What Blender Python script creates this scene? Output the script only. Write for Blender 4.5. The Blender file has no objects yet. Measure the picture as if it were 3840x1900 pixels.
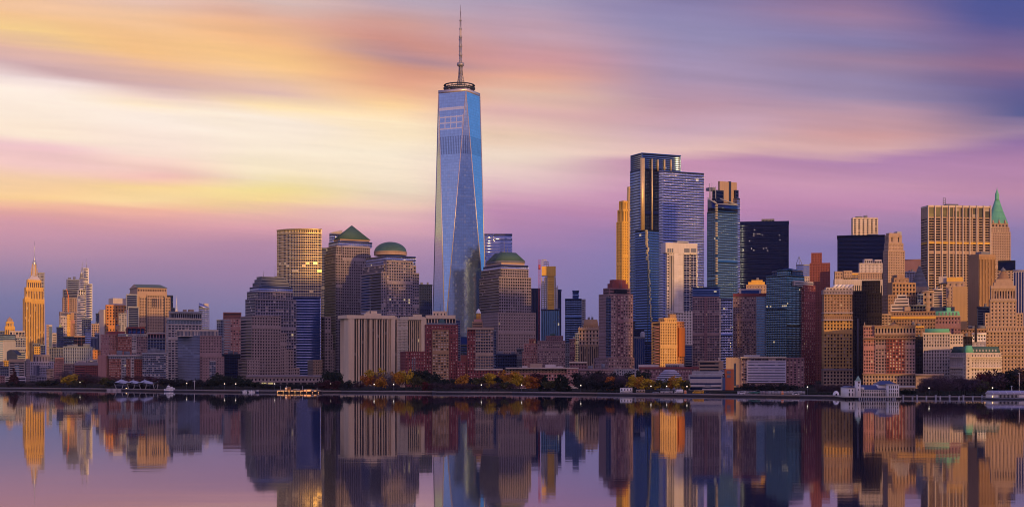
import bpy, math, random
import numpy as np
from mathutils import Vector

random.seed(7)
RNG = np.random.default_rng(7)
sc = bpy.context.scene
COL = sc.collection

# ------------------------------------------------------------------ camera, sky, sun, exposure
F, CU, VH, CAMH = 5262.0, 1920.0, 1370.0, 20.0      # focal length and horizon in photograph pixels, eye height in metres
SUN_AZ, SUN_EL = 25.0, 4.6                          # behind the camera, to the right, low
SUN_STRENGTH, SUN_COLOR = 3.25, (1.0, 0.52, 0.13)
GLOW_LOW, GLOW_HIGH = (2.1, 1.10, .90), (1.2, .82, 1.0)  # afterglow on the western clouds
cam = bpy.data.cameras.new('camera')
cam.sensor_width = 36.0
cam.lens = 36.0 * F / 3840.0
cam.shift_y = (VH - 950.0) / 3840.0
cam.clip_start = 1.0
cam.clip_end = 60000.0
camo = bpy.data.objects.new('camera', cam)
camo.location = (0, 0, CAMH)
camo.rotation_euler = (math.pi / 2, 0, 0)
COL.objects.link(camo)
sc.camera = camo

sc.view_settings.view_transform = 'Standard'
sc.view_settings.look = 'None'
sc.view_settings.gamma = 1.0
sc.view_settings.use_curve_mapping = False
sc.view_settings.exposure = 0.0
sc.cycles.max_bounces = 6
sc.cycles.diffuse_bounces = 2
sc.cycles.glossy_bounces = 3
sc.cycles.sample_clamp_indirect = 6.0
sc.cycles.filter_width = 1.0

sl = bpy.data.lights.new('sun', 'SUN')
sl.energy = SUN_STRENGTH
sl.color = SUN_COLOR
sl.angle = math.radians(0.5)
so = bpy.data.objects.new('sun', sl)
_a, _e = math.radians(SUN_AZ), math.radians(SUN_EL)
SUNV = Vector((math.sin(_a) * math.cos(_e), -math.cos(_a) * math.cos(_e), math.sin(_e)))
so.rotation_euler = SUNV.to_track_quat('Z', 'Y').to_euler()
so.location = SUNV * 500
COL.objects.link(so)


def s2l(c):
    return tuple((x / 255.0 / 12.92) if x / 255.0 <= 0.04045 else ((x / 255.0 + 0.055) / 1.055) ** 2.4 for x in c)


class NT:
    """small helper that writes node trees"""
    def __init__(self, tree):
        self.t = tree; self.n = tree.nodes; self.l = tree.links
    def new(self, typ, **kw):
        n = self.n.new(typ)
        for k, v in kw.items():
            setattr(n, k, v)
        return n
    def set(self, sock, v):
        if isinstance(v, bpy.types.NodeSocket):
            self.l.new(v, sock)
        else:
            sock.default_value = v
    def math(self, op, a, b=0.0, c=0.0, clamp=False):
        n = self.new('ShaderNodeMath', operation=op, use_clamp=clamp)
        for i, v in enumerate((a, b, c)):
            self.set(n.inputs[i], v)
        return n.outputs[0]
    def step(self, x, lo, hi, smooth=True, a=0.0, b=1.0):
        n = self.new('ShaderNodeMapRange', interpolation_type='SMOOTHSTEP' if smooth else 'LINEAR')
        self.set(n.inputs[0], x)
        for i, v in enumerate((lo, hi, a, b)):
            self.set(n.inputs[1 + i], v)
        return n.outputs[0]
    def mix(self, f, a, b, mode='MIX'):
        n = self.new('ShaderNodeMix', data_type='RGBA', blend_type=mode)
        self.set(n.inputs[0], f); 
        self.set(n.inputs[6], a if isinstance(a, bpy.types.NodeSocket) else (*a[:3], 1))
        self.set(n.inputs[7], b if isinstance(b, bpy.types.NodeSocket) else (*b[:3], 1))
        return n.outputs[2]
    def xyz(self, x, y, z):
        n = self.new('ShaderNodeCombineXYZ')
        for i, v in enumerate((x, y, z)):
            self.set(n.inputs[i], v)
        return n.outputs[0]
    def noise(self, vec, scale=1.0, detail=3.0, rough=0.5, dist=0.0):
        n = self.new('ShaderNodeTexNoise')
        self.set(n.inputs['Vector'], vec); n.inputs['Scale'].default_value = scale
        n.inputs['Detail'].default_value = detail; n.inputs['Roughness'].default_value = rough
        n.inputs['Distortion'].default_value = dist
        return n.outputs['Fac']
    def ramp(self, f, stops):
        n = self.new('ShaderNodeValToRGB')
        r = n.color_ramp; r.interpolation = 'LINEAR'
        while len(r.elements) > 1:
            r.elements.remove(r.elements[-1])
        r.elements[0].position = stops[0][0]; r.elements[0].color = (*stops[0][1], 1)
        for p, c in stops[1:]:
            e = r.elements.new(p); e.color = (*c, 1)
        self.set(n.inputs[0], f)
        return n.outputs[0]


SKY = {   # evening cloud colours read at nine bearings: {bearing: [(height, colour)]}
 150: [(0,(238,190,158)),(70,(243,192,135)),(140,(246,203,130)),(195,(226,178,158)),(245,(206,166,168)),(290,(238,215,212)),(350,(252,234,218)),(500,(253,230,206)),(545,(238,192,196)),(600,(244,198,192)),(660,(248,205,160)),(740,(252,206,140)),(790,(238,172,152)),(830,(226,150,156)),(880,(206,140,165)),(960,(176,130,166)),(1040,(140,120,165)),(1120,(112,112,164)),(1300,(90,95,150))],
 550: [(0,(226,186,170)),(70,(232,186,150)),(140,(244,190,130)),(200,(248,192,125)),(250,(226,176,150)),(300,(212,172,170)),(345,(232,200,190)),(390,(252,228,196)),(440,(251,233,218)),(570,(250,222,205)),(640,(245,190,180)),(690,(250,212,140)),(740,(250,214,150)),(780,(244,178,152)),(840,(228,152,160)),(900,(196,136,166)),(980,(165,124,166)),(1080,(130,116,165)),(1300,(95,100,152))],
 1000:[(0,(214,182,176)),(60,(222,170,146)),(150,(240,180,124)),(230,(250,196,126)),(285,(238,190,146)),(335,(222,182,172)),(385,(252,222,170)),(440,(251,233,214)),(560,(250,232,208)),(640,(245,226,190)),(700,(246,222,142)),(760,(246,212,140)),(800,(240,176,160)),(860,(224,150,166)),(905,(186,130,166)),(1000,(160,120,166)),(1150,(122,114,166)),(1300,(100,104,156))],
 1500:[(0,(184,164,182)),(90,(206,152,142)),(165,(208,142,130)),(205,(178,134,142)),(255,(216,148,122)),(330,(232,166,130)),(395,(250,206,146)),(470,(251,226,186)),(600,(250,233,206)),(700,(241,220,192)),(780,(236,196,176)),(850,(226,160,176)),(910,(188,136,172)),(1000,(156,120,168)),(1150,(122,114,168)),(1300,(100,104,156))],
 1950:[(0,(170,156,186)),(110,(190,152,168)),(210,(206,146,150)),(290,(226,162,138)),(350,(224,182,160)),(420,(220,172,168)),(520,(232,198,172)),(600,(240,216,196)),(690,(226,190,190)),(740,(214,160,184)),(800,(196,130,176)),(860,(176,122,176)),(950,(143,114,176)),(1100,(122,110,172)),(1300,(106,104,160))],
 2600:[(0,(130,120,166)),(130,(143,134,176)),(290,(164,140,172)),(410,(192,148,166)),(480,(206,166,184)),(570,(226,184,178)),(615,(194,136,170)),(690,(202,144,176)),(790,(184,126,172)),(880,(142,114,178)),(1000,(120,114,180)),(1300,(106,104,160))],
 3200:[(0,(132,108,152)),(60,(152,118,152)),(150,(130,120,166)),(225,(152,122,152)),(300,(144,128,166)),(370,(152,132,166)),(430,(188,146,162)),(500,(208,152,152)),(555,(216,168,168)),(592,(176,126,172)),(680,(198,142,172)),(760,(192,132,174)),(840,(164,120,172)),(920,(130,110,176)),(1050,(120,114,178)),(1300,(106,104,160))],
 6600:[(0,(100,172,235)),(900,(130,188,236)),(1300,(150,150,200))],
 3800:[(0,(68,78,146)),(90,(74,80,146)),(180,(116,94,142)),(255,(142,102,138)),(325,(92,86,142)),(420,(74,84,142)),(475,(154,124,158)),(515,(142,106,162)),(600,(172,122,166)),(710,(188,132,166)),(790,(170,126,168)),(880,(132,114,176)),(1000,(110,114,180)),(1300,(100,104,160))],
}


def dusty(c, k=.10):
    g = .25 * c[0] + .6 * c[1] + .15 * c[2]
    return tuple(x + (g - x) * k for x in c)


def make_world():
    w = bpy.data.worlds.new('World')
    sc.world = w
    w.use_nodes = True
    N = NT(w.node_tree)
    N.n.clear()
    out = N.new('ShaderNodeOutputWorld')
    tc = N.new('ShaderNodeTexCoord')
    sep = N.new('ShaderNodeSeparateXYZ')
    N.l.new(tc.outputs['Generated'], sep.inputs[0])
    X, Y, Z = sep.outputs
    Yc = N.math('MAXIMUM', Y, 0.12)
    tu = N.math('DIVIDE', X, Yc)            # tangent of the bearing
    tv = N.math('DIVIDE', Z, Yc)            # tangent of the height
    u = N.math('MULTIPLY_ADD', tu, F / 1000.0, CU / 1000.0)
    v = N.math('MULTIPLY_ADD', tv, -F / 1000.0, VH / 1000.0)
    # wind-drawn cloud streaks: long thin noise that shifts the bands
    sag = N.math('MULTIPLY', N.math('SUBTRACT', u, 2.1), 0.075)
    vs = N.math('SUBTRACT', v, sag)
    n1 = N.noise(N.xyz(N.math('MULTIPLY', u, 0.75), N.math('MULTIPLY', vs, 5.0), 0.3), 1.0, 2.5, 0.5, 0.3)
    n2 = N.noise(N.xyz(N.math('MULTIPLY', u, 0.5), N.math('MULTIPLY', vs, 17.0), 4.7), 1.0, 3.0, 0.55)
    d1 = N.math('MULTIPLY', N.math('SUBTRACT', n1, 0.5), 0.11)
    d2 = N.math('MULTIPLY', N.math('SUBTRACT', n2, 0.5), 0.065)
    hi = N.step(v, 1.05, 0.75)              # the low haze band stays smooth
    vd = N.math('ADD', v, N.math('MULTIPLY', N.math('ADD', d1, d2), hi))
    keys = sorted(SKY)
    uw = N.math('ADD', u, N.math('MULTIPLY', N.math('SUBTRACT', n1, 0.5), 0.5))
    colr = None
    for i, k in enumerate(keys):
        # the bands lean: down to the right at left, fanning out at right
        if k < 1800:
            S = N.step(v, .74, .40, a=0.0, b=.135)
        elif k < 2200:
            S = N.step(v, .60, .30, a=0.0, b=.05)
        else:
            S = N.math('ADD', N.step(v, .44, .28, a=0.0, b=.12), N.step(v, .70, .52, a=0.0, b=-.055))
        f = N.math('SUBTRACT', vd, N.math('MULTIPLY', S, N.math('SUBTRACT', u, k / 1000.0)))
        f = N.math('DIVIDE', f, VH / 1000.0, clamp=True)
        c = N.ramp(f, [(p / VH, dusty(s2l(q), (.08 if p < 800 else .20))) for p, q in SKY[k]])
        if colr is None:
            colr = c
        else:
            colr = N.mix(N.step(uw, keys[i - 1] / 1000.0, k / 1000.0), colr, c)
    # thin streak contrast
    n3 = N.noise(N.xyz(N.math('MULTIPLY', u, 0.9), N.math('MULTIPLY', vs, 15.0), 9.1), 1.0, 6.0, 0.62)
    gain = N.math('ADD', 1.0, N.math('MULTIPLY', N.math('MULTIPLY', N.math('SUBTRACT', n3, 0.5), 0.34), hi))
    colr = N.mix(1.0, colr, N.xyz(gain, gain, gain), 'MULTIPLY')
    # the rest of the dome: blue above, dusk-pink afterglow low in the west where the sun sets
    az = math.radians(SUN_AZ)
    sd = N.math('ADD', N.math('MULTIPLY', X, math.sin(az)), N.math('MULTIPLY', Y, -math.cos(az)))
    sunny = N.step(sd, 0.0, 0.9)
    # low band: dusky lavender haze; above it a sunlit cloud deck in the west; blue higher up
    side = N.mix(N.step(X, -0.7, 0.35), s2l((190, 186, 228)), s2l((92, 102, 170)))
    side = N.mix(N.step(X, 0.5, 0.95), side, s2l((85, 170, 242)))
    side = N.mix(N.step(Z, -0.03, 0.20), N.mix(1.0, side, (.48, .48, .62), 'MULTIPLY'), side)
    back = N.mix(N.step(Z, 0.05, 0.55), side, s2l((84, 104, 190)))
    wisp = N.noise(N.xyz(N.math('MULTIPLY', X, 2.0), N.math('MULTIPLY', Z, 9.0), Y), 1.0, 3, .55)
    deck = N.math('MULTIPLY', N.step(Z, 0.13, 0.26), N.step(Z, 0.80, 0.40))
    deck = N.math('MULTIPLY', N.math('MULTIPLY', deck, sunny), N.step(wisp, .2, .55))
    glow = N.mix(N.step(Z, 0.15, 0.5), GLOW_LOW, GLOW_HIGH)
    back = N.mix(deck, back, glow)
    zen = s2l((72, 88, 160))
    back = N.mix(N.step(Z, 0.5, 0.95), back, zen)
    front = N.mix(N.step(Z, 0.30, 0.75), colr, zen)
    allc = N.mix(N.step(Y, 0.2, 0.55), back, front)
    under = N.mix(N.step(Z, -0.08, -0.01), s2l((50, 48, 80)), allc)
    bg = N.new('ShaderNodeBackground'); N.set(bg.inputs[0], under); bg.inputs[1].default_value = 1.06
    sky = N.new('ShaderNodeTexSky', sky_type='NISHITA')
    sky.sun_disc = False
    sky.sun_elevation = math.radians(SUN_EL)
    sky.sun_rotation = math.radians(180.0 - SUN_AZ)
    bg2 = N.new('ShaderNodeBackground'); N.l.new(sky.outputs[0], bg2.inputs[0]); bg2.inputs[1].default_value = 0.003
    add = N.new('ShaderNodeAddShader')
    N.l.new(bg.outputs[0], add.inputs[0]); N.l.new(bg2.outputs[0], add.inputs[1])
    N.l.new(add.outputs[0], out.inputs[0])


make_world()

# ------------------------------------------------------------------ materials
WALL = dict(
 tan=(.37,.265,.20), peach=(.70,.54,.36), gold=(.66,.39,.075), pink=(.25,.215,.255), stone=(.29,.225,.225), cream=(.56,.47,.39), white=(.82,.79,.77),
 brick=(.30,.115,.09), redbrick=(.21,.065,.055), darkred=(.21,.055,.06), brown=(.27,.17,.115), mauve=(.27,.18,.19),
 grey=(.34,.33,.36), slate=(.15,.16,.20), navy=(.018,.03,.085), black=(.004,.006,.018), fblue=(.10,.17,.34), fnavy=(.010,.018,.055), flav=(.27,.31,.52), fteal=(.11,.19,.24), lav=(.42,.39,.48), orange=(.58,.25,.08),
 copper=(.13,.44,.29), verdigris=(.05,.105,.10), sand=(.38,.268,.20), pale=(.47,.41,.40), umber=(.36,.22,.12), nearblack=(.018,.013,.015),  # near black entry also stands in for one office's shaded side
 concrete=(.48,.44,.38), rust=(.50,.13,.05), bluegrey=(.20,.23,.32), plum=(.22,.12,.14), steel=(.45,.44,.48), blue=(.06,.10,.24), straw=(.75,.60,.32), rose=(.40,.20,.18), zinc=(.30,.31,.36))
# base colour, metallic, roughness, ior, share of drawn blinds, blind colour, share of lit rooms
GLASS = dict(
 w=((.006,.008,.018),0,.16,1.35,.13,(.30,.25,.24),.003),
 d=((.004,.005,.016),0,.14,1.33,.04,(.14,.13,.15),.001),
 y=((.02,.02,.03),0,.14,1.5,.45,(.55,.45,.40),.006),
 n=((.022,.045,.14),.9,.13,1.5,.0,(.05,.08,.18),.001),
 b=((.13,.26,.55),.92,.10,1.5,.0,(.14,.22,.42),.001),
 l=((.30,.34,.56),.92,.11,1.5,.0,(.28,.30,.50),.001),
 t=((.15,.25,.31),.9,.12,1.5,.03,(.16,.24,.24),.004),
 k=((.006,.011,.040),.95,.16,1.5,.0,(.012,.02,.05),.001),
 m=((.055,.07,.13),.8,.13,1.5,.14,(.38,.33,.34),.003),
 s=((.20,.20,.22),.8,.16,1.5,.10,(.45,.40,.34),.001),
)
MATS = {}


def newmat(name):
    m = bpy.data.materials.new(name)
    m.use_nodes = True
    N = NT(m.node_tree)
    N.n.clear()
    out = N.new('ShaderNodeOutputMaterial')
    p = N.new('ShaderNodeBsdfPrincipled')
    N.l.new(p.outputs[0], out.inputs[0])
    return m, N, p


def wall_mat(key, rough=0.8, metal=0.0):
    if isinstance(key, str) and key in ('fblue', 'fnavy', 'flav', 'fteal'):
        rough, metal = .13, .92
    if key == 'straw':
        rough, metal = .42, .75
    if key == 'steel':
        rough, metal = .36, .55
    c = WALL[key] if isinstance(key, str) else key
    kk = ('wall', c, rough, metal)
    if kk in MATS:
        return MATS[kk]
    m, N, p = newmat('wall_' + (key if isinstance(key, str) else 'paint'))
    tc = N.new('ShaderNodeTexCoord')
    at = N.new('ShaderNodeAttribute', attribute_name='rnd')
    big = N.noise(tc.outputs['Object'], 0.03, 4, .6)
    sp = N.new('ShaderNodeSeparateXYZ'); N.l.new(tc.outputs['Object'], sp.inputs[0])
    streak = N.noise(N.xyz(N.math('MULTIPLY', sp.outputs[0], .55), N.math('MULTIPLY', sp.outputs[1], .55), N.math('MULTIPLY', sp.outputs[2], .03)), 1.0, 4, .6)
    g = N.math('ADD', N.math('MULTIPLY', big, .42), N.math('MULTIPLY', streak, .40))
    g = N.math('ADD', g, N.math('MULTIPLY', at.outputs['Fac'], .16))
    g = N.math('ADD', g, .52)
    col = N.mix(1.0, c, N.xyz(g, g, g), 'MULTIPLY')
    N.set(p.inputs['Base Color'], col)
    p.inputs['Roughness'].default_value = rough
    p.inputs['Metallic'].default_value = metal
    p.inputs['Specular IOR Level'].default_value = 0.3
    MATS[kk] = m
    return m


def glass_mat(key):
    kk = ('glass', key)
    if kk in MATS:
        return MATS[kk]
    base, metal, rough, ior, bf, bc, lit = GLASS[key]
    m, N, p = newmat('glass_' + key)
    at = N.new('ShaderNodeAttribute', attribute_name='rnd')
    r = at.outputs['Fac']
    wn = N.new('ShaderNodeTexWhiteNoise', noise_dimensions='1D'); N.l.new(r, wn.inputs['W'])
    vari = N.math('MULTIPLY_ADD', wn.outputs['Value'], .36 if metal < .85 else .12, .82 if metal < .85 else .94)
    col = N.mix(1.0, base, N.xyz(vari, vari, vari), 'MULTIPLY')
    bl = N.math('LESS_THAN', r, bf)
    blc = N.mix(1.0, bc, N.xyz(vari, vari, vari), 'MULTIPLY')
    N.set(p.inputs['Base Color'], N.mix(bl, col, blc))
    N.set(p.inputs['Metallic'], N.math('MULTIPLY', N.math('SUBTRACT', 1.0, N.math('MULTIPLY', bl, .6)), metal))
    p.inputs['Roughness'].default_value = rough
    p.inputs['IOR'].default_value = ior
    geo = N.new('ShaderNodeNewGeometry')
    vm = N.new('ShaderNodeVectorMath', operation='MULTIPLY_ADD')
    N.l.new(wn.outputs['Color'], vm.inputs[0]); jit = .010 if metal < .85 else .004; vm.inputs[1].default_value = (jit, jit, jit)
    sub = N.new('ShaderNodeVectorMath', operation='SUBTRACT'); N.l.new(geo.outputs['Normal'], sub.inputs[0]); sub.inputs[1].default_value = (jit / 2, jit / 2, jit / 2)
    N.l.new(sub.outputs[0], vm.inputs[2])
    nm = N.new('ShaderNodeVectorMath', operation='NORMALIZE'); N.l.new(vm.outputs[0], nm.inputs[0])
    N.l.new(nm.outputs[0], p.inputs['Normal'])
    if lit > 0:
        on = N.math('GREATER_THAN', r, 1.0 - lit)
        N.set(p.inputs['Emission Color'], (1.0, .74, .42, 1))
        N.set(p.inputs['Emission Strength'], N.math('MULTIPLY', on, .45))
    MATS[kk] = m
    return m


def paint(name, c, rough=.6, metal=0.0, emit=0.0):
    kk = ('paint', c, rough, metal, emit)
    if kk in MATS:
        return MATS[kk]
    m, N, p = newmat(name)
    tc = N.new('ShaderNodeTexCoord')
    n = N.noise(tc.outputs['Object'], .35, 4, .6)
    g = N.math('MULTIPLY_ADD', n, .5, .75)
    N.set(p.inputs['Base Color'], N.mix(1.0, c, N.xyz(g, g, g), 'MULTIPLY'))
    p.inputs['Roughness'].default_value = rough
    p.inputs['Metallic'].default_value = metal
    if emit:
        p.inputs['Emission Color'].default_value = (*c, 1)
        p.inputs['Emission Strength'].default_value = emit
    MATS[kk] = m
    return m


# ------------------------------------------------------------------ mesh helpers
class MB:
    """collects quads and polygons and links them as ONE mesh object"""
    def __init__(self):
        self.v = []; self.nv = 0; self.q = []; self.qm = []; self.qr = []; self.poly = []
    def add(self, verts):
        verts = np.asarray(verts, dtype=float).reshape(-1, 3)
        i = self.nv
        self.v.append(verts); self.nv += len(verts)
        return i
    def quads(self, idx, mat=0, rnd=None):
        idx = np.asarray(idx, dtype=np.int64).reshape(-1, 4)
        self.q.append(idx); self.qm.append(np.full(len(idx), mat, dtype=np.int32))
        self.qr.append(RNG.random(len(idx)) if rnd is None else np.asarray(rnd, float))
    def ngon(self, pts, mat=0):
        i = self.add(pts)
        self.poly.append((list(range(i, i + len(pts))), mat))
    def quad(self, a, b, c, d, mat=0):
        i = self.add([a, b, c, d]); self.quads([[i, i + 1, i + 2, i + 3]], mat)
    def hull(self, lo, hi, mat=0, bottom=True):
        """prism between two rings of the same length"""
        n = len(lo)
        i = self.add(list(lo) + list(hi))
        self.quads([[i + k, i + (k + 1) % n, i + n + (k + 1) % n, i + n + k] for k in range(n)], mat)
        self.poly.append(([i + n + k for k in range(n)], mat))
        if bottom:
            self.poly.append(([i + n - 1 - k for k in range(n)], mat))
    def box(self, x0, x1, y0, y1, z0, z1, mat=0):
        self.hull([(x0, y0, z0), (x1, y0, z0), (x1, y1, z0), (x0, y1, z0)], [(x0, y0, z1), (x1, y0, z1), (x1, y1, z1), (x0, y1, z1)], mat)
    def lathe(self, c, prof, n=20, mat=0, ang=0.0):
        """surface of revolution about a vertical axis at c, profile (radius, z)"""
        a = np.arange(n) * 2 * math.pi / n + ang
        rows = [np.stack([c[0] + r * np.cos(a), c[1] + r * np.sin(a), np.full(n, z)], 1) for r, z in prof]
        i = self.add(np.concatenate(rows))
        for j in range(len(prof) - 1):
            self.quads([[i + j * n + k, i + j * n + (k + 1) % n, i + (j + 1) * n + (k + 1) % n, i + (j + 1) * n + k] for k in range(n)], mat)
        self.poly.append(([i + (len(prof) - 1) * n + k for k in range(n)], mat))
    def tube(self, a, b, r0, r1=None, n=6, mat=0):
        a, b = Vector(a), Vector(b)
        r1 = r0 if r1 is None else r1
        d = (b - a).normalized()
        s = d.orthogonal().normalized(); t = d.cross(s)
        lo = [a + (s * math.cos(k * 2 * math.pi / n) + t * math.sin(k * 2 * math.pi / n)) * r0 for k in range(n)]
        hi = [b + (s * math.cos(k * 2 * math.pi / n) + t * math.sin(k * 2 * math.pi / n)) * r1 for k in range(n)]
        self.hull(lo, hi, mat)
    def build(self, name, mats, parent=None, origin=None, smooth=False):
        V = np.concatenate(self.v) if self.v else np.zeros((0, 3))
        o = np.zeros(3)
        if parent is not None:
            o = np.array(world_loc(parent))
        elif origin is not None:
            o = np.array(origin, float)
        V = V - o
        Q = np.concatenate(self.q) if self.q else np.zeros((0, 4), np.int64)
        nq, npoly = len(Q), len(self.poly)
        loops = list(Q.reshape(-1)) if nq < 1 else Q.reshape(-1)
        extra = np.array([i for f, _ in self.poly for i in f], dtype=np.int64)
        L = np.concatenate([loops, extra]) if npoly else loops
        me = bpy.data.meshes.new(name)
        me.vertices.add(len(V)); me.vertices.foreach_set('co', V.astype(np.float32).ravel())
        me.loops.add(len(L)); me.loops.foreach_set('vertex_index', np.asarray(L, dtype=np.int32))
        tot = np.concatenate([np.full(nq, 4), np.array([len(f) for f, _ in self.poly], dtype=int)]).astype(np.int32)
        st = np.concatenate([[0], np.cumsum(tot)[:-1]]).astype(np.int32) if len(tot) else np.zeros(0, np.int32)
        me.polygons.add(nq + npoly)
        me.polygons.foreach_set('loop_start', st)
        mi = np.concatenate((self.qm if nq else []) + [np.array([m for _, m in self.poly], dtype=np.int32)]).astype(np.int32)
        me.polygons.foreach_set('material_index', mi)
        rr = np.concatenate((self.qr if nq else []) + [np.full(npoly, .5)])
        me.update(calc_edges=True)
        at = me.attributes.new('rnd', 'FLOAT', 'FACE')
        at.data.foreach_set('value', rr.astype(np.float32))
        if smooth:
            me.polygons.foreach_set('use_smooth', np.ones(nq + npoly, dtype=bool))
        for m in (mats if isinstance(mats, (list, tuple)) else [mats]):
            me.materials.append(m)
        ob = bpy.data.objects.new(name, me)
        COL.objects.link(ob)
        if parent is not None:
            ob.parent = parent
        elif origin is not None:
            ob.location = origin
        return ob


_loc = {}


def world_loc(o):
    while o is not None:
        if o.name in _loc:
            return _loc[o.name]
        o = o.parent
    return (0, 0, 0)


def thing(name, label, cat, loc, group=None):
    o = bpy.data.objects.new(name, None)
    o.empty_display_size = 1.0
    o.location = loc
    COL.objects.link(o)
    o['label'] = label; o['category'] = cat
    if group:
        o['group'] = group
    _loc[o.name] = tuple(loc)
    return o


def tag(o, label=None, cat=None, group=None, kind=None):
    for k, v in (('label', label), ('category', cat), ('group', group), ('kind', kind)):
        if v:
            o[k] = v
    return o


def at(u, v, D):
    """a point seen at photograph pixel (u, v) that stands D metres out across the river"""
    return ((u - CU) / F * D, D, CAMH + (VH - v) / F * D)


def X(u, D):
    return (u - CU) / F * D


def Zh(v, D):
    return CAMH + (VH - v) / F * D


GROUND = 1.25


def facade(mb, p0, p1, z0, z1, sty, D, glass_to=None, mats=(0, 1)):
    """one wall from p0 to p1 (left to right seen from outside) with its openings; sty = (kind, pitch w, pitch h, fx, fz, recess, margins)"""
    p0 = np.array(p0, float); p1 = np.array(p1, float)
    W = np.linalg.norm(p1 - p0); H = z1 - z0
    if W < .01 or H < .01:
        return
    d = (p1 - p0) / W; n = np.array([d[1], -d[0]])
    k = sty[0]
    if k == 'n':
        i = mb.add([(*p0, z0), (*p1, z0), (*p1, z1), (*p0, z1)]); mb.quads([[i, i + 1, i + 2, i + 3]], mats[0]); return
    m = D / F
    pw, ph, fx, fz = sty[1] * m, sty[2] * m, sty[3], sty[4]
    rec = sty[5] if len(sty) > 5 else .6
    tm = (sty[6] if len(sty) > 6 else 4) * m
    if k == 'c':
        rec = min(rec, .02)
    nx = 1 if k == 'h' else max(1, int(round(W / pw)))
    nz = 1 if k == 'v' else max(1, int(round((H - tm) / ph)))
    if k == 'h':
        fx = 1 - min(.4, 2 * .25 * pw / W)
    cw = W / nx; ch = (H - tm) / nz
    xs = [0.0]
    for i in range(nx):
        xs += [i * cw + cw * (1 - fx) / 2, i * cw + cw * (1 + fx) / 2]
    xs.append(W)
    zs = [z0]
    for j in range(nz):
        zs += [z0 + j * ch + ch * (1 - fz) * .55, z0 + j * ch + ch * (1 - fz) * .55 + ch * fz]
    zs.append(z1)
    xs = np.array(xs); zs = np.array(zs)
    A, B = len(xs), len(zs)
    gx, gz = np.meshgrid(xs, zs)
    pts = np.stack([p0[0] + d[0] * gx, p0[1] + d[1] * gx, gz], -1).reshape(-1, 3)
    base = mb.add(pts)
    I, J = np.meshgrid(np.arange(A - 1), np.arange(B - 1))
    I = I.ravel(); J = J.ravel()
    win = (I % 2 == 1) & (J % 2 == 1)
    if k == 'g' and nz >= 15:                       # a blind plant floor part way up
        win &= J != 2 * int(nz * (.55 + .3 * ((W * 7.3) % 1))) + 1
    a = base + J * A + I
    q = np.stack([a, a + 1, a + A + 1, a + A], 1)
    mb.quads(q[~win], mats[0])
    qw = q[win]
    if len(qw) == 0:
        return
    off = -n * rec
    src = (qw - base).reshape(-1)
    bp = pts[src].copy(); bp[:, 0] += off[0]; bp[:, 1] += off[1]
    b0 = mb.add(bp)
    nb = np.arange(len(qw) * 4).reshape(-1, 4) + b0
    for e in range(4):
        f_ = (e + 1) % 4
        mb.quads(np.stack([qw[:, e], qw[:, f_], nb[:, f_], nb[:, e]], 1), mats[0], np.full(len(qw), .4))
    if glass_to is None:
        fl = RNG.random(nz)[(J[win] - 1) // 2]      # floors differ a little as well as rooms
        rv = RNG.random(len(qw))
        mb.quads(nb, mats[1], np.where(rv < .35, fl, RNG.random(len(qw))))
    else:
        for r in nb - b0:
            glass_to.append(bp[r])


def sty(s):
    """'g10,11,.6,.6' -> a window pattern: g punched grid, h ribbon bands, v vertical strips, c curtain wall, n blank"""
    if not isinstance(s, str):
        return s
    if s == 'n':
        return ('n',)
    return (s[0],) + tuple(float(x) for x in s[1:].split(','))


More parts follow.
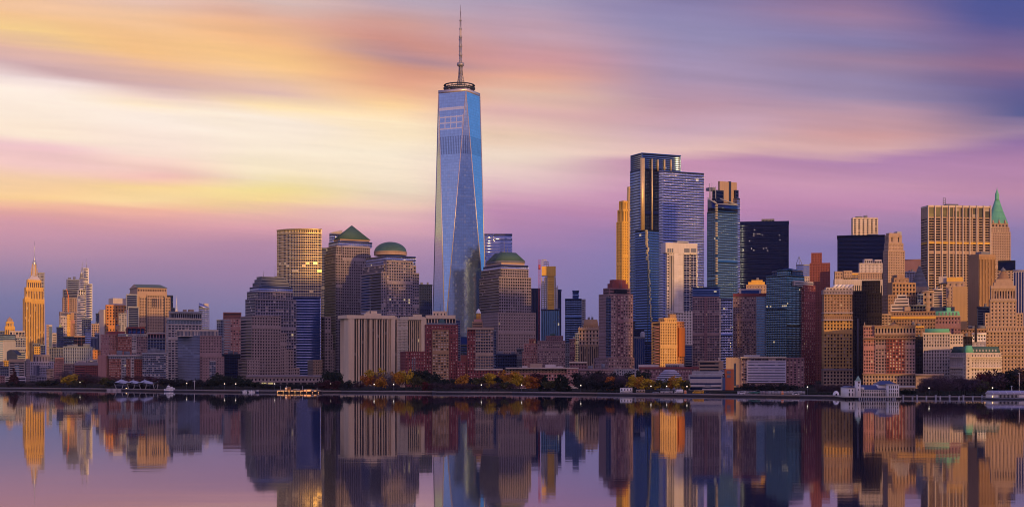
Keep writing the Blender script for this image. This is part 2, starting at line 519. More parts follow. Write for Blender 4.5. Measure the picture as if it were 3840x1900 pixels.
class Bld:
    def __init__(self, name, label, D, cat='building', group=None):
        self.name, self.label, self.D, self.cat, self.group = name, label, D, cat, group
        self.root = None; self.C = None; self.th = None; self.last = None; self.wall = 'tan'; self.glass = 'w'
    def start(self, x, y):
        self.root = thing(self.name, self.label, self.cat, (x, y, GROUND), self.group)
    def foot(self, u0, uc, u1, ins=1.5, yaw=None, dep=25.0):
        """footprint L, C, R, K of a box whose left face spans u0..uc and front face uc..u1"""
        if uc is None:
            uc = u0
        t0, tc, t1 = (u0 - CU) / F, (uc - CU) / F, (u1 - CU) / F
        first = self.C is None
        if first:
            y = self.D
            wl, wr = uc - u0, u1 - uc
            if yaw is not None:
                th = math.radians(yaw) - math.atan(tc)
            elif wl < .5:
                th = -math.atan(t0)
            else:
                th = math.radians(22 if wl < .6 * wr else (68 if wr < .6 * wl else 45)) - math.atan(tc)
            self.th = th
            c, s = math.cos(th), math.sin(th)
            C = np.array([tc * y, y])
        else:
            th = self.th; c, s = math.cos(th), math.sin(th)
            y = (self.C[0] * s - self.C[1] * c - ins) / (tc * s - c)
            C = np.array([tc * y, y])
        dr = np.array([c, s]); dl = np.array([-s, c])
        a = (t1 * C[1] - C[0]) / (c - t1 * s)
        den = s + t0 * c
        b = (C[0] - t0 * C[1]) / den if (uc - u0 > .5 and den > .02) else dep
        b = min(max(b, 3.0), 260.0)
        if first:
            self.C = C
        L, R = C + dl * b, C + dr * a
        if first:
            mid = (L + R) / 2
            self.start(mid[0], mid[1])
        return [L, C, R, L + dr * a]
    def box(self, part, u0, uc, u1, vt, vb=None, s='n', w=None, g=None, ins=1.5, yaw=None, dep=25.0, sl=None, sr=None, label=None, parent=None):
        fp = self.foot(u0, uc, u1, ins, yaw, dep)
        return self.tier(part, fp, vt, vb, s, w, g, sl, sr, label, parent)
    def tier(self, part, fp, vt, vb=None, s='n', w=None, g=None, sl=None, sr=None, label=None, parent=None, z=None):
        w = w or self.wall; g = g or self.glass
        self.wall, self.glass = w, g
        D = fp[1][1]
        if z is None:
            z1 = Zh(vt, D); z0 = GROUND - 1 if vb is None else Zh(vb, D) - .4
        else:
            z0, z1 = z
        mb = MB()
        S = sty(s); SL = sty(sl) if sl else S; SR = sty(sr) if sr else (S if S[0] in 'gc' else ('n',))
        sub = S[0] in 'hv'
        gl = [] if sub else None
        n = len(fp)
        for i in range(n):
            p, q = fp[i], fp[(i + 1) % n]
            if n == 4:
                st = (SL, S, SR, SR)[i]
            else:
                st = S if i < n - 3 else ('n',)
            facade(mb, p, q, z0, z1, st, D, gl if st[0] in 'hv' else None)
        mb.ngon([(p[0], p[1], z1) for p in fp], 0)
        ob = mb.build(part, [wall_mat(w), glass_mat(g)], parent or self.root)
        if label:
            ob['label'] = label
        if gl:
            nm = 'window_band' if S[0] == 'h' else 'window_strip'
            if len(gl) > 100:
                gl.sort(key=lambda q: -np.linalg.norm(q[1] - q[0]) * np.linalg.norm(q[3] - q[0]))
            for q in gl[:100]:
                m2 = MB(); self.panes(m2, q, S[0], S); m2.build(nm, [glass_mat(g)], ob)
            if len(gl) > 100:
                m2 = MB()
                for q in gl[100:]:
                    self.panes(m2, q, S[0], S)
                tag(m2.build(nm + 's', [glass_mat(g)], ob), kind='stuff')
        self.last = (fp, z0, z1, D)
        return ob
    def panes(self, m2, q, k, S):
        """a ribbon of panes, each its own shade"""
        a, b, c, d = q
        if k == 'h':
            n = max(1, int(np.linalg.norm(b - a) / (max(S[1], 3) * self.D / F)))
            for i in range(n):
                t, s_ = i / n, (i + 1) / n
                m2.quad(a + (b - a) * t, a + (b - a) * s_, d + (c - d) * s_, d + (c - d) * t)
        else:
            n = max(1, int(np.linalg.norm(d - a) / (max(S[2], 3) * self.D / F)))
            for i in range(n):
                t, s_ = i / n, (i + 1) / n
                m2.quad(a + (d - a) * t, b + (c - b) * t, b + (c - b) * s_, a + (d - a) * s_)
    def grow(self, fp, e):
        c = sum(np.array(p) for p in fp) / len(fp)
        out = []
        n = len(fp)
        for i in range(n):
            p = np.array(fp[i]); a = np.array(fp[i - 1]); b = np.array(fp[(i + 1) % n])
            d1 = (p - a) / (np.linalg.norm(p - a) + 1e-9); d2 = (b - p) / (np.linalg.norm(b - p) + 1e-9)
            n1 = np.array([d1[1], -d1[0]]); n2 = np.array([d2[1], -d2[0]])
            m = n1 + n2; m = m / max(.3, np.dot(m, n1)) if np.linalg.norm(m) > 1e-6 else n1
            out.append(p + m * e)
        return out
    def band(self, part, vt, vb, e=.7, w=None, z=None):
        """a proud belt (cornice, parapet, string course) round the last tier"""
        fp, z0, z1, D = self.last
        a, b = (Zh(vb, D), Zh(vt, D)) if z is None else z
        q = self.grow(fp, e)
        mb = MB(); mb.hull([(p[0], p[1], a) for p in q], [(p[0], p[1], b) for p in q])
        return mb.build(part, [wall_mat(w or self.wall)], self.root)
    def parapet(self, h=1.6, e=.45, w=None):
        z1 = self.last[2]
        return self.band('parapet', 0, 0, e, w, (z1 - h, z1 + .25))
    def units(self, n=3, w='slate', hmax=5.0, tall=0):
        """plant boxes, tank and masts on the last roof"""
        fp, z0, z1, D = self.last
        L, C, R, K = [np.array(p) for p in (fp[0], fp[1], fp[-2], fp[-1])]
        rr = random.Random(int(abs(C[0]) * 7 + D))
        for i in range(n):
            a0 = rr.uniform(.06, .7); a1 = min(.94, a0 + rr.uniform(.1, .28)); b0 = rr.uniform(.1, .5); b1 = b0 + rr.uniform(.15, .35)
            h = rr.uniform(.4, 1) * hmax
            P = lambda a, b: C + (R - C) * a + (L - C) * b
            q = [P(a0, b0), P(a1, b0), P(a1, b1), P(a0, b1)]
            mb = MB(); mb.hull([(p[0], p[1], z1 - .2) for p in q], [(p[0], p[1], z1 + h) for p in q])
            mb.build('rooftop_unit', [wall_mat(w)], self.root)
        for i in range(tall):
            p = C + (R - C) * rr.uniform(.15, .85) + (L - C) * .4
            mb = MB(); mb.tube((p[0], p[1], z1 - .2), (p[0], p[1], z1 + rr.uniform(6, 14)), .25, .1, 5)
            mb.build('antenna', [wall_mat('slate')], self.root)
    def mesh(self, part, mb, mat, label=None, parent=None, smooth=False):
        o = mb.build(part, mat if isinstance(mat, (list, tuple)) else [mat], parent or self.root, smooth=smooth)
        if label:
            o['label'] = label
        return o
    def frustum(self, part, fp_lo, z0, fp_hi, z1, w, e=0):
        mb = MB(); mb.hull([(p[0], p[1], z0) for p in fp_lo], [(p[0], p[1], z1) for p in fp_hi])
        return self.mesh(part, mb, wall_mat(w))
    def shrink(self, fp, k):
        c = sum(np.array(p) for p in fp) / len(fp)
        return [c + (np.array(p) - c) * k for p in fp]
# ------------------------------------------------------------------ the setting: river, land, banks
SHORE = [(-900, 1449), (-200, 1456), (0, 1459), (230, 1461), (400, 1463), (640, 1467), (900, 1470), (1280, 1472), (1620, 1473.5), (1640, 1475), (1920, 1476), (2240, 1480), (2560, 1484), (2720, 1486), (3000, 1489), (3200, 1492), (3500, 1493.5), (3840, 1494.5), (4200, 1496), (4900, 1499)]


def shore_pts():
    out = []
    for u, v in SHORE:
        D = CAMH * F / (v - VH)
        out.append((X(u, D), D))
    return out


def shoreD(u):
    for (a, va), (b, vb) in zip(SHORE, SHORE[1:]):
        if a <= u <= b:
            v = va + (vb - va) * (u - a) / (b - a)
            return CAMH * F / (v - VH)
    return 1000.0


def make_setting():
    # river
    m, N, p = newmat('river_water')
    tc = N.new('ShaderNodeTexCoord')
    p.inputs['Base Color'].default_value = (.004, .006, .035, 1)
    p.inputs['Roughness'].default_value = .055
    p.inputs['IOR'].default_value = 1.333
    p.inputs['Specular Tint'].default_value = (.38, .39, .66, 1)
    sp = N.new('ShaderNodeSeparateXYZ'); N.l.new(tc.outputs['Object'], sp.inputs[0])
    w1 = N.noise(N.xyz(N.math('MULTIPLY', sp.outputs[0], .012), N.math('MULTIPLY', sp.outputs[1], .03), 0.0), 1.0, 3, .55)
    w2 = N.noise(N.xyz(N.math('MULTIPLY', sp.outputs[0], .10), N.math('MULTIPLY', sp.outputs[1], .22), 0.0), 1.0, 2, .5)
    h = N.math('ADD', N.math('MULTIPLY', w1, .05), N.math('MULTIPLY', w2, .009))
    b = N.new('ShaderNodeBump'); b.inputs['Strength'].default_value = .6; b.inputs['Distance'].default_value = 1.0
    N.l.new(h, b.inputs['Height']); N.l.new(b.outputs[0], p.inputs['Normal'])
    r = N.noise(N.xyz(N.math('MULTIPLY', sp.outputs[0], .002), N.math('MULTIPLY', sp.outputs[1], .02), 2.0), 1.0, 3, .5)
    N.set(p.inputs['Roughness'], N.math('MULTIPLY_ADD', r, .045, .012))
    mb = MB(); mb.quad((-12000, -110, 0), (12000, -110, 0), (12000, 30000, 0), (-12000, 30000, 0))
    tag(mb.build('river', [m]), kind='structure')
    # far bank: land to the horizon
    m, N, p = newmat('park_ground')
    tc = N.new('ShaderNodeTexCoord')
    n1 = N.noise(tc.outputs['Object'], .02, 5, .6)
    N.set(p.inputs['Base Color'], N.mix(N.step(n1, .4, .62), (.018, .02, .012), (.05, .042, .036)))
    p.inputs['Roughness'].default_value = .95
    p.inputs['Specular IOR Level'].default_value = 0.0
    sh = shore_pts()
    mb = MB()
    pts = [(-26000, sh[0][1] + 600, GROUND)] + [(x, y + .9, GROUND) for x, y in sh] + [(26000, sh[-1][1] + 400, GROUND), (26000, 30000, GROUND), (-26000, 30000, GROUND)]
    mb.ngon(pts)
    tag(mb.build('ground', [m]), kind='structure')
    mb = MB(); mb.box(-4000, 4000, -3000, -110, -2, GROUND)
    tag(mb.build('near_bank', [m]), kind='structure')
    # promenade paving along the river
    m2, N, p = newmat('promenade_paving')
    tc = N.new('ShaderNodeTexCoord')
    n1 = N.noise(tc.outputs['Object'], .15, 5, .6)
    N.set(p.inputs['Base Color'], N.mix(n1, (.035, .033, .04), (.10, .085, .08)))
    p.inputs['Roughness'].default_value = .9
    p.inputs['Specular IOR Level'].default_value = 0.0
    mb = MB()
    for (x0, y0), (x1, y1) in zip(sh, sh[1:]):
        mb.quad((x0, y0 + .6, GROUND + .006), (x1, y1 + .6, GROUND + .006), (x1, y1 + 9, GROUND + .006), (x0, y0 + 9, GROUND + .006))
    tag(mb.build('promenade', [m2]), kind='structure')
    # seawall: stone face with a pale coping
    t = thing('seawall', 'long pale stone seawall along the far river edge below the promenade', 'seawall', (0, sh[9][1], 0))
    mb = MB()
    for (x0, y0), (x1, y1) in zip(sh, sh[1:]):
        mb.hull([(x0, y0, -1.5), (x1, y1, -1.5), (x1, y1 + 1.2, -1.5), (x0, y0 + 1.2, -1.5)], [(x0, y0, GROUND - .5), (x1, y1, GROUND - .5), (x1, y1 + 1.2, GROUND - .5), (x0, y0 + 1.2, GROUND - .5)])
    mb.build('wall_face', [paint('wet_stone', (.03, .028, .034), .8)], t)
    mb = MB()
    for (x0, y0), (x1, y1) in zip(sh, sh[1:]):
        mb.hull([(x0, y0 - .25, GROUND - .5), (x1, y1 - .25, GROUND - .5), (x1, y1 + 1.3, GROUND - .5), (x0, y0 + 1.3, GROUND - .5)], [(x0, y0 - .25, GROUND + .5), (x1, y1 - .25, GROUND + .5), (x1, y1 + 1.3, GROUND + .5), (x0, y0 + 1.3, GROUND + .35)])
    mb.build('coping', [paint('pale_stone', (.27, .24, .24), .9)], t)


make_setting()


# unseen towers added behind the camera, spaced to shade the waterfront row
def shade_towers():
    phi = math.radians(SUN_AZ); c, s = math.cos(phi), math.sin(phi)
    spec = [(90, 215, 600, 235), (215, 320, 640, 262), (320, 418, 600, 285), (418, 520, 620, 292), (520, 600, 600, 280), (600, 662, 640, 262), (700, 764, 600, 250), (793, 842, 620, 262)]
    labs = ['stepped', 'slab', 'tallest', 'twin', 'square', 'broad', 'lower', 'rounded']
    for (p0, p1, q, H), la in zip(spec, labs):
        pos = lambda p, r: (p * c + r * s, p * s - r * c)
        fp = [pos(p1, q), pos(p0, q), pos(p0, q + 40), pos(p1, q + 40)]
        x = (fp[0][0] + fp[2][0]) / 2; y = (fp[0][1] + fp[2][1]) / 2
        t = thing('office_tower', f'{la} dark glass tower added unseen behind the viewer to cast shade', 'office tower', (x, y, GROUND), 'added unseen shade towers')
        mb = MB()
        for i in range(4):
            facade(mb, fp[(i + 1) % 4], fp[i], GROUND - 1, H - 20, ('g', 34, 30, .8, .7, .4), 1000)
        mb.ngon([(a, b, H - 20) for a, b in fp])
        mb.build('wall', [wall_mat('navy'), glass_mat('k')], t)
        cx = sum(a for a, _ in fp) / 4; cy = sum(b for _, b in fp) / 4
        k = .72
        hp = [(cx + (a - cx) * k, cy + (b - cy) * k) for a, b in fp]
        mb = MB(); mb.hull([(a, b, H - 20.4) for a, b in hp], [(a, b, H) for a, b in hp]); mb.build('penthouse', [wall_mat('navy')], t)


shade_towers()


# evening air over the river: thin, even
def make_haze():
    m = bpy.data.materials.new('evening_haze'); m.use_nodes = True
    N = NT(m.node_tree); N.n.clear()
    out = N.new('ShaderNodeOutputMaterial'); v = N.new('ShaderNodeVolumePrincipled')
    v.inputs['Color'].default_value = (.72, .70, .95, 1); v.inputs['Density'].default_value = 2.0e-5; v.inputs['Anisotropy'].default_value = 0.0
    N.l.new(v.outputs[0], out.inputs['Volume'])
    mb = MB(); mb.box(-5200, 5200, -1500, 5600, -3.0, 600)
    tag(mb.build('haze', [m]), kind='stuff')


make_haze()


def simple(name, label, D, u0, uc, u1, vt, s, w, g='w', vb=None, cat='building', yaw=None, dep=25, sl=None, sr=None, par=1, nu=2, tall=0, part='wall', group=None):
    b = Bld(name, label, D, cat, group)
    b.box(part, u0, uc, u1, vt, vb, s, w, g, yaw=yaw, dep=dep, sl=sl, sr=sr)
    if par:
        b.parapet()
    if nu or tall:
        b.units(nu, tall=tall)
    return b


# ------------------------------------------------------------------ far left: midtown and the west side
def midtown():
    # the art deco tower with the mast
    b = Bld('art_deco_skyscraper', 'tall golden art deco tower tapering to a silver mast and needle', 4300, 'skyscraper')
    st = 'v6.2,9,.42,.96,1.2,14'
    b.box('shaft', 85, 92, 167, 1119, None, st, 'gold', 'w', yaw=16, dep=40)
    b.box('bay', 93, 93, 117, 1113, None, 'v6,9,.42,.96,1.0,14', 'gold', 'w', ins=-3, dep=10)
    b.box('shaft_tier', 91, 97, 163, 1076, 1120, st, 'gold', 'w', ins=4, dep=36)
    b.box('crown_tier', 99, 103, 155, 1048, 1077, 'v7.5,9,.45,.9,1.2,10', 'gold', 'w', ins=8, dep=30)
    for i, (a, c_) in enumerate([(104, 150), (109, 146), (113, 142)]):
        b.box('roof_step', a, a + 2, c_, 1043 - 5 * i, 1049 - 5 * i, 'n', 'lav', 'w', ins=12 + 4 * i, dep=24 - 4 * i)
    y = b.last[3] + 14
    cx = X(129, y)
    mb = MB(); mb.lathe((cx, y), [(11.5 * .9, Zh(1034, y)), (9, Zh(1024, y)), (7.6, Zh(1008, y)), (6.6, Zh(991, y))], 8, ang=.4); b.mesh('mast_base', mb, wall_mat('pale'))
    for a in range(4):
        mb = MB(); q = a * math.pi / 2 + .8
        mb.tube((cx + 10.6 * math.cos(q), y + 10.6 * math.sin(q), Zh(1034, y)), (cx + 6.8 * math.cos(q), y + 6.8 * math.sin(q), Zh(990, y)), 1.6, 1.0, 6); b.mesh('buttress', mb, wall_mat('gold'))
    mb = MB(); mb.lathe((cx, y), [(6.0, Zh(991, y)), (6.4, Zh(985, y)), (5, Zh(979, y)), (2.8, Zh(975, y))], 16); b.mesh('dome', mb, wall_mat('steel', .35, .6), smooth=True)
    mb = MB(); mb.lathe((cx, y), [(2.7, Zh(976, y)), (2.3, Zh(961, y)), (1.3, Zh(959, y)), (1.1, Zh(930, y)), (.3, Zh(905, y))], 8); b.mesh('antenna', mb, wall_mat('steel', .4, .5))

    simple('pencil_tower', 'slim concrete tower with a grid of square openings behind the mast tower', 5100, 138, None, 167, 1021, 'g4.7,5.4,.62,.6,2', 'grey', 'd', cat='skyscraper', nu=0)

    b = Bld('crowned_tower', 'small golden rounded tower far left with stepped arched crown', 3800, 'skyscraper')
    b.box('shaft', 17, 20, 56, 1222, None, 'v6.5,8,.5,.95,1,10', 'gold', 'w', yaw=15)
    b.box('crown', 21, 24, 52, 1205, 1223, 'v6,8,.5,.9,1,6', 'gold', 'w')
    b.box('crown_step', 25, 28, 48, 1197, 1206, 'n', 'sand', 'w', ins=3)
    y = b.last[3] + 8
    mb = MB(); mb.lathe((X(36.5, y), y), [(7, Zh(1198, y)), (5.5, Zh(1194, y)), (2.5, Zh(1191, y)), (.4, Zh(1187, y))], 12); b.mesh('dome', mb, wall_mat('sand'), smooth=True)

    b = Bld('unfinished_tower', 'half built dark topped tower with bare orange floors under netting', 4300, 'skyscraper')
    b.box('lower_floors', 221, 226, 289, 1168, None, 'h8,6.5,.9,.5,2', 'pink', 'd', yaw=14)
    b.box('bare_floors', 233, 237, 288, 1114, 1170, 'g8,7.2,.8,.55,3', 'sand', 'd', ins=3)
    b.box('netted_floors', 235, 238, 291, 1084, 1116, 'h8,6,.9,.6,1.5', 'slate', 'k', ins=2)
    b.box('netted_top', 249, 253, 297, 1046, 1085, 'h8,6.5,.9,.5,.8', 'bluegrey', 'k', ins=3)
    b.units(2, 'slate', 10, 3)
    y = 4255
    t = thing('tower_crane', 'orange tower crane standing against the half built dark topped tower', 'crane', (*at(257, 1168, y)[:2], Zh(1170, y)))
    mb = MB()
    for dx in (-1.2, 1.2):
        mb.tube(at(257 + dx, 1170, y), at(256 + dx, 1105, y), .8)
    for k in range(9):
        mb.tube(at(255.6, 1170 - 7 * k, y), at(258, 1163 - 7 * k, y), .5)
    mb.build('mast', [paint('crane_orange', (.75, .22, .03), .5)], t)
    mb = MB(); mb.tube(at(256, 1108, y), at(249, 1083, y), 1.4, .7); mb.tube(at(257, 1112, y), at(250, 1083, y), .8); mb.build('jib', [paint('crane_orange', (.75, .22, .03), .5)], t)

    b = Bld('tapering_glass_skyscraper', 'pale banded tapering glass skyscraper with a notched top and thin spire', 4450, 'skyscraper')
    st = 'h8,6.4,.9,.52,.8'
    b.box('shaft', 284, 287, 341, 1170, None, st, 'steel', 'm', yaw=14)
    b.box('shaft_tier', 288, 291, 339, 1105, 1171, st, 'steel', 'm', ins=2)
    b.box('shaft_tier', 291, 294, 337, 1084, 1106, 'g8,8,.7,.7,2', 'steel', 'd', ins=3)
    b.box('side_tower', 321, 322, 346, 1063, 1200, 'h8,6.4,.9,.6,.8', 'steel', 'n', ins=-3)
    b.box('upper_tier', 297, 299, 332, 1040, 1085, st, 'steel', 'm', ins=6)
    fp = b.foot(310, 313, 332, 9)
    b.tier('top_fin', fp, 1004, 1041, st, 'steel', 'm')
    fp = b.foot(300, 301, 313, 9)
    mb = MB(); q = [np.array(p) for p in fp]; zz = Zh(1041, q[1][1]); z2 = Zh(1003, q[1][1])
    mb.hull([(p[0], p[1], zz) for p in q], [(q[0] * .25 + q[3] * .75)[:2].tolist() + [z2], (q[1] * .3 + q[2] * .7).tolist() + [z2], q[2].tolist() + [z2], q[3].tolist() + [z2]])
    b.mesh('top_fin', mb, wall_mat('steel'))
    y = fp[1][1] + 12
    mb = MB(); mb.tube(at(325, 1006, y), at(325, 968, y), 1.0, .3); b.mesh('spire', mb, wall_mat('steel', .4, .5))
    t = thing('tower_crane', 'grey luffing crane leaning on top of the pale banded tapering skyscraper', 'crane', at(301, 1040, 4440))
    mb = MB(); mb.tube(at(301, 1042, 4440), at(302, 1026, 4440), 1.8, 1.5); mb.build('mast', [wall_mat('slate')], t)
    mb = MB(); mb.tube(at(302, 1030, 4440), at(312, 977, 4440), 1.3, .6); mb.build('jib', [wall_mat('zinc')], t)

    simple('slab_tower', 'narrow golden blank slab tower below the half built tower', 3700, 251, None, 264, 1178, 'g6,9,.25,.3,.4', 'gold', cat='tower', nu=1)
    b = simple('brick_tower', 'red brown tower with dark box top beside the narrow golden slab', 3720, 264, None, 281, 1200, 'v4.5,9,.45,.95,1,8', 'rose', cat='tower', nu=0)
    b.box('penthouse', 266, None, 278, 1172, 1201, 'n', 'umber', 'd', ins=3, dep=14)
    simple('stone_tower', 'grey tan flat tower with one tall window group left of the golden slab', 3650, 221, 227, 251, 1184, 'g6.5,10,.5,.6,.6', 'pale', 'm', cat='tower')
    simple('glass_tower', 'flat blue glass tower in front of the tapering banded skyscraper', 3300, 307, None, 341, 1192, 'c7,8,.92,.9,.2', 'bluegrey', 'n', cat='glass tower')
    b = simple('glass_tower', 'deep blue tower with a little yellow green pyramid roof', 3000, 212, 216, 238, 1226, 'c6,7,.9,.85,.2', 'navy', 'n', cat='glass tower', nu=0)
    fp = b.foot(219, 221, 233, 4)
    b.frustum('pyramid_roof', fp, Zh(1227, fp[1][1]), b.shrink(fp, .05), Zh(1213, fp[1][1]), (.35, .40, .16))
    b = Bld('striped_tower', 'tower half tan brick half blue glass with white vertical lines', 3000, 'tower')
    b.box('brick_wall', 174, 174, 183, 1216, None, 'g4.5,6,.5,.5,.5', 'sand')
    b.box('glass_wall', 183, 183, 196, 1217, None, 'v4.4,6,.8,.97,.5', 'pale', 'n', ins=0)
    simple('banded_tower', 'slim white and brown banded tower beside the striped blue tower', 3300, 196, None, 212, 1248, 'h5,6.4,.9,.5,.5', 'pale', 'd', cat='tower')
    simple('glass_tower', 'square topped blue glass tower rising behind a low tan block', 3600, 359, None, 389, 1174, 'c6,7,.92,.9,.2', 'navy', 'n', cat='glass tower', nu=1)
    simple('stone_building', 'low tan block with patterned windows below the square blue tower', 3200, 343, None, 387, 1213, 'g7,9,.55,.55,.6', 'sand', cat='building')
    simple('glass_building', 'pale blue glass block between the flat blue tower and stepped blue tower', 2800, 320, None, 341, 1238, 'c6,7,.9,.85,.2', 'zinc', 'l', cat='glass building')
    b = simple('glass_tower', 'stepped blue glass tower with small spikes at its top', 2850, 340, None, 366, 1262, 'v5,8,.75,.96,.3', 'bluegrey', 'n', cat='glass tower', nu=0)
    b.box('upper_tier', 356, None, 376, 1248, None, 'v4.5,8,.75,.96,.3', 'bluegrey', 'n', ins=3)
    for u in (358, 362, 368, 374):
        mb = MB(); mb.tube(at(u, 1250, b.last[3] + 5), at(u, 1238, b.last[3] + 5), .9, .1, 5); b.mesh('spike', mb, wall_mat('bluegrey'))
    simple('orange_building', 'small sunlit orange low block far off beside the brick towers', 2500, 343, None, 384, 1312, 'g9,9,.4,.4,.5', 'orange', cat='building')
    b = Bld('slab_building', 'wide dark violet and brown slab above the dark blue gridded block', 2500, 'building')
    b.box('glass_wall', 238, 238, 277, 1260, None, 'c9,9,.93,.9,.2', 'navy', 'n')
    b.box('brown_wall', 277, None, 319, 1259, None, 'c12,12,.96,.94,.2', 'plum', 'k', ins=.4)
    b.parapet(1, .3, 'sand')
    b = Bld('gridded_office_block', 'wide dark blue glass block with a curved right end and dotted windows', 2200, 'office building')
    b.box('wing', 184, 184, 237, 1302, None, 'g8.5,11,.5,.72,.5', 'slate', 'n')
    fp = b.foot(237, 237, 322, -2)
    R_, K_ = np.array(fp[2]), np.array(fp[3])
    pts = [fp[0], fp[1], fp[2]]
    for k in range(1, 5):
        a = k / 4 * math.pi / 2
        pts.append(R_ + (R_ - np.array(fp[1])) / np.linalg.norm(R_ - np.array(fp[1])) * 7.5 * math.sin(a) + np.array([0, 9 * (1 - math.cos(a))]))
    pts.append(K_)
    b.tier('main_block', pts, 1298, None, 'g8,11.5,.45,.7,.5', 'bluegrey', 'n')
    b.parapet(1, .3); b.units(3)
    # far left foreground blocks
    simple('glass_building', 'hazy dark blue low block at the very left edge', 2600, -30, None, 17, 1239, 'c8,8,.9,.8,.3', 'bluegrey', 'n', cat='building')
    b = Bld('concrete_office', 'dark topped office with a blank grey wall and white banded left side', 2300, 'office building')
    b.box('banded_wall', -40, None, 13, 1275, None, 'h8,8.2,.9,.55,.6', 'pale', 'n')
    b.box('blank_wall', 13, None, 58, 1274, None, 'n', 'grey', ins=-.5)
    b.box('top_floors', -35, None, 59, 1253, 1276, 'h10,7,.9,.7,.5', 'navy', 'k', ins=-.9)
    b = Bld('grid_office', 'office with a white framed top row above grey gridded and dark banded floors', 2400, 'office building')
    b.box('wall', 58, None, 97, 1262, None, 'g6.5,8.5,.66,.7,.6', 'zinc', 'n')
    b.box('frame_top', 35, None, 94, 1240, 1263, 'g11.8,13,.78,.8,1', 'pale', 'm', ins=-.6)
    b.box('lower_bands', 66, None, 97, 1315, None, 'h8,8,.9,.65,.4', 'grey', 'k', ins=-3)
    b = Bld('curved_roof_building', 'low dark blue block with a curved roof behind the cream terraces', 2100, 'building')
    b.box('wall', 25, None, 66, 1330, None, 'n', 'navy')
    fp = b.last[0]; mb = MB()
    lo = [fp[0], fp[2]]; n = 8; ring = []
    for k in range(n + 1):
        a = k / n
        p = np.array(fp[1]) + (np.array(fp[2]) - np.array(fp[1])) * a
        ring.append((p[0], p[1], Zh(1330.3, fp[1][1]) + 8.0 * math.sin(math.pi * min(1, a * .8 + .2))))
    back = [(x + 0, y + 20, z) for x, y, z in ring]
    for k in range(n):
        mb.quad(ring[k], ring[k + 1], back[k + 1], back[k])
        mb.quad((ring[k][0], ring[k][1], Zh(1331, fp[1][1])), (ring[k + 1][0], ring[k + 1][1], Zh(1331, fp[1][1])), ring[k + 1], ring[k])
    b.mesh('curved_roof', mb, wall_mat('navy'))
    simple('brick_building', 'small gold walled block with a few dark windows behind white terraces', 1900, 14, None, 36, 1351, 'g6.5,7,.5,.45,.6', 'gold', cat='building', nu=1)
    b = Bld('terraced_apartment_building', 'white banded apartment block with cream top and green glass middle', 1600, 'apartment building')
    b.box('wall', 33, 33, 92, 1354, None, 'h7,8.6,.9,.58,1', 'pale', 'k')
    b.box('glass_bay', 55, None, 72, 1362, None, 'c5.5,8.6,.85,.7,.4', 'pale', 't', ins=-1.2, dep=8)
    b.box('attic', 33, None, 92, 1346, 1355, 'n', 'sand', ins=-.6)
    b.box('dark_wing', 92, None, 97, 1352, None, 'g5,9,.7,.7,.5', 'slate', 'd', ins=1)
    b.box('pink_wing', 97, None, 113, 1345, None, 'g9,9.5,.35,.5,.6', 'pink', 'd', ins=2)
    b.box('low_wing', 18, None, 40, 1411, None, 'h6,8,.9,.55,.8', 'pale', 'k', ins=-9)
    b.box('low_wing', 62, None, 97, 1411, None, 'h6,9,.9,.55,.8', 'lav', 'n', ins=-7)
    simple('glass_building', 'dark blue glass block at left edge beside the white banded apartments', 1700, -40, None, 33, 1374, 'g8,10,.7,.6,.5', 'slate', 'n', cat='building')
    simple('brick_building', 'low plum brick house at the left edge by the shore trees', 1500, -30, None, 18, 1408, 'g7,9,.4,.5,.4', 'plum', cat='building')
    b = Bld('brick_building', 'gold walled block with dark framed roof and a slanted blue side', 2300, 'building')
    b.box('wall', 128, 128, 151, 1296, None, 'g7.3,8.5,.5,.6,.7', 'gold', 'w')
    b.box('roof_frame', 122, None, 152, 1286, 1297, 'g7,9,.7,.6,1', 'slate', 'd', ins=-.7)
    b.box('glass_side', 151, None, 170, 1291, None, 'c6,8,.9,.85,.3', 'bluegrey', 'n', ins=.8)
    b = Bld('stepped_apartment_building', 'large lavender grey stepped apartment block with blue glass centre', 1650, 'apartment building')
    b.box('wall', 113, 113, 202, 1354, None, 'g7.8,9.4,.55,.62,1', 'lav', 'n')
    b.box('upper_block', 124, None, 189, 1328, 1356, 'v10,9,.3,.8,.8,7', 'pink', 'd', ins=3)
    b.box('glass_centre', 124, None, 147, 1364, None, 'v4.6,9,.7,.98,.6', 'lav', 'n', ins=-1.2, dep=8)
    b.box('side_bay', 152, None, 178, 1372, None, 'g6.4,9.2,.6,.62,.8', 'lav', 'd', ins=-1.5, dep=8)
    b.box('low_wing', 96, None, 135, 1404, None, 'g7.5,9.5,.6,.65,1', 'lav', 'n', ins=-8)
    b.box('low_wing', 136, None, 176, 1408, None, 'g9,11,.65,.65,1', 'lav', 'n', ins=-9)
    simple('brick_building', 'small sunlit tan brick block beside the lavender stepped apartments', 1450, 175, None, 201, 1383, 'g5.2,8.6,.48,.55,.4', 'sand', cat='building')
    b = Bld('brick_building', 'reddish brick block with tan corner and green tinted windows', 1600, 'apartment building')
    b.box('wall', 202, 202, 237, 1362, None, 'g5.4,8.6,.5,.5,.4', 'rose', 'w')
    b.box('wall', 237, None, 280, 1364, None, 'g6.5,9.5,.6,.6,.5', 'mauve', 'm', ins=.6)
    b.box('corner_pier', 235, None, 239, 1362, None, 'n', 'sand', ins=-.8, dep=6)
    b.box('setback', 206, None, 240, 1340, 1365, 'h7,7,.9,.5,.5', 'rose', 'd', ins=6)
    b.units(1, 'slate')
    b = Bld('brick_building', 'dark red brick block with a pale cornice and white roof boxes', 1590, 'apartment building')
    b.box('wall', 280, 280, 320, 1360, None, 'h6,9,.9,.4,.4', 'darkred', 'd')
    b.box('wall', 320, None, 368, 1361, None, 'g6.6,9.2,.58,.5,.5', 'darkred', 'd', ins=.7)
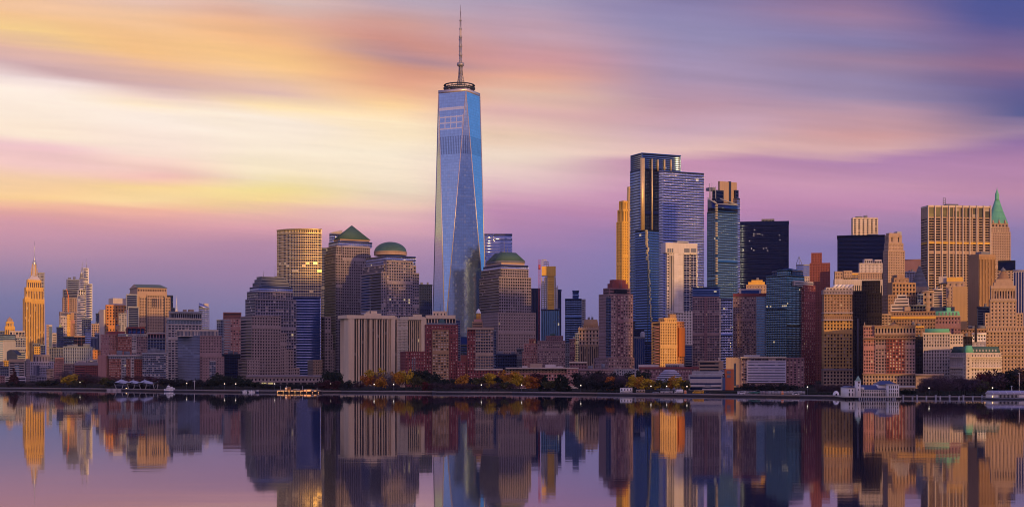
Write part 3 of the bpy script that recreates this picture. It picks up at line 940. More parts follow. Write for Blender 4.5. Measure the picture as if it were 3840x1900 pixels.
    b.box('cornice', 279, None, 369, 1358, 1367, 'n', 'pink', ins=-.8, dep=27)
    b.box('rooftop_unit', 290, None, 322, 1352, 1359, 'h8,6,.9,.4,.4', 'pale', 'd', ins=5)
    b.box('rooftop_unit', 327, None, 366, 1346, 1359, 'h8,6,.9,.4,.4', 'pale', 'd', ins=8)
    simple('brick_building', 'low pink brick row house below the dark red block', 1480, 236, None, 282, 1405, 'g8,9,.4,.5,.4', 'pink', cat='building')


midtown()


# ------------------------------------------------------------------ left of centre: brick apartment pair, hip roofed tower, offices
def west_side():
    b = Bld('brick_apartment_tower', 'nearest brick apartment block with grey top floors and orange brick right end', 1430, 'apartment building')
    b.box('wall', 368, 396, 408, 1331, None, 'g8,9.5,.2,.35,.4', 'rose', 'y', sl='n', yaw=62)
    b.C = np.array([X(408, 1432), 1432.]); b.th = -math.atan((408 - CU) / F) + math.radians(4)
    b.box('brick_bay', 408, None, 455, 1342, None, 'g7,9.6,.5,.5,.5', 'brick', 'y', ins=0)
    b.box('glass_bay', 455, None, 473, 1342, None, 'g6,9.6,.8,.6,.5', 'grey', 'm', ins=-.7)
    b.box('brick_bay', 473, None, 490, 1342, None, 'g6,9.6,.5,.5,.5', 'brick', 'y', ins=0)
    b.box('balcony_bay', 490, None, 503, 1341, None, 'h6,9.6,.9,.5,1', 'pale', 'm', ins=-1)
    b.box('brick_bay', 503, None, 534, 1336, None, 'g8,9.6,.5,.42,.5', 'redbrick', 'w', ins=.2)
    b.box('top_floors', 408, None, 536, 1331, 1343, 'g7,9,.7,.6,.5', 'zinc', 'm', ins=-.5)
    b.parapet(1, .4, 'pale'); b.units(2)
    b = Bld('brick_apartment_tower', 'brick apartment tower behind with grey crown and a blue box on its roof', 1620, 'apartment building')
    b.box('wall', 377, 408, 443, 1252, None, 'g8.5,9.4,.42,.5,.5', 'rose', 'y', yaw=40)
    b.C = np.array([X(443, 1625), 1625.]); b.th = -math.atan((443 - CU) / F) + math.radians(4)
    b.box('brick_bay', 443, None, 494, 1258, None, 'g7,9.4,.45,.5,.5', 'brick', 'y', ins=0)
    b.box('glass_bay', 494, None, 512, 1252, None, 'g6,9.4,.75,.6,.5', 'pale', 'm', ins=-.8)
    b.box('brick_bay', 512, None, 553, 1256, None, 'g7.4,9.4,.6,.55,.6', 'mauve', 'm', ins=0)
    b.box('top_floors', 443, None, 553, 1250, 1259, 'g7,8,.7,.6,.5', 'zinc', 'm', ins=-.5)
    b.box('penthouse', 473, 478, 543, 1225, 1251, 'g15,30,.9,.85,.4', 'darkred', 'n', ins=6)
    b.box('rooftop_unit', 398, 404, 468, 1241, 1253, 'n', 'darkred', 'd', ins=5)
    y = 1640
    t = thing('water_tank', 'round dark wooden water tank on the roof of the rear brick apartment tower', 'water tank', at(441, 1241, y))
    mb = MB(); mb.lathe(at(441, 0, y)[:2], [(2.3, Zh(1236, y)), (2.4, Zh(1221, y))], 14); mb.build('tank', [wall_mat('umber')], t)
    mb = MB(); mb.lathe(at(441, 0, y)[:2], [(2.6, Zh(1221, y)), (.1, Zh(1215, y))], 14); mb.build('roof', [wall_mat('slate')], t)
    for dx in (-1.6, 1.6):
        for dy in (-1.6, 1.6):
            x0, y0, _ = at(441, 0, y); mb = MB(); mb.tube((x0 + dx, y0 + dy, Zh(1241.5, y)), (x0 + dx, y0 + dy, Zh(1236, y)), .2); mb.build('leg', [wall_mat('slate')], t)

    b = Bld('brick_tower', 'orange red brick tower with a pale penthouse and square dark windows', 2500, 'apartment building')
    b.box('wall', 395, 399, 475, 1142, None, 'g10.6,10.6,.55,.55,1', 'orange', 'w', yaw=18)
    b.box('corner_pier', 389, None, 395, 1160, None, 'n', 'cream', ins=3)
    b.box('penthouse', 424, None, 478, 1117, 1143, 'n', 'pale', ins=6)
    simple('balcony_apartment_building', 'grey apartment block with stacked balconies in front of the orange brick tower', 2300, 445, None, 476, 1174, 'g11,7.6,.7,.5,1', 'grey', 'm', cat='apartment building', nu=1)

    # hip roofed office tower with blue glass wings
    b = Bld('hip_roofed_office_tower', 'golden stone office tower with a green hip roof and dark blue glass wings', 2400, 'office tower')
    b.box('main_block', 520, 523, 639, 1111, None, 'g8.8,10.6,.5,.5,.8', 'sand', 'd', yaw=12, dep=45)
    b.box('centre_bay', 552, None, 617, 1102, 1246, 'g9.2,10.6,.5,.5,.8', 'sand', 'd', ins=-2.5, dep=12)
    for i in range(5):
        b.box('window_strip', 570 + 8 * i, None, 573 + 8 * i, 1119, 1151, 'n', 'navy', ins=-2.9, dep=2)
    for u in (550, 615):
        b.box('window_strip', u, None, u + 2.5, 1112, 1244, 'n', 'navy', ins=-3.1, dep=2)
    b.box('upper_block', 484, 515, 626, 1092, 1215, 'n', 'sand', ins=3, dep=40)
    b.box('attic', 487, 516, 625, 1077, 1093, 'g9,18,.55,.6,1.5', 'sand', 'd', ins=5, sl='n')
    fp = [np.array(p) for p in b.last[0]]; y0 = fp[1][1]; z0 = Zh(1077.5, y0); z1 = Zh(1063, y0 + 12)
    fe = b.grow(fp, 1.5); r0 = (fe[0] + fe[1]) / 2 * .86 + (fe[2] + fe[3]) / 2 * .14; r1 = (fe[0] + fe[1]) / 2 * .10 + (fe[2] + fe[3]) / 2 * .90
    r0 = (fe[0] + fe[1]) / 2 * .96 + (fe[2] + fe[3]) / 2 * .04
    A = [(p[0], p[1], z0) for p in fe]; P, Q = (r0[0], r0[1], z1), (r1[0], r1[1], z1)
    mb = MB(); mb.quad(A[1], A[2], Q, P); mb.ngon([A[2], A[3], Q]); mb.quad(A[3], A[0], P, Q); mb.ngon(A)
    b.mesh('hip_roof', mb, wall_mat('verdigris', .5))
    mb = MB(); mb.ngon([A[0], A[1], P]); b.mesh('gable', mb, wall_mat('sand'))
    b.box('glass_wing', 472, 474, 515, 1102, 1160, 'h9,6.6,.96,.86,.3', 'zinc', 'n', ins=-1, dep=20)
    b.box('glass_wing', 478, 480, 521, 1149, None, 'h9,6.6,.96,.86,.3', 'zinc', 'n', ins=-3, dep=20)
    b.box('glass_wing', 628, None, 649, 1106, None, 'c7,8,.93,.9,.2', 'navy', 'n', ins=8)
    b.box('glass_wing', 638, None, 656, 1153, None, 'c7,8,.93,.9,.2', 'navy', 'n', ins=6)
    b = simple('glass_building', 'dark blue glass block with a plum top beneath the hip roofed tower', 2000, 553, None, 620, 1268, 'g10.5,10,.8,.8,.4', 'slate', 'n', cat='glass building', nu=0)
    b.box('top_floors', 553, None, 620, 1247, 1268.6, 'g10.5,20,.7,.8,.6', 'plum', 'k', ins=1.5)
    b.parapet(1, .4, 'zinc')
    b = Bld('tiered_spire_tower', 'distant silver spire tower with a tiered arched crown and needle', 4900, 'skyscraper')
    b.box('shaft', 656, None, 668, 1163, None, 'v4,9,.5,.95,1', 'pale', 'm', dep=12)
    y = b.last[3] + 6
    mb = MB(); mb.lathe((X(662, y), y), [(5.4, Zh(1164, y)), (4.6, Zh(1156, y)), (4.2, Zh(1155, y)), (3.2, Zh(1146, y)), (2.8, Zh(1145, y)), (1.5, Zh(1130, y)), (.8, Zh(1120, y)), (.2, Zh(1106, y))], 10)
    b.mesh('spire', mb, wall_mat('steel', .4, .5))
    b = Bld('slanted_glass_tower', 'blue grey glass tower with a roof sloping down to the right', 3000, 'glass tower')
    fp = b.foot(745, 748, 785, yaw=14)
    y = fp[1][1]; mb = MB(); zs = [Zh(1137, y), Zh(1135, y), Zh(1152, y), Zh(1154, y)]
    b.last = (fp, 0, Zh(1152, y), y)
    b.tier('shaft', fp, 1153, None, 'c6,7.5,.93,.9,.2', 'bluegrey', 'l')
    mb.hull([(p[0], p[1], Zh(1153.3, y)) for p in fp], [(p[0], p[1], z) for p, z in zip(fp, zs)]); b.mesh('sloped_top', mb, [glass_mat('l')])
    b.box('rooftop_unit', 766, None, 782, 1137, 1153, 'n', 'pale', ins=9, dep=8)
    b = Bld('framed_office_building', 'pale office block with a dark columned top floor and terrace windows', 1700, 'office building')
    b.box('wall', 623, 630, 758, 1213, None, 'g13,9.4,.75,.62,.8', 'pale', 'm', yaw=14)
    b.box('glass_floor', 625, 632, 757, 1195, 1214, 'g12,9.6,.85,.75,.4', 'zinc', 't', ins=1)
    b.box('columned_top', 634, 637, 757, 1170, 1192, 'g8,22,.78,.86,1', 'grey', 'k', ins=3)
    b.box('slab', 624, 631, 758, 1191, 1196, 'n', 'cream', ins=.2)
    b.box('roof_slab', 632, 635, 759, 1166.5, 1170.5, 'n', 'zinc', ins=2.2)
    b.box('rooftop_unit', 690, None, 700, 1160, 1167, 'n', 'tan', ins=9, dep=6)
    b.box('rooftop_unit', 710, None, 727, 1159, 1167, 'n', 'tan', ins=9, dep=6)
    # concave glass office with brick right half
    b = Bld('curved_glass_office', 'office with a curved blue ribbed glass front and pinkish brick right half', 1440, 'office building')
    b.C = None
    fp = b.foot(651, None, 749)
    p0, p1 = np.array(fp[0]), np.array(fp[2]); pts = [fp[0] + np.array([0, 26.])]
    n = 8
    nrm = np.array([(p1 - p0)[1], -(p1 - p0)[0]]); nrm /= np.linalg.norm(nrm)
    for k in range(n + 1):
        t_ = k / n
        pts.append(p0 + (p1 - p0) * t_ + nrm * (6.0 * (math.sin(math.pi * t_ * .5) - 1) + 0))
    pts.append(p1 + np.array([0, 30.])); pts.append(p0 + np.array([0, 32.]))
    b.tier('glass_front', pts, 1258, None, 'g5.2,10,.72,.62,.6', 'bluegrey', 'n')
    b.box('brick_front', 749, None, 831, 1257, None, 'g9.6,10.6,.42,.42,.7', 'mauve', 'w', ins=-.5)
    b.box('brick_wing', 760, None, 841, 1335, None, 'g9.6,10.8,.34,.4,.7', 'mauve', 'd', ins=-6)
    b.box('glass_panel', 786, None, 809, 1352, 1415, 'c8,6,.9,.8,.3', 'zinc', 'm', ins=-6.6, dep=3)
    b.box('penthouse', 662, None, 819, 1235, 1259, 'v5,20,.86,.86,.3', 'cream', 's', ins=7)
    b = simple('glass_building', 'low grey blue glass block at the park edge with a pale right corner', 1440, 534, None, 622, 1322, 'c7,8.4,.88,.74,.3', 'zinc', 'm', cat='glass building', nu=3)
    b.box('corner_strip', 622, None, 629, 1323, None, 'h6,9,.9,.5,.5', 'pale', 'd', ins=.5)
    b = Bld('apartment_tower', 'tower with blue glass left half and brown brick right half', 1850, 'apartment building')
    b.box('glass_wall', 812, None, 842, 1197, None, 'g7,9.5,.85,.7,.5', 'bluegrey', 'n')
    b.box('brick_wall', 842, None, 905, 1192, None, 'g11,9.8,.5,.5,.8', 'rose', 'y', ins=-.5)
    b.box('balcony_bay', 838, None, 864, 1198, None, 'h6,9.8,.9,.5,.8', 'grey', 'm', ins=-1.2, dep=8)
    b.box('penthouse', 837, None, 905, 1170, 1193, 'h9,5.5,.9,.5,.5', 'brick', 'd', ins=5)
    simple('glass_building', 'unlit navy glass block between brick office wing and stepped granite tower', 1660, 834, None, 905, 1326, 'c9,9,.94,.9,.2', 'navy', 'k', cat='glass building', par=0)


west_side()
# ------------------------------------------------------------------ granite towers with copper roofs, the tall glass tower
def granite_towers():
    GR = 'g10.6,11.2,.56,.56,.6'; GL = 'g10.6,11.2,.76,.74,.35'
    b = Bld('granite_office_tower', 'stepped pinkish granite tower with a dark flat stepped roof', 1480, 'office tower')
    b.box('stone_base', 902, 944, 1053, 1183, None, GR, 'stone', 'd', yaw=24, sl='h9,11,.9,.55,.3')
    b.box('stone_step', 1050, None, 1075, 1247, None, GR, 'stone', 'd', ins=-.4)
    b.box('stone_step', 1070, None, 1100, 1311, None, GR, 'stone', 'd', ins=-.8)
    b.box('stone_step', 1095, None, 1123, 1378, None, GR, 'stone', 'd', ins=-1.2)
    b.box('low_block', 892, 927, 976, 1346, None, 'g10.6,11.4,.42,.42,.6', 'stone', 'd', ins=-9, sl='h9,11,.9,.5,.3')
    b.box('shaft', 920, 957, 1111, 1119, None, GL, 'pink', 'm', ins=7, sl='c9,11,.9,.85,.2')
    b.box('upper_shaft', 926, 966, 1099, 1090, 1121, GL, 'pink', 'm', ins=9, sl='c9,11,.9,.85,.2')
    b.box('glass_collar', 936, 972, 1097, 1073, 1091, 'c9,9,.93,.85,.2', 'flav', 'l', ins=11)
    for i, (a, c_, d, v) in enumerate([(947, 975, 1085, 1058), (954, 978, 1077, 1046), (962, 982, 1070, 1036)]):
        b.box('roof_step', a, c_, d, v, v + 15, 'h9,7,.9,.4,.4', 'slate', 'k', ins=14 + 4 * i)
    b.units(1, 'slate', 1.5, 2)
    b = Bld('arcade_building', 'long low granite arcade with round windows and glowing yellow panes', 1420, 'building')
    b.box('upper_wall', 925, None, 1224, 1410, 1431, 'g13.8,20,.38,.42,.5', 'stone', 'd', dep=30)
    b.box('lower_wall', 925, None, 1224, 1430, None, 'n', 'stone', 'd', ins=3, dep=26)
    for i in range(12):
        u = 925 + 25 * i
        b.box('pier', u, None, u + 4.5, 1430, None, 'n', 'stone', 'd', ins=.4, dep=3)
        if i < 11:
            on = i in (1, 2, 3) or i == 0
            fp = b.foot(u + 6, None, u + 24, 2.6, dep=.5); D = fp[1][1]
            mb = MB()
            for kx in range(4):
                for kz in range(3):
                    p = np.array(fp[1]); q = np.array(fp[2]); w_ = (q - p) / 4
                    zb, zt = Zh(1445, D), Zh(1433, D); hh = (zt - zb) / 3
                    a0 = p + w_ * (kx + .06); a1 = p + w_ * (kx + .94)
                    mb.quad((*a0, zb + hh * (kz + .06)), (*a1, zb + hh * (kz + .06)), (*a1, zb + hh * (kz + .94)), (*a0, zb + hh * (kz + .94)))
            ob = b.mesh('window', mb, paint('lit_window', (.85, .70, .30), .5, 0, .62) if on else glass_mat('d'), 'glowing yellow window' if on else None)
    b.box('cornice', 922, None, 1227, 1407, 1411, 'n', 'pink', 'd', ins=-.8, dep=32)
    b = Bld('glass_office_tower', 'tall curved glass and steel tower golden on top, added blue block for shade below', 1700, 'skyscraper')
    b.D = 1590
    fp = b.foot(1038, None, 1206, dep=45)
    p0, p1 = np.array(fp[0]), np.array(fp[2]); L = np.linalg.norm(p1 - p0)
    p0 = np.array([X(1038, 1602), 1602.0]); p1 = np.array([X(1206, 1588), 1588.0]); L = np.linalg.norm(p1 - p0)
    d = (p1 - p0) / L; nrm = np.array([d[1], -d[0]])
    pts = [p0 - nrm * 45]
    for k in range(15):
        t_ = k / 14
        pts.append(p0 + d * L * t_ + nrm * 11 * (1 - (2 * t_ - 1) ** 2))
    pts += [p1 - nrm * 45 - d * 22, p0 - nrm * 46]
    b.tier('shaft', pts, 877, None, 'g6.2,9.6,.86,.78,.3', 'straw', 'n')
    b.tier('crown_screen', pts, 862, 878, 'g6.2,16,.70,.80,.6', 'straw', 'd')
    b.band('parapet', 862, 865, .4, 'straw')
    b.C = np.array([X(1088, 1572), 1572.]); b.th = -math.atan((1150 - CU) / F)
    b.box('shade_block', 1088, None, 1203, 1112, None, 'h12,9.6,.97,.70,.03', 'flav', 'n', ins=0, dep=18, label='added dark blue glass block standing in for shade')  # added block; its blue glass stands in for the shaded lower front
    simple('glass_tower', 'dark narrow tower between the curved glass tower and pyramid roofed tower', 1900, 1204, None, 1226, 929, 'g7,10,.7,.7,.4', 'slate', 'n', cat='glass tower', nu=0)
    # pyramid
    b = Bld('pyramid_roofed_tower', 'pink granite office tower with a green copper pyramid roof', 1600, 'office tower')
    GG = 'g9.4,10.2,.66,.66,.6'
    b.box('shaft', 1217, 1259, 1391, 951, None, GG, 'pink', 'd', yaw=22, sl='c9,10,.92,.8,.2')
    b.box('upper_shaft', 1224, 1262, 1388, 921, 952, GG, 'pink', 'd', ins=3, sl='c9,10,.92,.8,.2')
    b.box('centre_bay', 1284, None, 1384, 921, 1180, GG, 'pink', 'd', ins=-1, dep=8)
    b.box('glass_collar', 1232, 1268, 1396, 903, 922, 'c9,9,.93,.85,.2', 'flav', 'l', ins=5)
    b.box('roof_drum', 1252, 1275, 1386, 894, 904, 'h9,9,.9,.4,.4', 'sand', 'd', ins=8)
    fp = b.grow(b.last[0], .8)
    b.frustum('pyramid_roof', fp, Zh(894.5, fp[1][1]), b.shrink(fp, .02), Zh(846, fp[1][1] + 20), 'verdigris')
    b.box('low_block', 1200, 1218, 1241, 1187, None, GR, 'stone', 'd', ins=-14, sl='h9,11,.9,.5,.3')
    b.box('stone_step', 1238, None, 1248, 1252, None, GR, 'stone', 'd', ins=-14)
    b.box('stone_step', 1244, None, 1254, 1312, None, GR, 'stone', 'd', ins=-14)
    b.box('low_block', 1173, None, 1209, 1348, None, 'g10,11,.42,.45,.6', 'tan', 'd', ins=-24)
    b = Bld('glass_tower', 'glass crown of a tower peeping over left shoulder of the pyramid roofed tower', 1750, 'glass tower')
    fp = b.foot(1235, 1243, 1284, yaw=20); y = fp[1][1]
    b.tier('shaft', fp, 876, None, 'c8,9,.9,.85,.3', 'flav', 'l')
    mb = MB(); mb.hull([(p[0], p[1], Zh(876.4, y)) for p in fp], [(p[0], p[1], Zh(v, y)) for p, v in zip(fp, (873, 871, 860, 862))]); b.mesh('sloped_top', mb, wall_mat('pale'))
    # dome
    b = Bld('domed_office_tower', 'granite and glass office tower with a broad green copper dome', 1500, 'office tower')
    GD = 'g9.6,10.6,.70,.68,.4'
    b.box('shaft', 1353, 1430, 1572, 1018, None, GD, 'pink', 'm', yaw=26, sl='h9,10.6,.92,.68,.3')
    b.box('upper_shaft', 1363, 1440, 1560, 990, 1019, GD, 'pink', 'm', ins=3, sl='c9,10,.92,.85,.2')
    b.box('centre_bay', 1450, None, 1548, 975, 1200, GD, 'pink', 'm', ins=-.8, dep=8)
    b.box('glass_collar', 1372, 1448, 1559, 957, 991, 'c9,9,.94,.86,.2', 'flav', 'l', ins=6)
    fp = b.last[0]; c = sum(np.array(p) for p in fp) / 4; D = c[1]
    c[0] = X(1464, D); R = 61.5 * D / F
    mb = MB(); mb.lathe(c, [(R * 1.0, Zh(958, D)), (R * 1.0, Zh(947, D)), (R * 1.02, Zh(946.5, D)), (R * 1.02, Zh(945, D))], 36); b.mesh('drum', mb, wall_mat('sand'))
    mb = MB(); z0 = Zh(946, D); hz = Zh(907, D) - z0
    mb.lathe(c, [(R * .99 * math.cos(a), z0 + hz * math.sin(a)) for a in [k * math.pi / 2 / 9 for k in range(9)]] + [(R * .02, z0 + hz)], 36); b.mesh('dome', mb, wall_mat('verdigris', .5), smooth=True)
    # trapezoid
    b = Bld('flat_roofed_granite_tower', 'granite office tower with a cut off green copper pyramid roof beside the tallest tower', 1490, 'office tower')
    GT = 'g10,11,.68,.66,.5'
    b.box('stone_base', 1798, 1868, 2009, 1170, None, 'g10.6,11.2,.46,.46,.6', 'stone', 'd', yaw=26, sl='g9,11,.5,.46,.5')
    b.box('shaft', 1797, 1871, 1992, 1036, 1172, GT, 'pink', 'd', ins=4, sl='c9,10.5,.92,.8,.2')
    b.box('upper_shaft', 1804, 1878, 1982, 1005, 1038, GT, 'pink', 'd', ins=7, sl='c9,10,.92,.85,.2')
    b.box('glass_collar', 1812, 1880, 1981, 991, 1006, 'c9,9,.94,.86,.2', 'flav', 'l', ins=9)
    b.box('roof_drum', 1824, 1880, 1967, 982, 992, 'n', 'tan', 'd', ins=12)
    fp = b.grow(b.last[0], .6)
    b.frustum('roof_eave', fp, Zh(982.5, fp[1][1]), b.shrink(fp, .985), Zh(975, fp[1][1]), 'slate')
    b.frustum('cut_pyramid_roof', b.shrink(fp, .99), Zh(975.2, fp[1][1]), b.shrink(fp, .54), Zh(946, fp[1][1] + 12), 'verdigris')
    b.last = (b.shrink(fp, .5), 0, Zh(946.3, fp[1][1] + 12), fp[1][1]); b.units(1, 'slate', 1.2, 3)
    # neighbours
    b = simple('dark_office_tower', 'unlit navy stone office tower left of the tallest tower', 2250, 1572, None, 1621, 1066, 'g7.5,10,.45,.55,.6', 'navy', 'k', cat='office tower', nu=2)
    b = simple('glass_tower', 'blue violet banded glass tower behind the tallest tower to its right', 2300, 1812, None, 1921, 876, 'h12,10.6,.97,.80,.02', 'flav', 'l', cat='glass tower', nu=0, par=0)
    b.box('open_top', 1850, None, 1921, 876, 910, 'h14,14,.95,.5,3', 'flav', 'l', ins=-.5, dep=10)


granite_towers()


def tallest_tower():
    D0 = 1934.0
    th = math.radians(19.5); c, s = math.cos(th), math.sin(th)
    C = np.array([X(1668, D0), D0])
    dr, dl = np.array([c, s]), np.array([-s, c])
    S = 61.0
    base = [C + dl * S, C, C + dr * S, C + dr * S + dl * S]          # L C R K
    z0 = Zh(1262, D0); z1 = Zh(346, D0 + 20)
    ctr = sum(base) / 4
    t = thing('tallest_skyscraper', 'tallest tower, tapering blue glass with triangular faces, ring and lattice spire', 'skyscraper', (ctr[0], ctr[1], GROUND))
    topc = [(base[i] + base[(i + 1) % 4]) / 2 for i in range(4)]      # corners of the turned top square: LC, CR, RK, KL
    # curtain wall: floor lines, panes and brighter office rows by height
    m, N, p = newmat('tall_tower_glass')
    tc = N.new('ShaderNodeTexCoord'); geo = N.new('ShaderNodeNewGeometry')
    sp = N.new('ShaderNodeSeparateXYZ'); N.l.new(tc.outputs['Object'], sp.inputs[0])
    sn = N.new('ShaderNodeSeparateXYZ'); N.l.new(geo.outputs['True Normal'], sn.inputs[0])
    hx = N.math('SUBTRACT', N.math('MULTIPLY', sp.outputs[0], sn.outputs[1]), N.math('MULTIPLY', sp.outputs[1], sn.outputs[0]))
    zf = N.math('DIVIDE', sp.outputs[2], 4.0); xf = N.math('DIVIDE', hx, 3.2)
    fl = N.math('FLOOR', zf); cl = N.math('FLOOR', xf)
    wn = N.new('ShaderNodeTexWhiteNoise', noise_dimensions='3D'); N.l.new(N.xyz(cl, fl, N.math('MULTIPLY', sn.outputs[0], 7)), wn.inputs['Vector'])
    wn2 = N.new('ShaderNodeTexWhiteNoise', noise_dimensions='2D'); N.l.new(N.xyz(N.math('FLOOR', N.math('DIVIDE', xf, 3.0)), fl, 0), wn2.inputs['Vector'])
    line = N.math('LESS_THAN', N.math('FRACT', zf), .14)
    mull = N.math('LESS_THAN', N.math('FRACT', xf), .10)
    edge = N.math('MAXIMUM', line, mull)
    vari = N.math('MULTIPLY_ADD', wn.outputs['Value'], .14, .93)
    base_c = N.mix(1.0, (.29, .42, .61), N.xyz(vari, vari, vari), 'MULTIPLY')
    # pale ceilings and blinds seen through the glass in rows of offices
    zt = N.step(sp.outputs[2], 300, 285)
    colm = N.math('LESS_THAN', N.math('FRACT', N.math('DIVIDE', hx, 13.0)), .22)
    bl = N.math('MULTIPLY', N.math('MULTIPLY', N.math('LESS_THAN', wn.outputs['Value'], .62), colm), N.math('LESS_THAN', N.math('FRACT', N.math('DIVIDE', zf, 2.0)), .42))
    bl2 = N.math('MULTIPLY', N.math('LESS_THAN', wn2.outputs['Value'], .10), N.math('LESS_THAN', N.math('FRACT', zf), .45))
    bl = N.math('MULTIPLY', N.math('MAXIMUM', bl, N.math('MULTIPLY', bl2, .6)), zt)
    mech = N.math('MULTIPLY', N.math('GREATER_THAN', sp.outputs[2], 312), N.math('LESS_THAN', sp.outputs[2], 337))
    louv = N.math('MULTIPLY', mech, N.math('LESS_THAN', N.math('FRACT', N.math('DIVIDE', hx, 2.6)), .5))
    col = N.mix(N.math('MULTIPLY', edge, .30), base_c, (.10, .13, .22))
    col = N.mix(N.math('MULTIPLY', N.math('MULTIPLY', bl, N.math('LESS_THAN', sn.outputs[0], .6)), .14), col, (.62, .60, .72))
    col = N.mix(N.math('MULTIPLY', louv, .6), col, (.05, .07, .14))
    top1 = N.math('MULTIPLY', N.math('GREATER_THAN', sp.outputs[2], 374), N.math('LESS_THAN', sp.outputs[2], 378))
    f1 = N.math('MULTIPLY', N.math('GREATER_THAN', sp.outputs[2], 347), N.math('LESS_THAN', sp.outputs[2], 366))
    g1 = N.math('MAXIMUM', N.math('LESS_THAN', N.math('FRACT', N.math('DIVIDE', N.math('SUBTRACT', sp.outputs[2], 347), 8.2)), .22), N.math('LESS_THAN', N.math('FRACT', N.math('DIVIDE', hx, 9.0)), .16))
    frame = N.math('MULTIPLY', N.math('MAXIMUM', top1, N.math('MULTIPLY', f1, g1)), N.math('LESS_THAN', sn.outputs[0], .15))
    col = N.mix(N.math('MULTIPLY', frame, .55), col, (.66, .62, .70))
    N.set(p.inputs['Base Color'], col)
    N.set(p.inputs['Metallic'], N.math('MULTIPLY_ADD', N.math('MAXIMUM', N.math('MULTIPLY', bl, .2), frame), -.5, .9))
    p.inputs['Roughness'].default_value = .06
    vm = N.new('ShaderNodeVectorMath', operation='MULTIPLY_ADD'); N.l.new(wn.outputs['Color'], vm.inputs[0]); vm.inputs[1].default_value = (.004, .004, .006)
    sub = N.new('ShaderNodeVectorMath', operation='SUBTRACT'); N.l.new(geo.outputs['Normal'], sub.inputs[0]); sub.inputs[1].default_value = (.002, .002, .003)
    N.l.new(sub.outputs[0], vm.inputs[2])
    nm = N.new('ShaderNodeVectorMath', operation='NORMALIZE'); N.l.new(vm.outputs[0], nm.inputs[0]); N.l.new(nm.outputs[0], p.inputs['Normal'])
    b3 = [(q[0], q[1], z0) for q in base]; t3 = [(q[0], q[1], z1) for q in topc]
    for i in range(4):
        mb = MB(); mb.ngon([b3[i], b3[(i + 1) % 4], t3[i]]); mb.build('glass_face', [m], t)                 # upright triangle
        mb = MB(); mb.ngon([b3[(i + 1) % 4], t3[(i + 1) % 4], t3[i]]); mb.build('glass_face', [m], t)       # hanging triangle
    edge_m = paint('steel_edge', (.52, .47, .52), .35, .35)
    for i in range(4):
        for a, b_ in ((b3[i], t3[i]), (b3[(i + 1) % 4], t3[i])):
            mb = MB(); mb.tube(a, b_, .65, .65, 6); mb.build('edge_trim', [edge_m], t)
    mb = MB(); mb.hull([(q[0], q[1], GROUND - 1) for q in base], [(q[0], q[1], z0 + .01) for q in base]); mb.build('podium', [glass_mat('n')], t)
    mb = MB()
    ctr3 = ctr
    up = [ctr3 + (np.array(q[:2]) - ctr3) * 1.012 for q in t3]
    mb.hull([(q[0], q[1], z1 - .5) for q in up], [(q[0], q[1], z1 + 4.0) for q in up]); mb.build('parapet', [edge_m], t)
    # communication rings
    D = ctr[1]; dk = wall_mat((.03, .04, .075), .6, .2)
    for v0, v1, r0, r1 in ((338, 334, 21.5, 22.5), (331, 327.5, 22.5, 20.5), (322.5, 319, 22.3, 21.5)):
        mb = MB(); z_a, z_b = Zh(v0, D), Zh(v1, D); n = 40
        ring = []
        for r, z in ((r0, z_a), (r1, z_b), (r1 - 2.5, z_b), (r0 - 2.5, z_a)):
            ring.append(mb.add([(ctr[0] + r * math.cos(k * 2 * math.pi / n), ctr[1] + r * math.sin(k * 2 * math.pi / n), z) for k in range(n)]))
        for a in range(4):
            i0, i1 = ring[a], ring[(a + 1) % 4]
            mb.quads([[i0 + k, i0 + (k + 1) % n, i1 + (k + 1) % n, i1 + k] for k in range(n)])
        mb.build('ring', [dk], t)
    mb = MB()
    for k in range(20):
        a, a2 = k * 2 * math.pi / 20, (k + .5) * 2 * math.pi / 20
        P = lambda aa, r, v: (ctr[0] + r * math.cos(aa), ctr[1] + r * math.sin(aa), Zh(v, D))
        mb.tube(P(a, 20, 344), P(a2, 21, 319), .35, .35, 4); mb.tube(P(a2, 21, 319), P(a + .314, 20, 344), .35, .35, 4)
    mb.build('ring_lattice', [dk], t)
    mb = MB(); mb.lathe(ctr, [(13, z1 + 3), (13, Zh(333, D)), (9, Zh(328, D))], 12); mb.build('plant_room', [wall_mat('slate')], t)
    for k in range(7):
        a = k * .9 + .3; mb = MB(); P0 = (ctr[0] + 17 * math.cos(a), ctr[1] + 17 * math.sin(a))
        mb.tube((*P0, Zh(322, D)), (*P0, Zh(322 - 7 - 3 * (k % 3), D)), .25, .12, 4); mb.build('antenna', [dk], t)
    # spire in stages
    cx = X(1727, D), D
    st = wall_mat((.30, .29, .34), .45, .4)
    prof = [(318, 6.2, 280, 3.2), (280, 3.2, 243, 2.7)]
    mb = MB()
    for v0, r0, v1, r1 in prof:
        zA, zB = Zh(v0, D), Zh(v1, D)
        for k in range(3):
            a = k * 2 * math.pi / 3 + .4
            mb.tube((cx[0] + r0 * math.cos(a), cx[1] + r0 * math.sin(a), zA), (cx[0] + r1 * math.cos(a), cx[1] + r1 * math.sin(a), zB), .55, .45, 5)
        n = 7
        for j in range(n):
            za, zb = zA + (zB - zA) * j / n, zA + (zB - zA) * (j + 1) / n; ra, rb = r0 + (r1 - r0) * j / n, r0 + (r1 - r0) * (j + 1) / n
            for k in range(3):
                a, a2 = k * 2 * math.pi / 3 + .4, (k + 1) * 2 * math.pi / 3 + .4
                mb.tube((cx[0] + ra * math.cos(a), cx[1] + ra * math.sin(a), za), (cx[0] + rb * math.cos(a2), cx[1] + rb * math.sin(a2), zb), .3, .3, 4)
    mb.lathe(cx, [(1.9, Zh(318, D)), (1.5, Zh(243, D))], 8)
    mb.build('spire_lattice', [st], t)
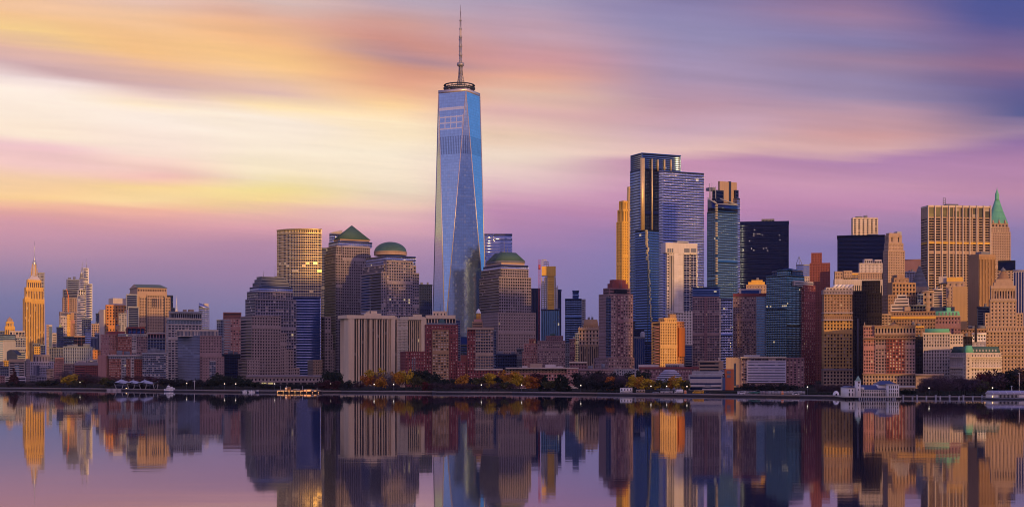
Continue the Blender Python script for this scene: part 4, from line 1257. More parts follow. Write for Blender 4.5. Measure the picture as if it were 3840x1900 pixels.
    for v0, v1, r in ((249, 237, 6.4), (237, 234, 4.5), (210, 205, 4.2), (178, 172, 4.0), (143, 136, 3.9), (112, 108, 3.2), (79, 76, 2.8)):
        mb = MB(); r *= .8 if v0 > 240 else .62; mb.lathe(cx, [(r * .8, Zh(v0, D)), (r, Zh((v0 * 2 + v1) / 3, D)), (r, Zh(v1, D))], 12); mb.build('spire_collar', [st], t)
    for v0, v1, r0, r1 in ((241, 207, 2.9, 2.7), (207, 174, 2.6, 2.9), (174, 140, 2.6, 2.6), (140, 110, 1.9, 1.9), (110, 77, 1.7, 1.6), (77, 44, 1.2, 1.0), (44, 20, .7, .25)):
        mb = MB(); mb.lathe(cx, [(r0 * .72, Zh(v0, D)), (r1 * .72, Zh(v1, D))], 10); mb.build('spire_stage', [st if (v0 - v1) != 30 else wall_mat('pale')], t)
    rr = random.Random(5)
    for k in range(16):
        v = rr.uniform(150, 235); a = rr.uniform(0, 6.28)
        mb = MB(); mb.tube((cx[0] + 2.2 * math.cos(a), cx[1] + 2.2 * math.sin(a), Zh(v, D)), (cx[0] + 2.2 * math.cos(a), cx[1] + 2.2 * math.sin(a), Zh(v - 7, D)), .35, .35, 5); mb.build('antenna', [st], t)


tallest_tower()


# ------------------------------------------------------------------ waterfront apartments in the centre
def waterfront_centre():
    b = Bld('apartment_tower', 'broad cream apartment slab with dark vertical window strips and blank end piers', 1290, 'apartment building', 'cream ribbed apartment slabs')
    b.box('wall', 1276, 1308, 1490, 1184, None, 'v10.4,11,.64,.97,1.0,8', 'peach', 'd', yaw=20, sl='v9,11,.55,.97,.8,6')
    b.box('pier', 1307, None, 1329, 1182, None, 'n', 'peach', 'd', ins=-1.6, dep=12)
    b.box('pier', 1467, None, 1482, 1182, None, 'n', 'peach', 'd', ins=-1.6, dep=12)
    for u in (1344, 1366, 1388, 1410, 1432, 1452):
        b.box('rib', u, None, u + 5, 1184, None, 'n', 'peach', 'd', ins=-1.0, dep=4)
    b.box('attic', 1300, None, 1476, 1180, 1191, 'n', 'peach', 'd', ins=-2.0, dep=24)
    b.box('penthouse', 1378, 1384, 1414, 1165, 1182, 'n', 'peach', 'd', ins=8, dep=12)
    b.box('penthouse', 1364, 1370, 1430, 1174, 1182, 'n', 'peach', 'd', ins=6, dep=14)
    b.units(1, 'peach', 1.5, 2)
    b = Bld('apartment_tower', 'cream ribbed apartment slab with a deep blue left side', 1400, 'apartment building', 'cream ribbed apartment slabs')
    b.box('wall', 1489, 1529, 1590, 1190, None, 'v10,11,.64,.97,1,8', 'peach', 'd', yaw=38, sl='g8,10.5,.5,.6,.6')
    b.box('pier', 1580, None, 1596, 1189, None, 'n', 'peach', 'd', ins=-1.4, dep=10)
    b.box('penthouse', 1548, 1556, 1582, 1178, 1191, 'n', 'peach', 'd', ins=6, dep=12)
    b.box('attic', 1500, 1532, 1594, 1186, 1196, 'n', 'peach', 'd', ins=-1.6)
    b = Bld('apartment_tower', 'cream ribbed apartment slab seen over the red brick tower with the green cupola', 1450, 'apartment building', 'cream ribbed apartment slabs')
    b.box('wall', 1596, None, 1708, 1184, None, 'v11,11,.64,.97,1,8', 'peach', 'd')
    b.box('dark_bay', 1708, None, 1727, 1197, None, 'h8,9,.9,.6,.5', 'slate', 'n', ins=3)
    b.box('penthouse', 1622, None, 1674, 1166, 1185, 'g13,20,.3,.4,.4', 'peach', 'd', ins=6, dep=14)
    b.box('attic', 1596, None, 1708, 1181, 1192, 'n', 'peach', 'd', ins=-1.2, dep=26)
    b.units(0, 'slate', 1, 3)
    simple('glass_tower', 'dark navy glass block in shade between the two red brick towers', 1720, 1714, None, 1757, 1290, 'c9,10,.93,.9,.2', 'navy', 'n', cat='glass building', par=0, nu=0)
    # red brick tower with tan centre
    b = Bld('brick_apartment_tower', 'red brick apartment tower with a tan window bay and small green cupola', 1240, 'apartment building')
    b.box('wall', 1592, 1598, 1718, 1216, None, 'g10,11,.42,.45,.5', 'darkred', 'y', yaw=12)
    b.box('tan_bay', 1616, 1622, 1684, 1236, None, 'g10,10.6,.72,.5,.6', 'umber', 'y', ins=-3, dep=8)
    b.box('low_wing', 1521, None, 1597, 1316, None, 'g9.5,11,.4,.45,.5', 'darkred', 'y', ins=-1)
    b.box('low_wing', 1714, None, 1746, 1353, None, 'g9.5,11,.45,.45,.5', 'darkred', 'y', ins=-2)
    b.box('window_strip', 1546, None, 1549.5, 1340, 1402, 'c4,8,.9,.8,.1', 'pale', 's', ins=-1.4, dep=2)
    b.box('window_strip', 1554, None, 1557.5, 1340, 1402, 'c4,8,.9,.8,.1', 'pale', 's', ins=-1.4, dep=2)
    b.box('roof_terrace', 1600, 1606, 1712, 1210, 1217, 'n', 'slate', 'd', ins=3)
    y = b.last[3] + 8
    for u, v0, v1, r in ((1656, 1212, 1198, 2.7), (1650, 1214, 1206, 2)):
        mb = MB(); mb.lathe((X(u, y), y), [(r, Zh(v0, y)), (r, Zh(v1 + 4, y)), (r * .8, Zh(v1 + 1, y)), (.2, Zh(v1 - 4, y))], 10); b.mesh('cupola', mb, wall_mat('verdigris'))
    simple('stair_building', 'blank low tan box between cream slabs and red brick wing', 1225, 1500, None, 1520, 1392, 'n', 'sand', cat='building', nu=0, par=0)
    # brick tower with lantern
    b = Bld('brick_apartment_tower', 'red and grey brick apartment tower crowned by a golden lantern with white dome', 1250, 'apartment building')
    b.box('wall', 1752, None, 1783, 1231, None, 'g10.5,10.8,.45,.5,.5', 'darkred', 'y')
    b.box('grey_bay', 1783, None, 1850, 1231, None, 'g9.4,10.8,.7,.66,.5', 'tan', 'm', ins=-1.0)
    b.box('glass_end', 1850, None, 1860, 1236, None, 'c6,10,.9,.85,.3', 'bluegrey', 'n', ins=1)
    b.box('cornice', 1750, None, 1852, 1227, 1233, 'n', 'sand', 'd', ins=-1.8, dep=26)
    b.box('brick_chunk', 1727, None, 1753, 1330, None, 'n', 'redbrick', 'd', ins=2)
    b.box('setback', 1772, None, 1810, 1205, 1228, 'h8,9,.9,.3,.3', 'brown', 'd', ins=5, dep=14)
    b.box('setback', 1777, None, 1806, 1196, 1206, 'n', 'rose', 'd', ins=7, dep=10)
    y = b.last[3] + 4; x = X(1794, y)
    for k in range(8):
        a = k * math.pi / 4 + .2; mb = MB(); mb.tube((x + 1.75 * math.cos(a), y + 1.75 * math.sin(a), Zh(1196.3, y)), (x + 1.75 * math.cos(a), y + 1.75 * math.sin(a), Zh(1174, y)), .34, .34, 5); b.mesh('lantern_column', mb, wall_mat('gold'))
    mb = MB(); mb.lathe((x, y), [(1.4, Zh(1196.3, y)), (1.4, Zh(1174, y))], 12); b.mesh('lantern_core', mb, wall_mat('orange'))
    mb = MB(); mb.lathe((x, y), [(2.3, Zh(1174.2, y)), (2.4, Zh(1171, y)), (1.7, Zh(1169, y)), (1.6, Zh(1164, y)), (1.0, Zh(1161, y)), (.15, Zh(1157, y))], 14); b.mesh('dome', mb, wall_mat('white'), smooth=True)
    b = simple('brick_lowrise', 'red brick low block with a pale roof line at the foot of the lantern tower', 1190, 1752, None, 1884, 1384, 'g10.8,12,.45,.5,.5', 'darkred', 'y', cat='apartment building', nu=0, par=0)
    b.box('cornice', 1780, None, 1886, 1381, 1385, 'n', 'cream', 'd', ins=-.9, dep=27)
    simple('glass_building', 'dark navy low block with pale lit windows beside flat roofed granite tower', 1440, 1857, None, 1948, 1327, 'g9,11,.6,.5,.5', 'navy', 'k', cat='building')
    simple('glass_building', 'narrow dark block with bluish windows left of stepped red brick house', 1430, 1938, None, 1962, 1306, 'g7,9,.7,.6,.4', 'slate', 'm', cat='building', nu=0)
    b = Bld('brick_apartment_building', 'stepped red brick apartment house with gabled top', 1400, 'apartment building')
    b.box('wall', 1959, None, 2017, 1318, None, 'g8.6,10,.42,.5,.5', 'rose', 'y')
    b.box('upper_tier', 1966, None, 2016, 1288, 1319, 'g8,10,.42,.5,.5', 'rose', 'y', ins=3)
    b.box('gable', 1984, None, 2010, 1270, 1289, 'g9,11,.3,.4,.5', 'brick', 'y', ins=6, dep=10)
    b = Bld('brick_apartment_building', 'mauve brick apartment block with a planted roof below the crane tower', 1380, 'apartment building')
    b.box('wall', 2015, None, 2120, 1276, None, 'g7.2,8.8,.5,.45,.5', 'mauve', 'y')
    b.box('dark_side', 2120, None, 2136, 1284, None, 'g7,9,.4,.5,.5', 'slate', 'd', ins=1)
    b.box('attic', 2046, None, 2112, 1258, 1277, 'g8,10,.4,.45,.4', 'plum', 'd', ins=5, dep=14)
    b.units(2, 'verdigris', 4)
    simple('brick_apartment_building', 'narrow red brick block with lit windows left of the arched tan building', 1430, 2136, None, 2158, 1270, 'g6,9,.5,.5,.5', 'plum', 'y', cat='apartment building', nu=1)
    simple('glass_building', 'narrow blue block between red brick strip and the arched tan building', 1440, 2157, None, 2172, 1248, 'g7,9,.7,.6,.4', 'bluegrey', 'n', cat='building', nu=1)
    # low apartment rows along the esplanade
    b = Bld('apartment_row', 'low apartment row with tan top floors, brick below and a taller brick end', 1150, 'apartment building')
    b.box('wall', 1896, None, 2127, 1397, None, 'g10,12.5,.62,.66,.6', 'rose', 'y', dep=40)
    b.box('upper_floors', 1896, None, 2127, 1379, 1398, 'g12,9.5,.36,.42,.6', 'sand', 'd', ins=2, dep=36)
    b.box('brick_end', 2126, None, 2168, 1381, None, 'g12.6,10,.5,.46,.6', 'rose', 'y', ins=-3, dep=40)
    b.box('entrance', 2139, None, 2168, 1446, None, 'g14,60,.35,.6,2', 'cream', 'd', ins=-4, dep=4)
    b.box('cornice', 1896, None, 2170, 1377, 1380, 'n', 'cream', 'd', ins=-3.6, dep=44)
    for u0, u1, v in ((1988, 2033, 1362), (2045, 2084, 1366), (1958, 1978, 1371), (2086, 2112, 1372)):
        b.box('rooftop_unit', u0, None, u1, v, 1380, 'n', 'sand' if v < 1365 else 'pale', 'd', ins=9, dep=14)
    simple('brick_lowrise', 'brown brick house with a pale roof slab behind the low apartment row', 1260, 2136, None, 2200, 1357, 'g11,11,.5,.4,.6', 'plum', 'd', cat='apartment building', nu=0).box('roof_slab', 2134, None, 2202, 1355, 1358.5, 'n', 'cream', 'd', ins=-1, dep=28)
    b = simple('apartment_row', 'low mauve brick apartment row with pale lintels behind dark trees', 1200, 2168, None, 2299, 1384, 'g11,10,.55,.45,.6', 'mauve', 'y', cat='apartment building', nu=2)
    b = Bld('apartment_row', 'low grey apartment row with two glazed stair bays', 1200, 'apartment building')
    b.box('wall', 2299, None, 2396, 1383, None, 'g6.4,10,.55,.62,.6', 'grey', 'm')
    for u in (2322, 2373):
        b.box('stair_bay', u, None, u + 8, 1380, None, 'h6,10,.9,.7,.3', 'pale', 'm', ins=-1, dep=5)
    b.units(2, 'slate', 3)
    b = Bld('apartment_row', 'long low red brick row behind the yellow trees and the terraced pavilion', 1200, 'apartment building')
    b.box('wall', 2396, None, 2622, 1379, None, 'g10,11.4,.38,.45,.5', 'plum', 'y', dep=30)
    b.box('attic', 2396, None, 2622, 1375, 1380, 'n', 'darkred', 'd', ins=-.7, dep=32)
    b.box('rooftop_unit', 2394, None, 2470, 1366, 1376, 'n', 'pale', 'd', ins=4, dep=14)
    b.box('rooftop_unit', 2496, None, 2566, 1363, 1376, 'v9,9,.8,.8,.3', 'cream', 'm', ins=5, dep=14)


waterfront_centre()


# ------------------------------------------------------------------ between the tallest tower and the blue towers
def centre_right():
    b = Bld('unfinished_tower', 'tower under construction with a bare golden concrete core and red hoist', 1850, 'skyscraper')
    b.box('glass_floors', 2028, None, 2098, 1157, None, 'v7,9,.7,.97,.4', 'flav', 't')
    b.box('core', 2053, None, 2079, 1030, 1158, 'g30,9.4,.94,.06,.4', 'gold', 'd', ins=-.5, dep=14)
    b.box('core_head', 2031, None, 2084, 998, 1031, 'n', 'gold', 'd', ins=-.9, dep=16)
    fp = b.foot(2030, None, 2092, 2, dep=24)
    for k in range(15):
        v = 1038 + 8 * k; mb = MB(); D = fp[1][1]
        g = b.foot(2030 if k > 1 else 2044, None, (2090 if k > 4 else 2084), 2, dep=24)
        mb.hull([(p[0], p[1], Zh(v + 1.6, D)) for p in g], [(p[0], p[1], Zh(v, D)) for p in g]); b.mesh('floor_slab', mb, wall_mat('concrete'))
    for u in (2031, 2042, 2050, 2083, 2090):
        mb = MB(); P = at(u, 1040, fp[1][1] + 2); mb.tube((P[0], P[1], Zh(1158, fp[1][1])), (P[0], P[1], Zh(1040 if u < 2090 else 1070, fp[1][1])), .7, .7, 5); b.mesh('column', mb, wall_mat('pale'))
    for u in (2032, 2040, 2048, 2056):
        mb = MB(); mb.tube(at(u, 998.3, fp[1][1] + 4), at(u, 973 if u < 2050 else 985, fp[1][1] + 4), .5, .5, 5); b.mesh('scaffold_post', mb, wall_mat('pale'))
    for v in (974, 982, 990):
        mb = MB(); mb.tube(at(2031, v, fp[1][1] + 4), at(2057 if v > 980 else 2049, v, fp[1][1] + 4), .5, .5, 5); b.mesh('scaffold_rail', mb, wall_mat('pale'))
    y = 1835
    t = thing('hoist_mast', 'thin red lattice construction hoist on left side of the golden core tower', 'hoist', (*at(2023, 0, y)[:2], GROUND))
    red = paint('hoist_red', (.42, .06, .08), .5)
    mb = MB()
    for du in (-2.6, 2.6):
        mb.tube(at(2023 + du, 1300, y), at(2023 + du, 972, y), .36, .36, 4)
    for k in range(60):
        v = 1300 - 5.46 * k; mb.tube(at(2020.4, v, y), at(2025.6, v - 5.4, y), .22, .22, 3)
    mb.build('mast', [red], t)
    mb = MB(); p = at(2023, 1010, y - 1); mb.hull([(p[0] - 1.5, p[1] - 1, p[2]), (p[0] + 1.5, p[1] - 1, p[2]), (p[0] + 1.5, p[1] + 1, p[2]), (p[0] - 1.5, p[1] + 1, p[2])], [(p[0] - 1.5, p[1] - 1, p[2] + 6), (p[0] + 1.5, p[1] - 1, p[2] + 6), (p[0] + 1.5, p[1] + 1, p[2] + 6), (p[0] - 1.5, p[1] + 1, p[2] + 6)]); mb.build('cage', [red], t)
    simple('dark_tower', 'dark blue slab tower left behind the golden core tower', 2250, 1992, None, 2026, 1081, 'v6,9,.5,.97,.5', 'navy', 'k', cat='tower', nu=0)
    simple('dark_tower', 'dark blue slab tower right behind the golden core tower', 2240, 2089, None, 2105, 1085, 'v6,9,.5,.97,.5', 'navy', 'k', cat='tower', nu=0)
    b = Bld('glass_tower', 'blue glass residential tower with a square box on top, standing alone', 2000, 'glass tower')
    b.box('glass_wall', 2119, 2119, 2181, 1119, None, 'g8.5,8.6,.85,.62,.5', 'fblue', 'n')
    b.box('stone_wall', 2181, None, 2196, 1121, None, 'g5,8.6,.5,.5,.5', 'grey', 'm', ins=.6)
    b.box('penthouse', 2147, None, 2171, 1089, 1120, 'h9,16,.9,.7,.4', 'fblue', 'n', ins=8, dep=16)
    b.parapet(1, .3)
    b = Bld('arched_stone_building', 'ornate tan stone office with arched top windows and a dark mansard roof', 1500, 'building')
    b.box('wall', 2170, None, 2246, 1290, None, 'v7.2,9,.5,.97,.8,6', 'sand', 'w')
    b.box('upper_wall', 2170, None, 2246, 1232, 1291, 'g12.6,14,.4,.66,.8', 'sand', 'w', ins=-.4)
    b.box('cornice', 2168, None, 2248, 1229, 1234, 'n', 'sand', 'w', ins=-1.4, dep=27)
    for k in range(9):
        u = 2171 + k * 8.6; fp = b.foot(u, None, u + 4, -1.2, dep=2)
        b.frustum('finial', fp, Zh(1229.3, fp[1][1]), b.shrink(fp, .1), Zh(1222, fp[1][1]), 'sand')
    fp = b.foot(2186, 2186, 2246, 4, dep=18); hi = b.shrink(fp, .8)
    b.frustum('mansard_roof', fp, Zh(1230, fp[1][1]), hi, Zh(1197, fp[1][1]), 'umber')
    b.last = (hi, 0, Zh(1197, fp[1][1]), fp[1][1]); b.units(2, 'slate', 3, 1)
    b = Bld('brick_apartment_tower', 'tall brown brick apartment tower with stepped dark red crown and glass strip', 1310, 'apartment building')
    b.box('wall', 2245, 2282, 2374, 1101, None, 'g11.4,11.2,.6,.5,.6', 'mauve', 'y', yaw=32, sl='g8,11.2,.5,.5,.6')
    b.box('glass_strip', 2281, None, 2291, 1112, None, 'c9,10,.9,.85,.2', 'slate', 'n', ins=-.8, dep=4)
    b.box('red_bay', 2316, None, 2339, 1104, None, 'g11.4,11.2,.6,.5,.6', 'plum', 'y', ins=-.9, dep=5)
    b.box('low_wing', 2282, None, 2379, 1340, None, 'g11.4,11.2,.55,.5,.6', 'mauve', 'y', ins=-4)
    b.box('crown_step', 2262, 2284, 2364, 1079, 1102, 'h9,11,.9,.4,.6', 'plum', 'd', ins=4)
    b.box('crown_step', 2278, 2296, 2356, 1062, 1080, 'n', 'darkred', 'd', ins=6)
    b.box('crown_step', 2286, 2300, 2347, 1048, 1063, 'n', 'darkred', 'd', ins=8)
    b.box('dark_dormer', 2308, None, 2352, 1084, 1097, 'n', 'black', 'k', ins=2, dep=8)
    b.units(1, 'slate', 1, 2)
    b = Bld('stone_skyscraper', 'slim golden limestone tower with stepped top beside the dark glass tower', 1580, 'skyscraper')
    b.box('shaft', 2311, 2334, 2357, 830, None, 'g10,10,.34,.5,.5', 'gold', 'd', yaw=40)
    b.box('upper_tier', 2315, 2336, 2356.5, 785, 831, 'v9,9,.36,.9,.6', 'gold', 'd', ins=2.5)
    b.box('crown_tier', 2321, 2338, 2356, 752, 786, 'v9,9,.4,.8,.6', 'gold', 'd', ins=5)
    b = Bld('glass_skyscraper', 'tall dark glass tower with painted gold glint strips and louvred crown', 1900, 'skyscraper')
    b.box('shaft', 2363, 2406, 2555, 632, None, 'g11,10.4,.9,.66,.5', 'fnavy', 'k', yaw=30, dep=40, sl='c9,10.4,.93,.86,.2')
    b.box('blue_side', 2362.5, 2405, 2408, 632, 1200, 'c9,10.4,.93,.88,.2', 'fblue', 'b', ins=-.3)
    b.box('louvred_crown', 2364, 2407, 2554, 572, 633, 'h14,7.4,.96,.5,.5', 'fblue', 'k', ins=.6)
    gf = paint('glint_metal', (.85, .62, .30), .45, .55)  # gold reflections on the glass, built as gold coloured metal strips
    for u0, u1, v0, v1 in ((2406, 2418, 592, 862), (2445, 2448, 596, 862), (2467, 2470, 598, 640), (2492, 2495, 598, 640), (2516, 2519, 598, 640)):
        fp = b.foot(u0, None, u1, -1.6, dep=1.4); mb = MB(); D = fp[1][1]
        mb.hull([(p[0], p[1], Zh(v1, D)) for p in fp], [(p[0], p[1], Zh(v0, D)) for p in fp]); b.mesh('glint_fin', mb, gf)
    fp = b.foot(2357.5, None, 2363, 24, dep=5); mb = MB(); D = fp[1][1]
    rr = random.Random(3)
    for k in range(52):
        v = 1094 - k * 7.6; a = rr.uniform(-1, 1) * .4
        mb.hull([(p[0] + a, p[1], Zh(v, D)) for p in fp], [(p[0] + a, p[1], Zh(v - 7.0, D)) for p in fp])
    b.mesh('glint_edge', mb, gf)
    b = Bld('glass_skyscraper', 'broad lavender glass slab tower with a narrow pinkish left edge', 1700, 'skyscraper')
    b.box('shaft', 2471, 2485, 2640, 639, None, 'c12,9.8,.96,.95,.06', 'flav', 'l', yaw=30, dep=60, sl='c9,9.8,.8,.85,.2')
    b.box('edge', 2470.5, 2484.5, 2487, 637, 1220, 'g5,9.8,.5,.6,.02', 'flav', 'l', ins=-.4, dep=10)
    b = Bld('glass_tower', 'shorter dark blue glass tower with a crooked reflected glint modelled in gold', 1620, 'glass tower')
    b.box('shaft', 2382, 2428, 2472, 860, None, 'c11,9.6,.95,.88,.15', 'fnavy', 'b', yaw=42)
    gl = paint('glint_glass', (.95, .72, .34), .3, .7)  # reflected sparkle put into gold coloured pieces on the glass
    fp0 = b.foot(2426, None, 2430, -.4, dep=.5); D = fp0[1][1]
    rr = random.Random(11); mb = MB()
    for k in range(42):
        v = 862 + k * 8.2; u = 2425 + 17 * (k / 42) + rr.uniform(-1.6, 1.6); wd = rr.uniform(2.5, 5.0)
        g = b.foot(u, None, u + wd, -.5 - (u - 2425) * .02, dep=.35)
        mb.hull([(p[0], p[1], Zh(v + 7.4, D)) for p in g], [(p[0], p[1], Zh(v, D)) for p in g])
    b.mesh('glint_seam', mb, gl)
    simple('glass_building', 'black glass block at the foot of the shorter blue glass tower', 1560, 2376, None, 2416, 1232, 'h10,8,.95,.7,.3', 'navy', 'k', cat='glass building', par=0, nu=0)
    b = Bld('glass_building', 'dark round topped glass block with a small drum behind the orange tower', 1500, 'glass building')
    b.box('wall', 2378, None, 2418, 1262, None, 'v8,9,.8,.97,.3', 'slate', 'n')
    b.box('side_wall', 2418, None, 2444, 1284, None, 'c9,9,.93,.88,.2', 'navy', 'n', ins=1)
    y = b.last[3] + 8
    mb = MB(); mb.lathe((X(2410, y), y), [(2.6, Zh(1263, y)), (2.6, Zh(1250, y)), (2.0, Zh(1245, y)), (.3, Zh(1242, y))], 12); b.mesh('roof_drum', mb, wall_mat('zinc'), smooth=True)
    b = Bld('hotel_tower', 'white gridded hotel tower with two large dark windows at its top', 1520, 'hotel tower')
    b.box('wall', 2496, 2501, 2615, 912, None, 'g11.2,10.6,.6,.5,.6', (.58, .53, .51), 'd', yaw=27)
    b.box('glass_strip', 2510, None, 2527, 952, 1166, 'v5.5,9,.6,.98,.5', (.58, .53, .51), 'd', ins=-.7, dep=5)
    b.box('blank_bay', 2528, None, 2561, 940, 1170, 'g33,9,.02,.02,.1', (.58, .53, .51), 'd', ins=-1.0, dep=5)
    b.box('glass_strip', 2565, None, 2586, 950, 1164, 'c10,9,.92,.85,.2', (.58, .53, .51), 'n', ins=-.8, dep=5)
    b.box('glass_strip', 2591, None, 2611, 950, 1164, 'c10,9,.92,.85,.2', (.58, .53, .51), 'n', ins=-.8, dep=5)
    b.box('attic', 2496, None, 2615, 909, 946, 'n', (.58, .53, .51), 'd', ins=-1.2, dep=10)
    for u0, u1 in ((2503, 2509), (2511, 2517), (2519, 2525), (2566, 2586), (2591, 2611)):
        b.box('top_window', u0, None, u1, 931, 944, 'n', 'slate', 'd', ins=-1.4, dep=1)
    b.box('rooftop_unit', 2540, None, 2582, 903, 910, 'h9,5,.9,.4,.3', 'zinc', 'd', ins=6, dep=10)
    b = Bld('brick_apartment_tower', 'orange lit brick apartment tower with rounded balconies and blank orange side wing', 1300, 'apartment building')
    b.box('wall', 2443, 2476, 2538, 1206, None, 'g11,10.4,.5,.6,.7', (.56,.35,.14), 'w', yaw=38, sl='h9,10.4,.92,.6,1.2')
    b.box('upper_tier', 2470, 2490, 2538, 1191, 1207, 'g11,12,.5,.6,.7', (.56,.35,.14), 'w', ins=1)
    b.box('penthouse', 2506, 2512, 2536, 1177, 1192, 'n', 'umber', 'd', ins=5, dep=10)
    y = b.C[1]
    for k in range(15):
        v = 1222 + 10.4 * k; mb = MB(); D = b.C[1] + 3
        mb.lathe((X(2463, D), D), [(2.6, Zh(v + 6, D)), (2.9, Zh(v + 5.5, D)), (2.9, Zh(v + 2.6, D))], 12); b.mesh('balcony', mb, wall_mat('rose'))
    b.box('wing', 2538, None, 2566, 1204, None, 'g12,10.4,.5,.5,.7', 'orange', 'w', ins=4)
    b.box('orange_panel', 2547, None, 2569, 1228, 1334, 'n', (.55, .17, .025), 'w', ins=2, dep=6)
    b.box('lower_wing', 2568, None, 2597, 1292, None, 'h8,9,.9,.6,.5', 'slate', 'n', ins=8)


centre_right()
# ------------------------------------------------------------------ right of centre: glass towers and brick apartments
def right_glass():
    b = Bld('glass_tower', 'green glass residential tower with a sloping crown, masts and golden stone core', 1560, 'skyscraper')
    b.box('shaft', 2651, 2690, 2766, 790, None, 'g11,9.4,.86,.62,.04', 'fteal', 't', yaw=40)
    b.box('side_shaft', 2764, None, 2775, 742, None, 'c6,9.4,.9,.85,.2', 'flav', 'l', ins=7)
    fp = b.foot(2653, 2691, 2766, .8); D = fp[1][1]
    q = [np.array(p) for p in fp]
    mb = MB(); mb.hull([(p[0], p[1], Zh(790.3, D)) for p in q], [(q[0][0], q[0][1], Zh(742, D)), (q[1][0], q[1][1], Zh(765, D)), (q[2][0], q[2][1], Zh(768, D)), (q[3][0], q[3][1], Zh(742, D))])
    b.mesh('sloping_crown', mb, glass_mat('n'))
    for a, c_ in (((2653, 742), (2690, 765)), ((2690, 765), (2766, 768)), ((2676, 752), (2690, 765)), ((2700, 745), (2766, 768))):
        mb = MB(); mb.tube(at(*a, D - 2), at(*c_, D - 2), .7, .7, 5); b.mesh('crown_rim', mb, wall_mat('zinc'))
    b.box('stone_core', 2694, 2699, 2763, 679, 760, 'n', 'sand', 'd', ins=14, dep=16)
    b.box('core_slot', 2735, None, 2742, 680, 758, 'n', 'navy', 'd', ins=13.2, dep=3)
    b.box('dark_screen', 2686, None, 2714, 712, 762, 'h9,12,.95,.8,.3', 'navy', 'k', ins=11, dep=8)
    b.box('dark_screen', 2758, None, 2770, 712, 760, 'h9,12,.95,.8,.3', 'navy', 'k', ins=11, dep=8)
    b.box('roof_deck', 2664, None, 2684, 702, 712, 'n', 'slate', 'd', ins=14, dep=8)
    for u, v0, v1 in ((2661, 745, 688), (2670, 745, 686), (2677, 712, 698), (2683, 745, 700), (2665, 745, 702)):
        mb = MB(); mb.tube(at(u, v0, D + 8), at(u, v1, D + 8), .45, .3, 5); b.mesh('mast', mb, wall_mat('zinc'))
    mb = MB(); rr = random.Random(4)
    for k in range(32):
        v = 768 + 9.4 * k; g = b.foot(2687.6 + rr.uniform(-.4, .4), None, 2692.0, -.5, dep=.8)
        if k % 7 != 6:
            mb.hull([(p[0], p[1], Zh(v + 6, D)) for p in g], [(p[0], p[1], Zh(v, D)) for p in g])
    b.mesh('glint_seam', mb, paint('glint_glass', (.95, .72, .34), .3, .7))  # gold line of reflected light, modelled in coloured pieces
    b = Bld('black_office_tower', 'broad black office tower with a few tiny lit windows', 1950, 'office tower')
    b.box('wall', 2774, None, 2958, 834, None, 'h12,9.4,.97,.66,.3', 'fnavy', 'k', dep=45)
    b.box('roof_edge', 2774, None, 2959, 831, 842, 'n', 'fnavy', 'k', ins=-.4, dep=46)
    b.box('penthouse', 2856, None, 2904, 821, 833, 'g12,12,.7,.5,.5', 'slate', 'd', ins=12, dep=14)
    rr = random.Random(8); lm = paint('lit_window_white', (1, .93, .8), .5, 0, .6)
    for u, v in ((2829, 860), (2826, 875), (2841, 876), (2848, 875), (2858, 880), (2826, 882), (2810, 902), (2817, 930), (2826, 937), (2862, 930), (2872, 928), (2878, 938), (2921, 880), (2924, 898), (2786, 937)):
        fp = b.foot(u, None, u + 2.4, -.9, dep=.6); mb = MB(); mb.hull([(p[0], p[1], Zh(v + 2.4, fp[1][1])) for p in fp], [(p[0], p[1], Zh(v, fp[1][1])) for p in fp]); b.mesh('lit_window', mb, lm)
    b = Bld('apartment_tower', 'brown and glass apartment block with dark blue top floors and a pale ribbed corner', 1350, 'apartment building')
    b.box('wall', 2597, None, 2698, 1112, None, 'g8.8,9.4,.7,.62,.5', 'mauve', 'm')
    b.box('top_floors', 2597, None, 2699, 1076, 1113, 'h9,8.6,.95,.7,.4', 'fblue', 'n', ins=.5)
    b.box('ribbed_corner', 2698, None, 2703, 1120, None, 'g5,9.4,.6,.4,.3', 'cream', 'm', ins=-1.0)
    b.box('glass_wing', 2702, None, 2747, 1120, None, 'g9,9.4,.8,.66,.04', 'flav', 'm', ins=1)
    b.box('brick_strip', 2640, None, 2652, 1114, None, 'g6,9.4,.4,.4,.4', 'plum', 'd', ins=-.5, dep=4)
    b = Bld('apartment_tower', 'mauve gridded apartment block with blue roof box and red brick right edge', 1400, 'apartment building')
    b.box('wall', 2749, None, 2835, 1108, None, 'g8.6,9.2,.55,.5,.6', 'mauve', 'y')
    b.box('glass_bay', 2835, None, 2887, 1108, None, 'h9,9.2,.93,.6,.6', 'zinc', 't', ins=-.6)
    b.box('brick_edge', 2887, None, 2912, 1096, None, 'g9,9.2,.3,.4,.5', 'darkred', 'd', ins=.4)
    b.box('cornice', 2749, None, 2890, 1100, 1109, 'n', 'darkred', 'd', ins=-1, dep=26)
    b.box('penthouse', 2772, None, 2854, 1083, 1101, 'h30,22,.97,.8,.3', 'pale', 'n', ins=6, dep=14)
    b = Bld('stone_building', 'stepped golden stone tower top peeking over the mauve apartment block', 1700, 'building')
    b.box('shaft', 2798, None, 2881, 1067, None, 'g10,12,.25,.3,.4', 'sand', 'd', dep=30)
    b.box('upper_tier', 2806, None, 2868, 1057, 1068, 'n', 'gold', 'd', ins=3, dep=24)
    b.box('crown_tier', 2818, None, 2860, 1050, 1058, 'n', 'gold', 'd', ins=6, dep=16)
    b.units(3, 'slate', 4)
    b = Bld('glass_apartment_tower', 'teal glass apartment tower with an angled glass top and red brick right wing', 1350, 'apartment building')
    b.box('glass_wall', 2914, 2952, 2972, 1010, None, 'c10,9,.93,.8,.25', 'fteal', 't', yaw=52)
    fp = b.foot(2914, 2952, 3012, .3); q = [np.array(p) for p in fp]; D = q[1][1]
